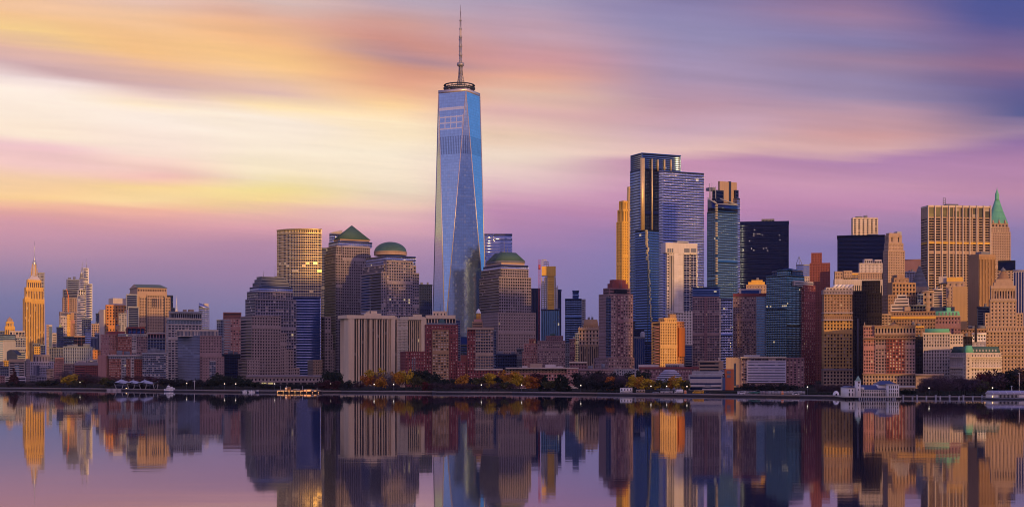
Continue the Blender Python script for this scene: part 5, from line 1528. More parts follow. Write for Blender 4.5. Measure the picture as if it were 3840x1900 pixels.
    mb = MB(); mb.hull([(p[0], p[1], Zh(1012, D)) for p in q], [(q[0][0], q[0][1], Zh(1012 - .6, D)), (q[1][0], q[1][1], Zh(1004, D)), (q[2][0], q[2][1], Zh(1024 - 13, D)), (q[3][0], q[3][1], Zh(1011.5, D))]); b.mesh('angled_top', mb, glass_mat('n'))
    b.box('glass_bay', 2951, None, 3016, 1030, None, 'g8,9,.84,.66,.04', 'fteal', 't', ins=-2)
    b.box('dark_bay', 2972, None, 3012, 1012, 1032, 'c9,9,.93,.8,.3', 'slate', 'n', ins=-.8)
    b.box('brick_wing', 3015, None, 3058, 1068, None, 'g12,9.6,.5,.52,.6', 'darkred', 'y', ins=-5)
    b.box('roof_slab', 2978, None, 3050, 1052, 1069, 'h9,8,.9,.4,.3', 'pale', 'd', ins=-4)
    b = Bld('brick_tower', 'dark red brick stepped tower with a square top block', 1720, 'building')
    b.box('shaft', 3036, None, 3113, 986, None, 'g9,9.4,.32,.42,.5', 'redbrick', 'd', dep=40)
    b.box('upper_tier', 3042, None, 3082, 948, 987, 'g10,10,.25,.3,.4', 'redbrick', 'd', ins=4, dep=20)
    b = simple('glass_building', 'distant blue glass block topped by a thin triangular mast', 2600, 2986, None, 3037, 992, 'h7,8,.95,.66,.3', 'zinc', 'l', cat='building', nu=0)
    for a in ((2986, 990), (3007, 990), (2997, 990)):
        mb = MB(); mb.tube(at(*a, 2610), at(2996.5, 961, 2610), .7, .5, 4); b.mesh('mast', mb, wall_mat('bluegrey'))
    simple('stone_building', 'small pale block under the distant triangular mast', 2300, 3012, None, 3036, 1036, 'g8,9,.4,.4,.4', 'pale', 'd', cat='building', nu=1)
    b = Bld('banded_hotel', 'long low brick hotel with bright banded balconies and a tan left end', 1230, 'hotel')
    b.box('end_wall', 2722, None, 2778, 1339, None, 'n', 'tan', 'd', dep=30)
    b.box('stair_slot', 2753, None, 2760, 1361, 1445, 'n', 'navy', 'd', ins=-.4, dep=2)
    b.box('wall', 2777, None, 2948, 1339, None, 'g12.6,9.6,.86,.56,1', 'mauve', 'y', ins=-1.2, dep=34)
    b.box('recessed_wall', 2947, None, 3016, 1340, None, 'g12.6,9.6,.5,.5,.8', 'plum', 'y', ins=.8, dep=30)
    b.box('balcony_front', 2800, None, 2948, 1350, 1432, 'h12,9.6,.97,.26,1', 'lav', 'm', ins=-2.6, dep=3)
    b.box('cornice', 2777, None, 2949, 1336.5, 1340, 'n', 'cream', 'd', ins=-2.8, dep=36)
    b.box('arcade', 2770, None, 3016, 1441, None, 'g12,30,.6,.6,1', 'plum', 'd', ins=-3.4, dep=4)
    b.box('rooftop_unit', 2790, None, 2850, 1330, 1340, 'h8,9,.9,.3,.3', 'grey', 'd', ins=8, dep=14)
    b = Bld('museum_building', 'white banded low museum building with blue glass strips and an orange brick wall', 1080, 'museum')
    b.box('wall', 2582, None, 2709, 1404, None, 'h14,17,.94,.46,1.2', 'grey', 'n', dep=30)
    b.box('upper_wall', 2596, None, 2710, 1391, 1405, 'g28,40,.03,.1,.2', 'grey', 'd', ins=1, dep=26)
    b.box('white_frame', 2588, None, 2708, 1419, 1433, 'n', 'pale', 'd', ins=-1.6, dep=3)
    b.box('blue_panel', 2708, None, 2720, 1414, None, 'n', 'blue', 'n', ins=.5, dep=20)
    b.box('white_strip', 2666, None, 2704, 1441, 1447, 'n', 'pale', 'd', ins=-1.4, dep=2)
    b.box('white_strip', 2582, None, 2643, 1441, 1447, 'n', 'pale', 'd', ins=-1.4, dep=2)
    b.box('white_strip', 2634, None, 2706, 1456, 1463, 'n', 'pale', 'd', ins=-1.4, dep=2)
    b.box('brick_wall', 2719, None, 2752, 1383, None, 'n', 'rust', 'd', ins=4, dep=20)
    for v in (1390, 1405):
        b.box('window', 2726, None, 2740, v, v + 8, 'n', 'slate', 'd', ins=3.6, dep=1)
    b = simple('office_lowrise', 'small cream low building with two dark window bands behind the white museum', 1300, 2620, None, 2698, 1352, 'h12,13,.92,.5,1', 'sand', 'd', cat='building', nu=0)
    b.box('cream_side', 2697, None, 2713, 1352, 1384, 'n', 'sand', 'd', ins=1)
    mb = MB(); mb.tube(at(2697, 1353, 1302), at(2697, 1339, 1302), .8, .8, 6); b.mesh('flue', mb, wall_mat('cream'))
    simple('slate_building', 'dark grey blue low building between orange tower and cream low building', 1400, 2516, None, 2622, 1340, 'g11,13,.5,.4,.5', 'slate', 'd', cat='building', nu=1)
    simple('slate_building', 'dark glass low building between the cream low building and banded hotel', 1380, 2690, None, 2726, 1347, 'g9,10,.7,.6,.4', 'slate', 'n', cat='building', nu=1)
    # terraced six-sided pavilion
    D = 1085
    t = thing('terraced_pavilion', 'grey six sided pavilion with a roof of stepped louvred bands behind yellow trees', 'pavilion', (X(2512, D), D, GROUND))
    c = (X(2512, D), D)
    rows = [(58, 1420), (52, 1411), (45, 1403), (38, 1396), (30, 1390), (22, 1385)]
    mb = MB(); mb.lathe(c, [(11.6, GROUND - .5), (11.6, Zh(1424, D))], 6, ang=.3); mb.build('base', [wall_mat('slate')], t)
    for i, (r, v) in enumerate(rows):
        R = r * D / F
        lo = Zh(rows[i - 1][1] - .2 if i else 1430, D); hi_ = Zh(v, D)
        mb = MB(); mb.lathe(c, [(R * .97, lo), (R * .9, hi_ - .9)], 6, ang=.3); mb.build('louvre_band', [wall_mat('slate')], t)
        mb = MB(); mb.lathe(c, [(R * 1.0, hi_ - .9), (R * 1.0, hi_ - .2), (R * .93, hi_)], 6, ang=.3); mb.build('terrace_edge', [wall_mat('lav')], t)


right_glass()


# ------------------------------------------------------------------ the old stone district at the right
def old_district():
    b = Bld('stone_office_building', 'tall brown gold stone office with cornice belts and white roof plant by the park', 1230, 'office building')
    b.box('base', 3080, 3088, 3198, 1385, None, 'g12,12,.6,.6,.7', 'tan', 'd', yaw=13)
    b.box('wall', 3081, 3089, 3197, 1196, 1386, 'g12,12.2,.52,.62,.7', (.42,.25,.09), 'w', ins=1)
    b.box('belt_floor', 3081, 3089, 3197, 1180, 1197, 'g8,14,.3,.5,.5', 'brown', 'd', ins=.6)
    b.box('upper_wall', 3082, 3090, 3196, 1100, 1181, 'g12,12,.42,.55,.7', 'brown', 'w', ins=1.2)
    b.box('attic', 3080, 3088, 3199, 1086, 1101, 'g6,12,.4,.5,.5', 'pink', 'd', ins=-.6)
    for v in (1170, 1197, 1382):
        b.box('cornice', 3080, 3088, 3199, v, v + 3, 'n', 'pink', 'd', ins=-1.2)
    b.box('penthouse', 3092, 3098, 3196, 1077, 1087, 'g12,9,.6,.6,.5', 'pale', 'd', ins=6)
    for k in range(5):
        fp = b.foot(3122 + 15 * k, None, 3133 + 15 * k, 8, dep=8)
        mb = MB(); D = fp[1][1]; z = Zh(1077.4, D); q = [np.array(p) for p in fp]
        mb.hull([(p[0], p[1], z) for p in q], [(q[0][0] + 3, q[0][1], z + 2.6), (q[1][0] + 3, q[1][1], z + 2.6), (q[2][0] + 2.4, q[2][1], z + 2.6), (q[3][0] + 2.4, q[3][1], z + 2.6)]); b.mesh('skylight', mb, wall_mat('white'))
    b = Bld('shaded_side_block', 'near black stepped block painted as the shaded side of the brown gold office', 1290, 'office building')
    b.box('wall', 3194, None, 3250, 1090, None, 'g9,12,.4,.55,.5', 'nearblack', 'k', dep=26)  # near black colour stands in for shade on the neighbour's right side
    b.box('wing', 3228, None, 3307, 1098, None, 'g9,12,.4,.55,.5', 'nearblack', 'k', ins=2, dep=30)
    b.box('upper_tier', 3232, None, 3301, 1052, 1099, 'g10,12,.4,.5,.5', 'nearblack', 'k', ins=4, dep=24)
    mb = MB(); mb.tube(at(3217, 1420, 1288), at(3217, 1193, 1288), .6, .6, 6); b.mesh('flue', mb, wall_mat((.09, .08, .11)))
    b = Bld('brick_office_building', 'broad reddish brown office with a deep red centre panel and white topped windows', 1180, 'office building')
    b.box('wall', 3238, None, 3283, 1222, None, 'g8.6,12,.52,.55,.6', 'rose', 'w', dep=40)
    b.box('wall', 3282, None, 3432, 1232, None, 'g11.4,12,.55,.55,.6', 'mauve', 'w', ins=-1, dep=40)
    b.box('red_panel', 3324, None, 3392, 1268, 1398, 'g11.4,12,.55,.55,.5', 'redbrick', 'y', ins=-2, dep=4)
    b.box('base', 3236, None, 3433, 1402, None, 'g11.4,13,.5,.6,.7', 'tan', 'd', ins=-2.6, dep=44)
    b.box('attic', 3280, None, 3433, 1222, 1252, 'g11.4,26,.5,.62,.7', 'tan', 'd', ins=-2.2, dep=42)
    for v, u0 in ((1219, 3279), (1252, 3279), (1265, 3236), (1399, 3234)):
        b.box('cornice', u0, None, 3434, v, v + 3.6, 'n', 'brown', 'd', ins=-3.4, dep=46)
    b.box('parapet', 3236, None, 3284, 1219, 1223, 'n', 'tan', 'd', ins=-.8, dep=42)
    for u in (3240, 3424):
        fp = b.foot(u, None, u + 5, -1, dep=3); b.frustum('finial', fp, Zh(1220, fp[1][1]), b.shrink(fp, .3), Zh(1207, fp[1][1]), 'tan')
    fp = b.foot(3330, None, 3376, 3, dep=5)
    mb = MB(); D = fp[1][1]; mb.hull([(p[0], p[1], Zh(1220, D)) for p in fp], [((fp[0][0] + fp[2][0]) / 2, p[1], Zh(1207, D)) for p in fp]); b.mesh('pediment', mb, wall_mat('brown'))
    b = simple('stone_house', 'small cream classical house with arched doorway below the red panelled office', 1060, 3373, None, 3431, 1449, 'g13,30,.34,.6,.6', 'sand', 'd', cat='house', nu=0)
    b.box('cornice', 3371, None, 3433, 1447, 1450, 'n', 'cream', 'd', ins=-.8, dep=26)
    mb = MB(); fp = b.foot(3376, None, 3382, -.3, dep=.3); mb.hull([(p[0], p[1], GROUND) for p in fp], [(p[0], p[1], Zh(1458, fp[1][1])) for p in fp]); b.mesh('door', mb, wall_mat('umber'))
    simple('black_office_tower', 'dark blue black office slab below the bright yellow lit tower', 1950, 3140, None, 3318, 884, 'h14,15,.96,.7,.5', 'fnavy', 'k', cat='office tower', dep=45, nu=2)
    b = Bld('apartment_tower', 'bright yellow white tower with six columns of dark windows above the black slab', 2400, 'skyscraper')
    b.box('wall', 3192, 3198, 3293, 816, None, 'g16,8,.42,.66,.6', 'cream', 'w', yaw=16)
    b.units(2, 'slate', 4, 2)
    b = Bld('stone_tower', 'tapering tan stone tower with rounded shoulders and small square windows', 1720, 'tower')
    b.box('shaft', 3311, 3330, 3393, 938, None, 'g9.6,9.6,.4,.42,.5', 'sand', 'd', yaw=30)
    b.box('shaft_tier', 3315, 3332, 3388, 910, 939, 'g12,14,.3,.3,.5', 'sand', 'd', ins=2.5)
    b.box('upper_tier', 3318, 3333, 3382, 880, 911, 'g30,28,.2,.6,.8', 'sand', 'd', ins=4)
    b.box('crown_tier', 3322, 3335, 3376, 873, 881, 'n', 'sand', 'd', ins=6)
    b.box('rooftop_unit', 3364, None, 3381, 868, 881, 'n', 'zinc', 'd', ins=10, dep=8)
    b = Bld('stone_building', 'tan columned building with white plant roofs and a small gold lit box', 1640, 'building')
    b.box('wall', 3125, 3130, 3310, 1047, None, 'v8,9,.45,.9,.8,6', 'pale', 'd', yaw=12)
    b.box('upper_wall', 3130, 3134, 3308, 1021, 1048, 'g9,9,.5,.5,.6', 'sand', 'd', ins=4)
    b.box('roof_block', 3128, 3131, 3160, 1017, 1046, 'g10,14,.3,.5,.5', 'sand', 'd', ins=1)
    b.box('roof_block', 3160, 3164, 3196, 1014, 1040, 'g10,14,.3,.5,.5', 'sand', 'd', ins=1)
    b.box('roof_block', 3219, 3223, 3310, 986, 1022, 'g14,12,.3,.3,.5', 'pale', 'd', ins=10)
    b.box('gold_box', 3195, None, 3218, 1026, 1046, 'c10,10,.9,.85,.2', 'gold', 's', ins=2, dep=8)
    for u, v, w_ in ((3242, 971, 30), (3280, 973, 26)):
        b.box('rooftop_unit', u, None, u + w_, v, 987, 'g8,14,.7,.6,.5', 'lav', 'd', ins=16, dep=10)
    simple('dark_building', 'dark flat roofed block between the tapering tan tower and gold gridded slab', 2250, 3392, None, 3456, 973, 'n', 'plum', 'k', cat='building', nu=0)
    simple('stone_building', 'pale small windowed block beneath the dark flat roofed block', 1900, 3390, None, 3440, 1019, 'g9,8,.6,.5,.5', 'lav', 'd', cat='building')
    b = Bld('pyramid_topped_tower', 'grey stone tower with a steep stepped pyramid roof', 1720, 'tower')
    b.box('shaft', 3414, 3418, 3482, 1075, None, 'v12,9,.5,.9,.8', 'tan', 'd', yaw=14)
    fp = b.last[0]
    for k in range(16):
        lo = b.shrink(fp, 1 - k / 17); D = fp[1][1]
        mb = MB(); mb.hull([(p[0], p[1], Zh(1075.2 - 5 * k, D)) for p in lo], [(p[0], p[1], Zh(1070 - 5 * k, D)) for p in b.shrink(lo, .985)]); b.mesh('roof_step', mb, wall_mat('slate'))
    b = Bld('stone_office_building', 'gold brown stepped stone office with large paired dark windows', 1520, 'office building')
    b.box('wall', 3306, 3330, 3436, 1105, None, 'g11,12,.4,.5,.6', 'brown', 'd', yaw=30)
    b.box('upper_wall', 3328, 3347, 3434, 1058, 1106, 'g14,16,.55,.68,.8', 'umber', 'd', ins=3, sl='n')
    b.box('crown_tier', 3342, 3352, 3408, 1041, 1059, 'g14,14,.22,.4,.5', 'brown', 'd', ins=6)
    b.box('rooftop_unit', 3364, None, 3392, 1030, 1042, 'n', 'brown', 'd', ins=9, dep=10)
    b = Bld('terraced_white_building', 'small building of stacked white curved balconies among brown stone blocks', 1420, 'building')
    for i, (u0, u1, v0, v1) in enumerate(((3340, 3410, 1140, 1200), (3352, 3408, 1128, 1141), (3356, 3408, 1118, 1129), (3364, 3400, 1104, 1119))):
        b.box('terrace', u0, None, u1, v0, v1, 'h12,11,.95,.42,1', 'pale', 'd', ins=1.5 + 3 * i, dep=22)
    b.box('tan_block', 3392, None, 3414, 1150, 1164, 'n', 'sand', 'd', ins=-2, dep=8)
    b = Bld('stone_office_building', 'long brown stone block with a gold belt course behind the red panelled office', 1360, 'building')
    b.box('wall', 3338, None, 3508, 1167, None, 'g10,13,.45,.5,.6', 'brown', 'w', dep=40)
    b.box('belt', 3336, None, 3510, 1186, 1193, 'n', 'gold', 'd', ins=-1, dep=42)
    b.box('belt', 3400, None, 3465, 1222, 1227, 'n', 'gold', 'd', ins=-1, dep=4)
    b.units(3, 'slate', 5)
    b = simple('stone_building', 'small tan house with pale windowed corner left of the white terraced building', 1330, 3281, None, 3342, 1177, 'g11,10,.6,.4,.6', 'tan', 'd', cat='building', nu=1)
    b.box('pale_corner', 3267, None, 3286, 1190, None, 'g8,12,.5,.4,.5', 'cream', 'y', ins=-1.5, dep=14)
    b = simple('dark_glass_building', 'small black glass penthouse block on brown roofs below the tapering tan tower', 1440, 3414, None, 3471, 1142, 'c12,12,.9,.8,.4', 'slate', 'k', cat='building', nu=1)
    b = Bld('mansard_building', 'brown brick block with a bright green copper mansard and dark dormers', 1400, 'building')
    b.box('wall', 3504, 3508, 3602, 1183, None, 'g12,14,.4,.5,.6', 'plum', 'w', yaw=14)
    b.box('cornice', 3502, 3507, 3604, 1182, 1186, 'n', 'tan', 'd', ins=-1)
    fp = b.foot(3505, 3509, 3600, .8)
    b.frustum('mansard_roof', fp, Zh(1182.3, fp[1][1]), b.shrink(fp, .93), Zh(1166, fp[1][1]), 'copper')
    for k in range(6):
        b.box('dormer', 3520 + 13 * k, None, 3525 + 13 * k, 1170, 1182, 'n', 'slate', 'd', ins=.3, dep=4)
    b.box('upper_roof', 3500, None, 3580, 1150, 1167, 'n', 'navy', 'k', ins=12, dep=12)
    b.box('rooftop_unit', 3550, None, 3566, 1152, 1167, 'n', 'copper', 'd', ins=7, dep=6)
    # gold slab with nine bays
    b = Bld('gridded_office_slab', 'tall pale gold office slab with nine bays and a louvred top band', 1750, 'office tower')
    b.box('shaft', 3453, 3482, 3716, 812, None, 'g26,9.6,.82,.66,1.0', 'sand', 'd', yaw=24, sl='h9,9.6,.95,.45,.4')
    b.box('louvred_top', 3453, 3482, 3716, 772, 813, 'v26,9,.84,.9,.8', 'sand', 'w', ins=0, sl='n')
    b.box('belt', 3453, 3481.5, 3716.5, 906, 912, 'n', 'gold', 'd', ins=-.8)
    for k in range(10):
        u = 3482 + k * 26; b.box('fin', u - 1.6, None, u + 1.6, 770, None, 'n', 'cream', 'd', ins=-1.6, dep=1.6)
    b.box('parapet', 3452.6, 3481.6, 3716.4, 769, 774, 'n', 'cream', 'd', ins=-.5)
    b.units(2, 'slate', 3)
    for u in (3537, 3545):
        mb = MB(); mb.tube(at(u, 772, 1775), at(u, 742, 1775), .5, .4, 4); b.mesh('mast', mb, wall_mat('slate'))
    for v in (743, 752, 760):
        mb = MB(); mb.tube(at(3536, v, 1775), at(3546, v, 1775), .4, .4, 4); b.mesh('mast_bar', mb, wall_mat('slate'))
    # green pyramid spire tower
    b = Bld('copper_spired_skyscraper', 'stepped tan stone skyscraper with a bright green copper pyramid and spire', 2250, 'skyscraper')
    b.box('shaft', 3684, 3712, 3790, 868, None, 'g9.4,9.6,.45,.45,.6', 'sand', 'd', yaw=28)
    b.box('shaft_tier', 3690, 3715, 3786, 850, 869, 'g9,9,.45,.45,.6', 'sand', 'd', ins=3)
    b.box('upper_tier', 3697, 3718, 3781, 836, 851, 'g14,13,.55,.6,.8', 'sand', 'd', ins=6)
    fp = b.last[0]; D = fp[1][1]
    prof = [(1.0, 838), (.80, 815), (.56, 790), (.36, 766), (.22, 748), (.17, 744)]
    mb = MB()
    rings = [[(p[0], p[1], Zh(v, D)) for p in b.shrink(fp, k)] for k, v in prof]
    for lo, hi in zip(rings, rings[1:]):
        mb.hull(lo, hi, bottom=False)
    b.mesh('pyramid_roof', mb, wall_mat('copper', .6))
    c = sum(np.array(p) for p in fp) / 4
    mb = MB(); mb.lathe(c, [(3.6, Zh(745, D)), (3.4, Zh(726, D)), (2.2, Zh(718, D)), (.9, Zh(710, D)), (.2, Zh(700, D))], 8); b.mesh('lantern_spire', mb, wall_mat('copper', .6))
    for u in (3702, 3722, 3745, 3768):
        g = b.foot(u, None, u + 7, 4, dep=5); b.frustum('dormer', g, Zh(838, g[1][1]), b.shrink(g, .5), Zh(824, g[1][1]), 'sand')
    # vertical striped slab
    b = Bld('striped_office_slab', 'tall bronze gold slab with blank left side and vertical window stripes', 1620, 'office tower')
    b.box('shaft', 3630, 3671, 3733, 955, None, 'v7.6,10,.5,.97,.9,10', 'umber', 'w', yaw=44, sl='n')
    b.box('roof_edge', 3629, 3671, 3734, 952, 961, 'n', 'umber', 'w', ins=-.5)
    b.box('penthouse', 3658, 3680, 3712, 943, 953, 'n', 'slate', 'd', ins=7, dep=18)
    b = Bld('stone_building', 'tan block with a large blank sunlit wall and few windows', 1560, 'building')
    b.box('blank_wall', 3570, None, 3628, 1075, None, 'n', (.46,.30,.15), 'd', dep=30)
    b.box('wall', 3534, 3548, 3574, 1071, None, 'g15,13,.2,.35,.6', 'sand', 'd', ins=-.6)
    b.box('upper_wall', 3552, None, 3618, 1055, 1077, 'g20,14,.2,.4,.6', 'sand', 'd', ins=2)
    b.box('crown_tier', 3550, None, 3612, 1040, 1056, 'n', 'gold', 'd', ins=5)
    b.box('rooftop_unit', 3517, 3520, 3552, 1036, 1060, 'n', 'pale', 'd', ins=9)
    b.units(1, 'slate', 4, 1)
    simple('banded_building', 'narrow white banded block left of the blank sunlit wall', 1540, 3500, None, 3534, 1083, 'h9,9,.93,.45,.8', 'pale', 'd', cat='building', nu=1)
    simple('stone_building', 'small tan block with tall dark window below the stepped pyramid roof', 1510, 3460, None, 3500, 1090, 'g16,20,.35,.5,.8', 'tan', 'd', cat='building', nu=1)
    simple('glass_building', 'little blue glass block between tan block and white terraced building', 1500, 3440, None, 3462, 1102, 'c9,9,.9,.8,.3', 'bluegrey', 'n', cat='building', nu=0)
    b = simple('dark_glass_building', 'low black glass block between the bronze slab and columned stone tower', 1560, 3664, None, 3712, 1150, 'h12,9,.93,.7,.4', 'navy', 'k', cat='building', nu=1)
    b = Bld('stone_building', 'tan block with a large dark plant box on top behind the columned stone tower', 1950, 'building')
    b.box('wall', 3736, None, 3805, 1012, None, 'g14,10,.4,.4,.5', 'tan', 'd')
    b.box('plant_box', 3742, None, 3808, 977, 1013, 'h14,34,.97,.9,.3', 'black', 'k', ins=-1, dep=24)
    simple('striped_glass_tower', 'grey blue glass tower with white vertical stripes at the right edge', 1750, 3800, None, 3900, 1012, 'v9,10,.62,.98,.5', 'lav', 'n', cat='glass tower', nu=0)
    # the great columned stone tower
    b = Bld('columned_stone_tower', 'ornate tan stone tower with a colonnade and stepped pyramid top, at far right', 1460, 'tower')
    ST = 'g12,13,.40,.5,.7'
    b.box('base', 3690, 3700, 3905, 1290, None, ST, 'sand', 'd', yaw=10)
    b.box('base_tier', 3682, 3698, 3905, 1240, 1291, ST, 'sand', 'd', ins=3)
    b.box('base_attic', 3678, 3696, 3905, 1222, 1241, 'g10,16,.34,.5,.6', 'sand', 'd', ins=6)
    b.box('wing', 3688, 3694, 3760, 1172, 1223, ST, 'sand', 'd', ins=9)
    b.box('wing', 3800, None, 3836, 1173, 1223, ST, 'sand', 'd', ins=12)
    b.box('shaft', 3710, 3714, 3812, 1126, 1223, 'g13,13,.36,.5,.7', 'sand', 'd', ins=8)
    for v, u0, u1 in ((1240, 3680, 3905), (1288, 3684, 3905), (1328, 3697, 3905)):
        b.box('cornice', u0, u0 + 12, u1, v, v + 4, 'n', 'tan', 'd', ins=-1.4 if v > 1280 else 1.5)
    b.box('belt', 3709, 3713, 3813, 1122, 1128, 'n', 'tan', 'd', ins=7)
    b.box('colonnade', 3713, 3717, 3808, 1080, 1123, 'v9.2,9,.5,.72,1.6,6', 'sand', 'w', ins=9)
    b.box('colonnade_cornice', 3712, 3716, 3809, 1071, 1081, 'n', 'sand', 'd', ins=8)
    b.box('upper_tier', 3723, 3727, 3800, 1058, 1072, 'n', 'sand', 'd', ins=13)
    b.box('upper_tier', 3730, 3734, 3793, 1046, 1059, 'n', 'sand', 'd', ins=16)
    fp = b.foot(3737, 3741, 3786, 18, dep=14); D = fp[1][1]
    for k in range(8):
        mb = MB(); lo = b.shrink(fp, 1 - k * .1); mb.hull([(p[0], p[1], Zh(1046.3 - 4 * k, D)) for p in lo], [(p[0], p[1], Zh(1042 - 4 * k, D)) for p in b.shrink(lo, .97)]); b.mesh('roof_step', mb, wall_mat('brown'))
    c = sum(np.array(p) for p in fp) / 4
    mb = MB(); mb.lathe(c, [(2.6, Zh(1016, D)), (2.6, Zh(1009, D)), (1.2, Zh(1006, D)), (.2, Zh(1000, D))], 8); b.mesh('lantern', mb, wall_mat('slate'))
    # white block with green roof
    b = Bld('stone_office_building', 'long cream stone office with slim windows and a green copper roof band', 1230, 'office building')
    b.box('wall', 3462, 3462, 3563, 1249, None, 'g9.6,12,.42,.62,.6', 'pale', 'w')
    b.box('side_wall', 3562, None, 3612, 1252, None, 'g10,12,.45,.55,.6', 'cream', 'w', ins=.8)
    b.box('cornice', 3460, None, 3565, 1246, 1251, 'n', 'cream', 'd', ins=-1, dep=27)
    fp = b.foot(3467, None, 3561, 2, dep=18)
    b.frustum('copper_roof', fp, Zh(1246.4, fp[1][1]), b.shrink(fp, .965), Zh(1232, fp[1][1]), 'copper')
    b = Bld('mansard_building', 'broad pinkish stone hotel with arched windows and a dull green mansard roof', 1180, 'building')
    b.box('wall', 3562, 3622, 3756, 1350, None, 'g11.6,12.6,.5,.55,.6', 'pale', 'w', yaw=34)
    b.box('arched_floor', 3562, 3622, 3756, 1338, 1378, 'g11.6,34,.42,.66,.8', 'pale', 'd', ins=-.5)
    b.box('corner_bay', 3622, None, 3642, 1330, None, 'g18,13,.34,.5,.6', 'cream', 'w', ins=-1.4, dep=4)
    b.box('attic', 3563, 3622, 3755, 1321, 1339, 'g11.6,13,.4,.4,.5', 'pale', 'w', ins=.4)
    for v in (1336, 1376):
        b.box('cornice', 3560, 3622, 3758, v, v + 3, 'n', 'cream', 'd', ins=-1.6)
    fp = b.foot(3566, 3622, 3752, 1.4)
    b.frustum('mansard_roof', fp, Zh(1321.3, fp[1][1]), b.shrink(fp, .9), Zh(1298, fp[1][1]), 'verdigris')
    for k in range(9):
        b.box('dormer', 3636 + 12 * k, None, 3641 + 12 * k, 1309, 1318, 'n', 'grey', 'd', ins=1.6, dep=4)
    fp = b.foot(3612, 3622, 3652, 1.0, dep=8); b.frustum('corner_roof', fp, Zh(1321.6, fp[1][1]), b.shrink(fp, .6), Zh(1294, fp[1][1]), 'copper')
    b = simple('stone_building', 'small white stone block with tall windows behind the dull green mansard', 1380, 3646, None, 3697, 1249, 'g9,12,.5,.5,.6', 'white', 'w', cat='building', nu=0)
    b.box('low_front', 3640, None, 3697, 1280, None, 'g14,14,.1,.2,.3', 'lav', 'd', ins=-4)
    mb = MB(); mb.tube(at(3659, 1282, 1370), at(3659, 1218, 1370), 1.2, 1.2, 8); b.mesh('chimney', mb, wall_mat('nearblack'))
    b = simple('dark_building', 'dark brick gap building between the cream office and the white stone block', 1340, 3608, None, 3646, 1262, 'g10,12,.4,.4,.5', 'nearblack', 'd', cat='building', nu=2)
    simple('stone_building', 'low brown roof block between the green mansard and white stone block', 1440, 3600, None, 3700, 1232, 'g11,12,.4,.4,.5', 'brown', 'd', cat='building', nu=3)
    simple('dark_building', 'narrow dark shaded building between red panelled office and cream office', 1290, 3430, None, 3466, 1262, 'g9,12,.4,.5,.5', 'nearblack', 'd', cat='building', nu=1)
    simple('windowless_building', 'blank tan walled low building behind bare park trees', 1150, 3434, None, 3538, 1402, 'n', 'tan', cat='building', nu=0)


old_district()
# ------------------------------------------------------------------ the waterfront: pier house, ferry landing, boats, vehicles
def pbox(t, part, u0, u1, v0, v1, D, dep, mat, parent=None, label=None):
    x0, x1 = X(u0, D), X(u1, D)
    mb = MB(); mb.box(x0, x1, D, D + dep, Zh(v1, D), Zh(v0, D))
    o = mb.build(part, [mat], parent or t)
    if label:
        o['label'] = label
    return o


def gable(t, part, u0, u1, vr, ve, D, dep, mat, along='x', hip=0.0):
    """a pitched roof on eaves height ve with its ridge at vr; ridge runs along x (left-right) or y"""
    x0, x1 = X(u0, D), X(u1, D); z0, z1 = Zh(ve, D), Zh(vr, D); y0, y1 = D - .4, D + dep + .4
    mb = MB()
    if along == 'x':
        h = (x1 - x0) * hip
        A, B, C_, E = (x0, y0, z0), (x1, y0, z0), (x1, y1, z0), (x0, y1, z0); P, Q = (x0 + h, (y0 + y1) / 2, z1), (x1 - h, (y0 + y1) / 2, z1)
        mb.quad(A, B, Q, P); mb.quad(C_, E, P, Q); mb.ngon([B, C_, Q]); mb.ngon([E, A, P]); mb.quad(A, E, C_, B)
    else:
        A, B, C_, E = (x0, y0, z0), (x1, y0, z0), (x1, y1, z0), (x0, y1, z0); P, Q = ((x0 + x1) / 2, y0, z1), ((x0 + x1) / 2, y1, z1)
        mb.ngon([A, B, P]); mb.quad(B, C_, Q, P); mb.ngon([C_, E, Q]); mb.quad(E, A, P, Q); mb.quad(A, E, C_, B)
    return mb.build(part, [mat], t)


def windows_row(t, u0, u1, n, v0, v1, D, mat, fill=.5, part='window', parent=None):
    for i in range(n):
        c = u0 + (u1 - u0) * (i + .5) / n; w = (u1 - u0) / n * fill / 2
        x0, x1 = X(c - w, D), X(c + w, D)
        mb = MB(); mb.box(x0, x1, D - .12, D + .2, Zh(v1, D), Zh(v0, D)); mb.build(part, [mat], parent or t)


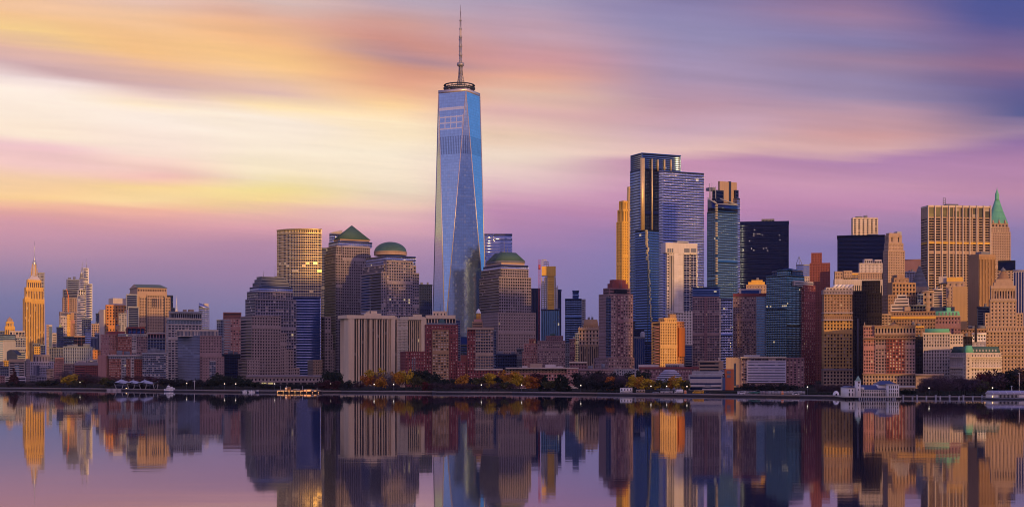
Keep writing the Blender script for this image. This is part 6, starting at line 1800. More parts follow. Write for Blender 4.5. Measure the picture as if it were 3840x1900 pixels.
def waterfront():
    white = wall_mat('white'); slate = paint('blue_slate', (.06, .075, .17), .6); dark = glass_mat('d'); cream = wall_mat('cream')
    steel = wall_mat('zinc')
    # pier house with the clock tower
    D = 836.0
    t = thing('pier_house', 'white pier house with a green topped clock tower and dark blue roofs', 'pier building', (X(3260, D), D, 0))
    pbox(t, 'pier_deck', 3165, 3378, 1486, 1489.5, D - 2, 24, wall_mat('concrete'))
    for i in range(14):
        u = 3170 + 15.4 * i; mb = MB(); mb.tube((X(u, D), D - 1, -2), (X(u, D), D - 1, Zh(1489, D)), .35); mb.build('pile', [wall_mat('nearblack')], t)
    w = pbox(t, 'head_house', 3176, 3206, 1452, 1486.4, D, 16, white)
    gable(t, 'gable_roof', 3174, 3208, 1446, 1453, D, 16, slate, 'y')
    windows_row(t, 3179, 3203, 2, 1459, 1466, D, dark, .3); windows_row(t, 3179, 3203, 2, 1472, 1484, D, dark, .36, 'door')
    pbox(t, 'gallery', 3205, 3330, 1459, 1486.4, D + 2, 14, white)
    gable(t, 'roof', 3203, 3332, 1443, 1460, D + 2, 14, slate, 'x', .1)
    windows_row(t, 3228, 3328, 15, 1462.5, 1468, D + 2, dark, .5); windows_row(t, 3228, 3328, 15, 1473, 1484, D + 2, dark, .55)
    pbox(t, 'belt', 3205, 3331, 1469.4, 1471, D + 1.7, 1, cream)
    pbox(t, 'river_block', 3328, 3372, 1440, 1486.4, D - .5, 18, white)
    pbox(t, 'river_block', 3293, 3330, 1441, 1460, D + 4, 12, white)
    gable(t, 'roof', 3295, 3365, 1427, 1441.4, D + 3, 15, slate, 'x', .22)
    pbox(t, 'cornice', 3326, 3374, 1439, 1441, D - .9, 19, cream)
    windows_row(t, 3331, 3370, 5, 1446, 1455, D - .5, dark, .38); windows_row(t, 3331, 3370, 5, 1461, 1468, D - .5, dark, .38); windows_row(t, 3331, 3370, 5, 1473, 1484, D - .5, dark, .38)
    windows_row(t, 3318, 3328, 2, 1447, 1451, D + 4, dark, .4)
    pbox(t, 'dormer', 3232, 3241, 1451, 1460, D + 1.2, 3, white)
    tw = pbox(t, 'clock_tower', 3210, 3228, 1429, 1486, D - 1, 3.2, white)
    for v0, v1 in ((1440, 1447), (1457, 1464)):
        windows_row(t, 3212, 3226, 1, v0, v1, D - 1, dark, .16, 'window', tw)
    mb = MB(); c = (X(3219, D), D - 1.1, Zh(1432.5, D)); n = 16
    mb.ngon([(c[0] + .62 * math.cos(k * 2 * math.pi / n), c[1], c[2] + .62 * math.sin(k * 2 * math.pi / n)) for k in range(n)]); mb.build('clock_face', [paint('clock_brown', (.14, .07, .06), .5)], tw)
    pbox(t, 'tower_cornice', 3209, 3229, 1427.6, 1429.4, D - 1.2, 3.6, white, tw)
    x0, x1 = X(3209.4, D), X(3228.6, D); mb = MB(); z0, z1 = Zh(1427.8, D), Zh(1408, D)
    mb.hull([(x0, D - 1.1, z0), (x1, D - 1.1, z0), (x1, D + 2.3, z0), (x0, D + 2.3, z0)], [((x0 + x1) / 2 - .1, D + .5, z1), ((x0 + x1) / 2 + .1, D + .5, z1), ((x0 + x1) / 2 + .1, D + .7, z1), ((x0 + x1) / 2 - .1, D + .7, z1)])
    mb.build('spire', [paint('pale_copper', (.30, .48, .38), .6)], t)
    for i in range(16):
        u = 3222 + 9.0 * i; mb = MB(); mb.tube((X(u, D - 4), D - 4, -2), (X(u, D - 4), D - 4, 1.2), .3); tag(mb.build('wood_pile', [wall_mat('grey')], None, (X(u, D - 4), D - 4, 0)), 'weathered wooden pile standing in the water before the white pier house', 'pile', 'piles before the pier house')
    for i in range(12):
        u = 3352 + 29 * i + (i % 3) * 6; d = shoreD(u) - 3; mb = MB(); mb.tube((X(u, d), d, -2), (X(u, d), d, 1.6 + (i % 2) * .4), .5); mb.tube((X(u, d), d, 1.6 + (i % 2) * .4), (X(u, d), d, 1.9 + (i % 2) * .4), .6)
        tag(mb.build('wood_pile', [wall_mat('grey')], None, (X(u, d), d, 0)), 'thick grey mooring pile along the park seawall at right', 'pile', 'mooring piles along the park seawall')
    # ferry shed at the right edge
    D = 828.0
    t = thing('ferry_shed', 'long white ferry shed with a lavender roof and row of tall windows at right edge', 'ferry shed', (X(3820, D), D, 0))
    pbox(t, 'pontoon', 3716, 3960, 1491, 1496, D - 1, 16, wall_mat('slate'))
    pbox(t, 'wall', 3722, 3955, 1477, 1491.4, D, 12, white)
    x0, x1 = X(3719, D), X(3958, D); mb = MB(); zz = Zh(1477.3, D); zt = Zh(1464, D)
    mb.hull([(x0, D - .8, zz), (x1, D - .8, zz), (x1, D + 12.8, zz), (x0, D + 12.8, zz)], [(x0 + .6, D + 3, zt), (x1, D + 3, zt), (x1, D + 9, zt), (x0 + .6, D + 9, zt)]); mb.build('roof', [wall_mat('lav', .5)], t)
    for i in range(6):
        u = 3725 + 26 * i; mb = MB(); mb.tube((X(u, D), D - .85, zz + .05), (X(u + .6, D), D + 3, zt + .08), .12); mb.build('roof_seam', [white], t)
    windows_row(t, 3744, 3820, 15, 1479.5, 1490, D, dark, .6)
    mb = MB(); mb.box(X(3720.4, D), X(3721.6, D), D - .3, D + .2, Zh(1489, D), Zh(1482, D)); mb.build('lamp', [paint('lamp_glow', (1, .62, .25), .5, 0, 2.0)], t)
    # ferry landing with tent canopies
    D = 1120.0
    t = thing('ferry_landing', 'floating ferry landing under peaked pale canopies on slanting posts', 'ferry terminal', (X(500, D), D, 0))
    pbox(t, 'pontoon', 470, 600, 1462, 1466, D, 20, wall_mat('slate'))
    pbox(t, 'waiting_room', 436, 590, 1444, 1462.4, D + 8, 8, glass_mat('k'))
    tent = paint('canopy_white', (.42, .40, .46), .7); under = paint('canopy_frame', (.05, .06, .11), .6)
    for i, (uc, vp, hw) in enumerate(((454, 1421, 32), (499, 1424, 28), (543, 1423, 28), (590, 1431, 17))):
        p = at(uc, vp, D + 6); z0 = Zh(1437, D); l, r = X(uc - hw, D), X(uc + hw, D)
        mb = MB(); F_ = [(l, D, z0 - (1.5 if i == 3 else 0)), (p[0] - hw * .1, D - 1, z0 + 1.0), (r, D, z0 + (1.5 if i == 3 else -.5)), (r, D + 13, z0), (p[0], D + 14, z0 + 1.0), (l, D + 13, z0)]
        for k in range(6):
            mb.ngon([F_[k], F_[(k + 1) % 6], p])
        mb.build('canopy', [tent], t)
        mb = MB(); mb.tube(p, (p[0], p[1], p[2] + .9), .25, .1); mb.build('finial', [tent], t)
        mb = MB(); mb.hull([(l + 1, D + .6, z0 - 2.2), (r - 1, D + .6, z0 - 2.2), (r - 1, D + 1.2, z0 - 2.2), (l + 1, D + 1.2, z0 - 2.2)], [(l + hw * .06, D + .6, z0 - 1.4), (p[0], D + .6, z0 + 1.5), (p[0], D + 1.2, z0 + 1.5), (r - 1, D + 1.2, z0 - 1.4)]) if i < 3 else mb.tube((p[0], D, z0 - 3), p, .4)
        mb.build('truss', [under], t)
        for sx in (-.55, .5):
            mb = MB(); mb.tube((p[0] + sx * hw * D / F * .5, D + .8, Zh(1462, D)), (p[0] + sx * hw * D / F, D + .8, z0 - .3), .38, .3); mb.build('post', [wall_mat('grey')], t)
    for i in range(12):
        u = 402 + 4.6 * i; mb = MB(); mb.tube((X(u, D - 3), D - 3, -2), (X(u, D - 3), D - 3, Zh(1457, D - 3)), .38); tag(mb.build('wood_pile', [wall_mat('pale')], None, (X(u, D - 3), D - 3, 0)), 'pale pile in the cluster left of the canopied ferry landing', 'pile', 'piles beside the ferry landing')
    mb = MB(); c = at(474, 1457, D - 1); mb.lathe(c[:2], [(.2, c[2] - .6), (.7, c[2] - .2), (.7, c[2] + .3), (.2, c[2] + .7)], 8); mb.build('lamp', [paint('lamp_glow', (1, .62, .25), .5, 0, 2.0)], t)

    # boats
    def hull_mesh(x0, x1, y, w, z0, z1, bow=.18, sheer=.6):
        mb = MB(); L = x1 - x0
        lo = [(x0 + L * bow * .8, y, z0), (x1 - L * .03, y - w * .35, z0), (x1 - L * .03, y + w * .35, z0)]
        secs = []
        for tt, ww, up in ((0, .03, sheer), (.1, .55, sheer * .6), (.3, .95, .1), (.6, 1, 0), (1, .88, .05)):
            xx = x0 + L * tt
            secs.append([(xx + (1 - tt) * L * .05, y - w * .3 * ww, z0), (xx, y - w * .5 * ww, z1 + up), (xx, y + w * .5 * ww, z1 + up), (xx + (1 - tt) * L * .05, y + w * .3 * ww, z0)])
        for a, b_ in zip(secs, secs[1:]):
            mb.hull(a, b_)
        return mb
    D = 1085.0
    t = thing('ferry_boat', 'white two deck ferry boat near the canopied landing', 'boat', (X(637, D), D, 0))
    hull_mesh(X(615, D), X(658, D), D, 4, -.4, 1.5).build('hull', [white], t)
    mb = hull_mesh(X(614.6, D), X(658.4, D), D, 4.2, -.5, .5, sheer=.2); mb.build('waterline_stripe', [paint('navy_hull', (.02, .03, .1), .5)], t)
    pbox(t, 'cabin', 622, 653, 1454, 1460, D - 1.5, 3, white); windows_row(t, 624, 651, 9, 1455.3, 1457.6, D - 1.5, dark, .7)
    pbox(t, 'upper_deck', 625, 645, 1449, 1454.2, D - 1.2, 2.4, white); windows_row(t, 626, 643, 5, 1450.4, 1452.6, D - 1.2, dark, .7)
    pbox(t, 'wheelhouse', 626, 635, 1445, 1449.2, D - 1, 2, white)
    mb = MB(); mb.tube(at(633, 1445, D), at(634, 1438, D), .2, .1); mb.build('mast', [white], t)
    for (u0, u1, v, lab, c) in ((909, 926, 1464, 'small white motor boat moored left of the low launch', white), (932, 956, 1465, 'low open white launch between two moored motor boats', white), (959, 970, 1464, 'little dark motor boat at right of the low launch', paint('navy_hull', (.02, .03, .1), .5))):
        D = shoreD(u0) - 7; zb = Zh(v + 3.5, D)
        t = thing('motor_boat', lab, 'boat', (X((u0 + u1) / 2, D), D, 0), 'small boats moored along the seawall')
        hull_mesh(X(u0, D), X(u1, D), D, 2.2, -.3, .9, sheer=.4).build('hull', [c], t)
        if 'open' not in lab:
            pbox(t, 'cabin', u0 + (u1 - u0) * .3, u0 + (u1 - u0) * .8, v - 3, v + 3.5, D - .8, 1.6, white); windows_row(t, u0 + (u1 - u0) * .34, u0 + (u1 - u0) * .78, 3, v - 2, v + .5, D - .8, dark, .7)
        else:
            for k in range(3):
                mb = MB(); mb.tube(at(u0 + 5 + 6 * k, v + 3, D), at(u0 + 5 + 6 * k, v - 3 - k % 2 * 2, D), .12); mb.build('post', [white], t)
            pbox(t, 'console', u0 + 9, u0 + 14, v, v + 4, D - .5, 1, white)
    # lamp lit barge restaurant
    D = shoreD(1120) - 8
    t = thing('restaurant_barge', 'long barge crowded with warm lamp lit cabins and masts by the arcade', 'barge', (X(1120, D), D, 0))
    mb = hull_mesh(X(1034, D), X(1208, D), D, 9, -.5, 1.2, sheer=.2); mb.build('hull', [paint('barge_hull', (.05, .04, .05), .7)], t)
    rr = random.Random(2); glow = paint('warm_lamp', (1.0, .48, .17), .5, 0, 1.1)
    u = 1038
    while u < 1196:
        w_ = rr.uniform(7, 15); top = rr.uniform(1456, 1461)
        if 1080 > u > 1064:
            top = 1451
        o = pbox(t, 'cabin', u, u + w_, top, 1468.4, D - 3 + rr.uniform(-.6, .6), 5, wall_mat(rr.choice(['sand', 'tan', 'cream', 'orange'])))
        n = max(2, int(w_ / 3)); windows_row(t, u + .5, u + w_ - .5, n, top + 3, top + 6.4, D - 3.7, glow if rr.random() < .75 else dark, .62, 'window', o)
        if top < 1459:
            windows_row(t, u + .5, u + w_ - .5, n, 1463, 1466, D - 3.7, glow, .5, 'window', o)
        u += w_ + rr.uniform(.4, 2.4)
    for u in (1053, 1074, 1135, 1189):
        mb = MB(); mb.tube(at(u, 1468, D), at(u, 1446 if u != 1189 else 1452, D), .16, .1); mb.build('mast', [white], t)
    pbox(t, 'deck_rail', 1036, 1206, 1466, 1467, D - 4.4, .15, wall_mat('sand'))
    for i in range(8):
        c = at(1040 + 22 * i, 1470, D - 4.6); mb = MB(); mb.lathe(c[:2], [(.05, c[2] - .3), (.3, c[2]), (.05, c[2] + .3)], 6); mb.build('lamp', [glow], t)

    # vehicles and trailers on the promenade
    def wheels(t, us, D, z=GROUND + .35, r=.45):
        for u in us:
            x = X(u, D); mb = MB(); n = 12
            a = [(x + r * math.cos(k * 2 * math.pi / n), D - .05, z + r * math.sin(k * 2 * math.pi / n)) for k in range(n)]; b_ = [(p[0], p[1] + .3, p[2]) for p in a]
            mb.hull(a, b_); mb.build('wheel', [paint('tyre', (.02, .02, .022), .8)], t)

    def vbase(u, lab, name, cat, off=6.0):
        D = shoreD(u) + off
        return D, thing(name, lab, cat, (X(u, D), D, GROUND))

    def site_cabin(u0, u1, h, lab, col, nwin, grp=None):
        D, t = vbase((u0 + u1) / 2, lab, 'site_cabin', 'cabin')
        z0 = GROUND + .5
        mb = MB(); mb.box(X(u0, D), X(u1, D), D, D + 2.6, z0, z0 + h); mb.build('wall', [col], t)
        mb = MB(); mb.box(X(u0, D) - .1, X(u1, D) + .1, D - .1, D + 2.7, z0 + h, z0 + h + .15); mb.build('roof', [white], t)
        for i in range(nwin):
            c = u0 + (u1 - u0) * (i + .5) / nwin; mb = MB(); mb.box(X(c - 2, D), X(c + 2, D), D - .05, D + .1, z0 + h * .5, z0 + h * .82); mb.build('window', [dark], t)
        wheels(t, (u0 + 4, u0 + 10, u1 - 8), D)
    site_cabin(2326, 2371, 3.0, 'long white site cabin on wheels with small dark windows beside yellow trees', white, 4)
    site_cabin(2386, 2419, 1.9, 'lower beige site trailer right of the long white cabin', wall_mat('sand'), 3)
    site_cabin(2478, 2524, 1.0, 'flat white trailer lying low left of the white box truck', wall_mat('pale'), 2)

    def truck(u0, u1, h, lab, col, cab_right=False, D_off=6.0, cabcol=None):
        D, t = vbase((u0 + u1) / 2, lab, 'box_truck', 'truck', D_off)
        L = u1 - u0; cu0, cu1 = (u0, u0 + L * .24) if not cab_right else (u1 - L * .24, u1); bu0, bu1 = (u0 + L * .27, u1) if not cab_right else (u0, u1 - L * .27)
        mb = MB(); mb.box(X(bu0, D), X(bu1, D), D, D + 2.3, GROUND + .7, GROUND + h); mb.build('cargo_box', [col], t)
        mb = MB(); x0, x1 = X(cu0, D), X(cu1, D); s = -1 if cab_right else 1
        lo = [(x0, D + .1, GROUND + .5), (x1, D + .1, GROUND + .5), (x1, D + 2.2, GROUND + .5), (x0, D + 2.2, GROUND + .5)]
        k = (x1 - x0) * .3
        hi = [(x0 + (k if s > 0 else 0), D + .2, GROUND + h * .8), (x1 - (k if s < 0 else 0), D + .2, GROUND + h * .8), (x1 - (k if s < 0 else 0), D + 2.1, GROUND + h * .8), (x0 + (k if s > 0 else 0), D + 2.1, GROUND + h * .8)]
        mb.hull(lo, hi); cab = mb.build('cab', [cabcol or col], t)
        mb = MB(); mb.box(x0 + (x1 - x0) * .35, x0 + (x1 - x0) * .7, D - .0, D + .2, GROUND + h * .5, GROUND + h * .74); mb.build('side_window', [dark], cab)
        wheels(t, (u0 + L * .14, u0 + L * .62, u1 - L * .12), D)
    truck(2530, 2562, 3.0, 'white box truck parked on the promenade by the yellow trees', white)
    D, t = vbase(2620, 'long yellow school bus parked before the white museum', 'school_bus', 'bus')
    yel = paint('bus_yellow', (.75, .38, .03), .5)
    mb = MB(); mb.box(X(2603, D), X(2640, D), D, D + 2.3, GROUND + .5, GROUND + 2.5); body = mb.build('body', [yel], t)
    mb = MB(); mb.box(X(2598, D), X(2603.1, D), D + .1, D + 2.2, GROUND + .5, GROUND + 1.5); mb.build('bonnet', [yel], t)
    for i in range(9):
        mb = MB(); mb.box(X(2605 + 3.7 * i, D), X(2607.8 + 3.7 * i, D), D - .05, D + .1, GROUND + 1.6, GROUND + 2.15); mb.build('window', [dark], body)
    wheels(t, (2602, 2632), D)
    def machine(u, lab, name, cat, c, kind):
        D, t = vbase(u, lab, name, cat, 9.0)
        x = X(u, D)
        if kind == 'barrel':
            mb = MB(); mb.lathe((x, D), [(.75, GROUND), (.8, GROUND + 1.2), (.7, GROUND + 2.2), (.5, GROUND + 2.5)], 12); mb.build('drum', [c], t)
            mb = MB(); mb.lathe((x, D), [(.82, GROUND + 1.4), (.82, GROUND + 1.7)], 12); mb.build('stripe', [white], t)
        elif kind == 'loader':
            mb = MB(); mb.hull([(x - 4.5, D, GROUND + .7), (x + 2.4, D, GROUND + .7), (x + 2.4, D + 2.4, GROUND + .7), (x - 4.5, D + 2.4, GROUND + .7)], [(x - 2, D, GROUND + 1.9), (x + 2.2, D, GROUND + 2.1), (x + 2.2, D + 2.4, GROUND + 2.1), (x - 2, D + 2.4, GROUND + 1.9)]); mb.build('body', [c], t)
            mb = MB(); mb.box(x + .4, x + 2.0, D + .2, D + 2.1, GROUND + 2.0, GROUND + 3.3); mb.build('cab', [dark], t)
            mb = MB(); mb.tube((x - 1.5, D + 1, GROUND + 1.8), (x - 5.5, D + 1, GROUND + 1.2), .3); mb.build('boom', [c], t)
            wheels(t, (u - 12, u + 7), D, GROUND + .6, .75)
        else:
            mb = MB(); mb.hull([(x - 2.2, D, GROUND + .4), (x + 2.2, D, GROUND + .4), (x + 2.2, D + 1.8, GROUND + .4), (x - 2.2, D + 1.8, GROUND + .4)], [(x - 2.1, D, GROUND + 1.0), (x + 2.1, D, GROUND + 1.0), (x + 2.1, D + 1.8, GROUND + 1.0), (x - 2.1, D + 1.8, GROUND + 1.0)]); mb.build('body', [c], t)
            mb = MB(); mb.hull([(x - 1.3, D + .1, GROUND + 1.0), (x + 1.4, D + .1, GROUND + 1.0), (x + 1.4, D + 1.7, GROUND + 1.0), (x - 1.3, D + 1.7, GROUND + 1.0)], [(x - .8, D + .2, GROUND + 1.55), (x + 1.0, D + .2, GROUND + 1.55), (x + 1.0, D + 1.6, GROUND + 1.55), (x - .8, D + 1.6, GROUND + 1.55)]); mb.build('cabin', [dark], t)
            wheels(t, (u - 7, u + 7), D)
    machine(2934, 'orange traffic drum standing on the promenade before the banded hotel', 'traffic_drum', 'traffic drum', paint('drum_orange', (.8, .22, .02), .5), 'barrel')
    machine(2570, 'small orange traffic drum between white box truck and yellow bus', 'traffic_drum', 'traffic drum', paint('drum_orange', (.8, .22, .02), .5), 'barrel')
    machine(2838, 'dark green wheeled loader parked in front of the banded hotel', 'wheel_loader', 'loader', paint('loader_green', (.03, .12, .09), .5), 'loader')
    machine(2985, 'white parked car right of the orange drum before the banded hotel', 'parked_car', 'car', white, 'car')
    machine(2780, 'white parked car at the tan end of the banded hotel', 'parked_car', 'car', white, 'car')
    machine(2652, 'dark parked car just right of the yellow bus', 'parked_car', 'car', paint('car_dark', (.04, .045, .06), .4), 'car')
    machine(2460, 'silver parked car between beige trailer and flat white trailer', 'parked_car', 'car', steel, 'car')
    D, t = vbase(3135, 'small white domed tent left of the pier house', 'tent', 'tent', 7)
    mb = MB(); mb.lathe((X(3135, D), D), [(2.1, GROUND), (1.9, GROUND + 1.6), (1.1, GROUND + 2.7), (.1, GROUND + 3.1)], 10); mb.build('canopy', [white], t)
    mb = MB(); mb.box(X(3131, D), X(3136, D), D - 2.15, D - 1.7, GROUND, GROUND + 1.4); mb.build('door', [dark], t)
    # construction hoarding and low wall by the hotel
    D, t = vbase(2880, 'low white and pink hoarding along the road before the banded hotel', 'hoarding', 'hoarding', 26)
    for i in range(22):
        u = 2765 + 11.6 * i; mb = MB(); mb.box(X(u, D), X(u + 10.8, D), D, D + .3, GROUND, GROUND + 2.0 + (i % 3) * .1); mb.build('panel', [wall_mat('pink' if 3 < i < 10 else 'grey')], t)
    # flagpole and street lamps
    proto = None
    glow = paint('street_glow', (1, .86, .66), .5, 0, 1.5)
    spots = [(842, 1452, 10), (884, 1452, 12), (1030, 1455, 22), (1403, 1463, 8), (1476, 1464, 9), (1805, 1468, 10), (1838, 1468, 30), (1956, 1470, 9), (2178, 1468, 12), (2441, 1471, 9), (2500, 1473, 12), (2576, 1476, 8), (3028, 1461, 24), (3484, 1476, 10), (3722, 1471, 22), (60, 1452, 30), (300, 1452, 20), (560, 1455, 26), (700, 1458, 20), (1240, 1462, 30)]
    for i, (u, v, off) in enumerate(spots):
        D = shoreD(u) + off; x = X(u, D)
        if proto is None:
            r = thing('street_lamp', 'small lit lamp on a thin pole along the dark promenade', 'street lamp', (x, D, GROUND), 'street lamps along the promenade')
            mb = MB(); mb.tube((x, D, GROUND), (x, D, GROUND + 4.6), .10, .07, 6); mb.build('pole', [wall_mat('slate')], r)
            mb = MB(); mb.lathe((x, D), [(.1, GROUND + 4.6), (.36, GROUND + 4.8), (.36, GROUND + 5.2), (.1, GROUND + 5.4)], 8); mb.build('lamp_head', [glow], r)
            proto = r; continue
        r = proto.copy(); COL.objects.link(r); r.location = (x, D, GROUND)
        for ch in proto.children:
            c = ch.copy(); COL.objects.link(c); c.parent = r
    for u, v0, D, lab in ((3822, 1396, 880, 'tall white mast with crossbar in the park at far right'), (3794, 1445, 870, 'shorter white mast left of tall mast at far right'), (729, 1424, 1100, 'white mast before the curved glass office')):
        t = thing('flagpole', lab, 'mast', (X(u, D), D, GROUND))
        mb = MB(); mb.tube((X(u, D), D, GROUND), (X(u, D), D, Zh(v0, D)), .28, .12); mb.build('pole', [white], t)
        mb = MB(); mb.tube((X(u - 5, D), D, Zh(v0 + 3, D)), (X(u + 5, D), D, Zh(v0 + 3, D)), .12); mb.build('yard', [white], t)


waterfront()


# ------------------------------------------------------------------ trees
def leafmat(name, c):
    m, N, p = newmat(name)
    at_ = N.new('ShaderNodeAttribute', attribute_name='rnd'); g = N.math('MULTIPLY_ADD', at_.outputs['Fac'], 1.1, .45)
    N.set(p.inputs['Base Color'], N.mix(1.0, c, N.xyz(g, g, g), 'MULTIPLY'))
    p.inputs['Roughness'].default_value = .7; p.inputs['Specular IOR Level'].default_value = .2
    return m


def crown_mesh(kind, seed):
    """crown of height 1 and width about 1, made of leaf clumps; unit trunk below"""
    r = np.random.default_rng(seed)
    mb = MB()
    if kind == 'round':
        cl = [(r.normal(0, .2), r.normal(0, .2), .38 + r.random() * .5, .10 + .12 * r.random()) for _ in range(26)]
    elif kind == 'oval':
        cl = [(r.normal(0, .13), r.normal(0, .13), .25 + r.random() * .68, .09 + .09 * r.random()) for _ in range(24)]
    elif kind == 'conifer':
        cl = []
        for _ in range(34):
            z = .1 + r.random() * .86; a = r.random() * 6.28; q = (1 - z) * .34
            cl.append((q * math.cos(a), q * math.sin(a), z, .05 + .06 * (1 - z)))
    else:
        cl = [(r.normal(0, .24), r.normal(0, .24), .36 + r.random() * .52, .11 + .09 * r.random()) for _ in range(30)]
    for x, y, z, s in cl:
        n = 30 if kind != 'bare' else 26
        P = r.normal(0, 1, (n, 3)); P /= np.linalg.norm(P, axis=1)[:, None]; P *= s * r.random((n, 1)) ** .4
        P += [x, y, z]
        A = r.normal(0, 1, (n, 3)); A /= np.linalg.norm(A, axis=1)[:, None]
        B = r.normal(0, 1, (n, 3)); B -= (B * A).sum(1)[:, None] * A; B /= np.linalg.norm(B, axis=1)[:, None]
        if kind == 'bare':
            A *= .085; B *= .0055; A[:, 2] = np.abs(A[:, 2])
        else:
            k = .030 + .016 * r.random((n, 1)); A *= k; B *= k * .8
        V = np.stack([P - A - B, P + A - B, P + A + B, P - A + B], 1).reshape(-1, 3)
        i = mb.add(V); mb.quads(np.arange(n * 4).reshape(-1, 4) + i, 0, np.clip(r.normal(.5, .22, n) + (z - .6) * .3, 0, 1))
    return mb


def trunk_mesh(kind, seed):
    r = random.Random(seed); mb = MB()
    mb.tube((0, 0, -.02), (0, 0, .30), .026, .018, 6)
    mb.tube((0, 0, .29), (.01, .01, .62 if kind != 'conifer' else .9), .018, .005, 6)
    if kind != 'conifer':
        for k in range(9 if kind == 'bare' else 6):
            a = r.uniform(0, 6.28); z = r.uniform(.22, .45); L = r.uniform(.22, .4)
            e = (L * .75 * math.cos(a), L * .75 * math.sin(a), z + L * .8); mb.tube((0, 0, z), e, .011, .003, 5)
            if kind == 'bare':
                for q in range(3):
                    a2 = a + r.uniform(-.8, .8); f = r.uniform(.4, .8); s = tuple(x * f for x in (e[0], e[1], 0)); s = (s[0], s[1], z + (e[2] - z) * f)
                    mb.tube(s, (s[0] + .16 * math.cos(a2), s[1] + .16 * math.sin(a2), s[2] + .18), .005, .0015, 4)
    return mb


def trees():
    bark = paint('bark', (.045, .035, .03), .9)
    cols = dict(yellow=(.46, .29, .012), amber=(.44, .19, .014), orange=(.38, .11, .014), green=(.028, .042, .016), dkgreen=(.012, .022, .014), red=(.13, .016, .016), maroon=(.065, .018, .026), plum=(.07, .040, .052), purple=(.085, .05, .075), olive=(.075, .07, .018), silver=(.20, .18, .19), black=(.016, .018, .020))
    lm = {k: leafmat('leaves_' + k, v) for k, v in cols.items()}
    kinds = {}
    for kind, n in (('round', 4), ('oval', 2), ('conifer', 2), ('bare', 4)):
        kinds[kind] = []
        for s in range(n):
            c = crown_mesh(kind, 10 * s + len(kind)).build('crown', [lm['green']]); tr = trunk_mesh(kind, s).build('trunk', [bark])
            kinds[kind].append((c.data, tr.data)); bpy.data.objects.remove(c); bpy.data.objects.remove(tr)
    words = dict(yellow='golden yellow', amber='amber yellow', orange='orange', green='dark green', dkgreen='very dark green', red='crimson', maroon='maroon', plum='plum brown', purple='purplish', olive='olive green', silver='pale silvery', black='blackish')
    kw = dict(round='broad leafy tree', oval='upright oval tree', conifer='pointed conifer', bare='bare twiggy tree')
    cnt = [0]
    def tree(u, vt, w, kind, col, where, off=None, group=None):
        """crown top at (u, vt), crown width w pixels"""
        D = shoreD(u) + (off if off is not None else 45) * .6
        h = (Zh(vt, D) - GROUND) * 1.28; w = w * 1.35
        cr, tr = kinds[kind][cnt[0] % len(kinds[kind])]; cnt[0] += 1
        g = group or f'{words[col]} trees {where}'
        t = thing('tree', f'{words[col]} {kw[kind]} {where}', 'tree', (X(u, D), D, GROUND), g)
        W = w * D / F
        wn = {'round': .95, 'oval': .62, 'conifer': .72, 'bare': 1.05}[kind]
        r = random.Random(cnt[0])
        for nm, me in (('trunk', tr), ('crown', cr)):
            o = bpy.data.objects.new(nm, me); COL.objects.link(o); o.parent = t
            o.scale = (W / wn, W / wn, h) if nm == 'crown' else (h * .9, h * .9, h)
            o.rotation_euler = (0, 0, r.uniform(0, 6.28))
            if nm == 'crown':
                o.material_slots[0].link = 'OBJECT'; o.material_slots[0].material = lm[col]
    T = tree
    # left shore
    w1 = 'on the shore left of the bright yellow tree'
    for u, v, w in ((18, 1437, 40), (115, 1438, 38), (140, 1436, 40), (168, 1432, 36)):
        T(u, v, w, 'bare', 'plum', w1, 40)
    T(52, 1398, 34, 'conifer', 'maroon', 'before the white banded apartments', 30)
    T(38, 1436, 24, 'round', 'black', 'beneath the maroon conifer at the left shore', 20)
    T(78, 1438, 30, 'round', 'black', 'before the white banded apartments', 22)
    T(190, 1430, 60, 'round', 'dkgreen', w1, 40)
    T(160, 1433, 40, 'round', 'dkgreen', w1, 30)
    T(238, 1404, 62, 'bare', 'purple', 'behind the bright yellow tree at left', 75)
    T(215, 1424, 40, 'bare', 'purple', 'left of the bright yellow tree', 60)
    T(264, 1414, 52, 'round', 'yellow', 'alone among purple trees on the left shore', 40)
    T(284, 1430, 40, 'round', 'olive', 'just right of the bright yellow tree on the left shore', 34)
    for u, v, w in ((320, 1409, 60), (345, 1412, 56), (372, 1420, 50)):
        T(u, v, w, 'bare', 'plum', 'between the bright yellow tree and ferry landing', 62)
    T(305, 1420, 46, 'round', 'maroon', 'between the bright yellow tree and ferry landing', 50)
    T(396, 1424, 44, 'round', 'olive', 'at the left of the ferry landing', 40)
    T(410, 1432, 40, 'round', 'dkgreen', 'at the left of the ferry landing', 34)
    for u in (430, 470, 520, 560, 600):
        T(u, 1416 + (u % 7), 56, 'bare', 'maroon', 'behind the canopied ferry landing', 110)
    # park before the offices
    wp = 'in the dark park before the curved glass office'
    for i in range(10):
        T(622 + 19 * i, 1426 + (i * 37 % 11), 40, 'round', 'black', wp, 60 + (i * 13 % 40))
    for i, (u, v, w) in enumerate(((800, 1424, 40), (822, 1412, 50), (852, 1418, 46), (880, 1420, 48), (905, 1424, 44), (930, 1430, 42), (956, 1436, 38), (980, 1441, 34))):
        T(u, v, w, 'round', 'dkgreen', 'in the dark grove left of the granite arcade', 50 + (i * 17 % 30))
    for i in range(9):
        T(1000 + 24 * i, 1444 + i % 3, 30, 'round', 'black', 'clipped low along the foot of the granite arcade', 60)
    # centre
    for u, v, w in ((1232, 1408, 50), (1252, 1404, 54), (1268, 1420, 40)):
        T(u, v, w, 'round', 'dkgreen', 'between the arcade and the cream apartment slab', 60)
    for u, v, w in ((1208, 1440, 30), (1226, 1434, 22), (1250, 1438, 28), (1262, 1436, 26)):
        T(u, v, w, 'oval', 'maroon', 'right of the lamp lit barge', 25)
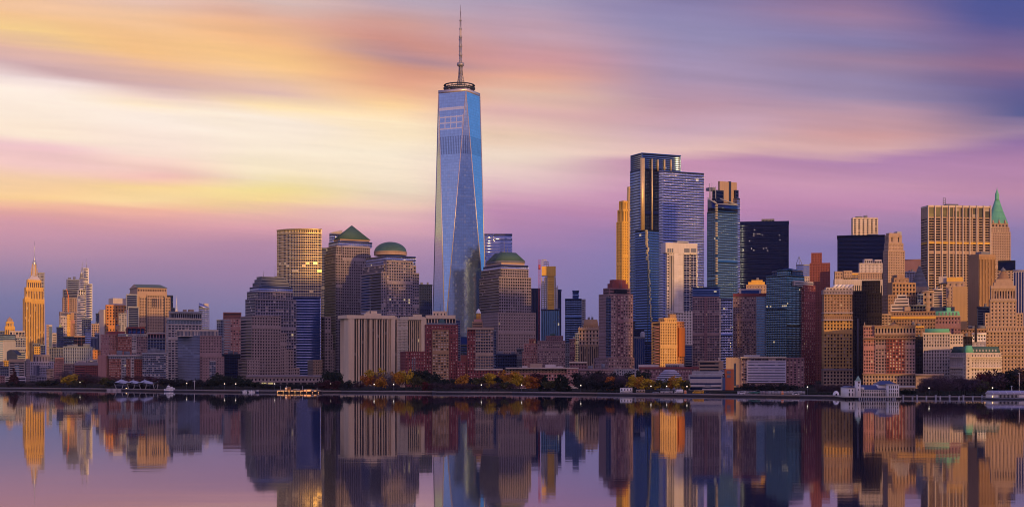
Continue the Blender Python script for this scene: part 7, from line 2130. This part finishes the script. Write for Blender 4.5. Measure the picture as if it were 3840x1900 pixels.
    T(1300, 1434, 44, 'round', 'dkgreen', 'at the left foot of the broad cream slab', 34); T(1290, 1440, 30, 'round', 'black', 'at the left foot of the broad cream slab', 25)
    for u, v, w in ((1330, 1440, 44), (1350, 1436, 40), (1440, 1424, 50), (1430, 1410, 44)):
        T(u, v, w, 'bare', 'purple', 'at the foot of the broad cream slab', 40)
    T(1380, 1418, 44, 'round', 'orange', 'left of the tall yellow tree below the cream slab', 40)
    T(1408, 1401, 56, 'round', 'yellow', 'before the broad cream apartment slab', 52)
    T(1418, 1424, 40, 'round', 'amber', 'low in front of the yellow tree by the cream slab', 30)
    T(1462, 1410, 40, 'bare', 'silver', 'beside the right end of the broad cream slab', 44)
    T(1492, 1408, 44, 'round', 'amber', 'left half of yellow pair before red brick wing', 42); T(1520, 1404, 46, 'round', 'yellow', 'right half of yellow pair before red brick wing', 46)
    T(1480, 1440, 50, 'bare', 'plum', 'low along the promenade under yellow pair', 26)
    for u, v, w in ((1552, 1404, 50), (1584, 1402, 54), (1622, 1412, 50), (1640, 1418, 44)):
        T(u, v, w, 'round', 'dkgreen', 'before the red brick tower with green cupola', 60)
    for u, v, w in ((1566, 1420, 40), (1600, 1430, 44)):
        T(u, v, w, 'round', 'olive', 'before the red brick tower with green cupola', 44)
    T(1594, 1440, 22, 'oval', 'red', 'small between olive trees at the red brick tower', 24); T(1616, 1443, 20, 'oval', 'maroon', 'small between olive trees at the red brick tower', 24)
    for i in range(9):
        T(1640 + 22 * i, 1440 + (i * 29 % 8), 40, 'bare', 'plum', 'low along the promenade between the two brick towers', 30)
    for u, v, w in ((1668, 1428, 44), (1700, 1432, 44), (1770, 1428, 44)):
        T(u, v, w, 'round', 'dkgreen', 'between the two brick towers near the promenade', 50)
    T(1736, 1418, 44, 'round', 'amber', 'at the left foot of the lantern tower', 44)
    T(1806, 1420, 50, 'round', 'olive', 'before the red brick low block', 44); T(1792, 1432, 36, 'round', 'olive', 'before the red brick low block', 40)
    T(1836, 1414, 34, 'oval', 'yellow', 'standing alone before the red brick low block', 38)
    T(1866, 1424, 44, 'round', 'dkgreen', 'right of the upright yellow tree', 50); T(1862, 1440, 40, 'bare', 'plum', 'right of the upright yellow tree', 28)
    T(1912, 1406, 56, 'round', 'amber', 'before the left end of low apartment row', 52); T(1948, 1414, 50, 'round', 'yellow', 'before the left end of low apartment row', 46)
    T(1896, 1438, 44, 'round', 'olive', 'before the left end of low apartment row', 30); T(1926, 1444, 40, 'bare', 'plum', 'before the left end of low apartment row', 26)
    T(1982, 1420, 40, 'round', 'amber', 'left of the maroon tree by the low apartment row', 44); T(2000, 1424, 40, 'oval', 'orange', 'left of the maroon tree by the low apartment row', 40)
    T(2020, 1416, 44, 'oval', 'maroon', 'before the middle of low apartment row', 48)
    for u, v, w in ((2044, 1420, 36), (2100, 1414, 44), (2118, 1424, 40), (2084, 1426, 36)):
        T(u, v, w, 'conifer', 'dkgreen', 'before the low apartment row', 44)
    T(2062, 1434, 40, 'round', 'olive', 'before the middle of low apartment row', 34)
    # dark park
    for i, (u, v, w) in enumerate(((2184, 1410, 60), (2216, 1412, 60), (2236, 1408, 56), (2262, 1410, 60), (2296, 1414, 56), (2330, 1418, 50), (2350, 1412, 44))):
        T(u, v, w, 'bare' if i % 2 else 'round', 'plum' if i % 2 else 'black', 'in the dark park before the mauve brick row', 70)
    for i in range(7):
        T(2180 + 22 * i, 1432 + (i * 23 % 9), 44, 'round', 'black', 'low in the dark park before the mauve brick row', 36)
    T(2290, 1426, 32, 'oval', 'orange', 'in the dark park left of the site cabin', 40)
    T(2334, 1418, 50, 'bare', 'purple', 'right of the orange tree in the dark park', 44)
    T(2376, 1422, 44, 'round', 'yellow', 'left one of two before the long red brick row', 38); T(2400, 1424, 40, 'round', 'amber', 'middle one before the long red brick row', 36); T(2438, 1432, 54, 'round', 'yellow', 'right one of two before the long red brick row', 32)
    T(2412, 1404, 44, 'round', 'dkgreen', 'behind the yellow trees by the red brick row', 80)
    T(2482, 1432, 40, 'round', 'olive', 'before the terraced pavilion', 32); T(2514, 1424, 44, 'round', 'amber', 'before the terraced pavilion', 36); T(2546, 1428, 48, 'round', 'yellow', 'before the terraced pavilion', 34); T(2570, 1434, 34, 'round', 'olive', 'beside the white museum', 32)
    for i in range(8):
        T(2796 + 26 * i, 1444 + (i * 17 % 5), 26, 'round', 'black', 'in a row at the foot of the banded hotel', 90)
    for i in range(8):
        T(3070 + 15 * i, 1446 + (i * 17 % 7), 34, 'bare', 'plum', 'at the foot of the brown gold office', 50)
    for i in range(4):
        T(3382 + 14 * i, 1464 + (i * 5 % 4), 22, 'round', 'dkgreen', 'low hedge like tree before the small cream house', 24)
    # battery park at the right
    bp = 'in the bare park grove at right'
    for i, (u, v, w) in enumerate(((3470, 1430, 56), (3502, 1420, 60), (3528, 1424, 56), (3560, 1430, 56), (3588, 1424, 60), (3620, 1428, 60), (3650, 1430, 56), (3490, 1440, 56), (3545, 1440, 50), (3605, 1442, 56), (3640, 1446, 50), (3668, 1434, 56), (3460, 1452, 40))):
        T(u, v, w, 'bare', ('plum', 'purple')[i % 2], bp, 40 + (i * 19 % 50))
    for i, (u, v, w) in enumerate(((3480, 1434, 60), (3520, 1432, 60), (3568, 1434, 60), (3612, 1434, 60), (3655, 1438, 60))):
        T(u, v, w, 'round', 'plum', bp, 95)
    T(3682, 1416, 40, 'round', 'red', 'glowing among bare trees in the right park', 70)
    T(3700, 1420, 40, 'round', 'maroon', 'beside the crimson tree in the right park', 60); T(3720, 1408, 50, 'round', 'maroon', 'beside the crimson tree in the right park', 75)
    T(3690, 1440, 50, 'round', 'olive', 'below the crimson tree in the right park', 45)
    for i, (u, v, w) in enumerate(((3745, 1420, 60), (3780, 1404, 70), (3815, 1408, 66), (3845, 1402, 66), (3880, 1406, 60), (3760, 1436, 60), (3800, 1434, 60), (3836, 1436, 56), (3720, 1444, 44))):
        T(u, v, w, 'round', ('plum', 'black', 'dkgreen')[i % 3], 'in the dark grove behind the ferry shed', 50 + (i * 19 % 40))


trees()
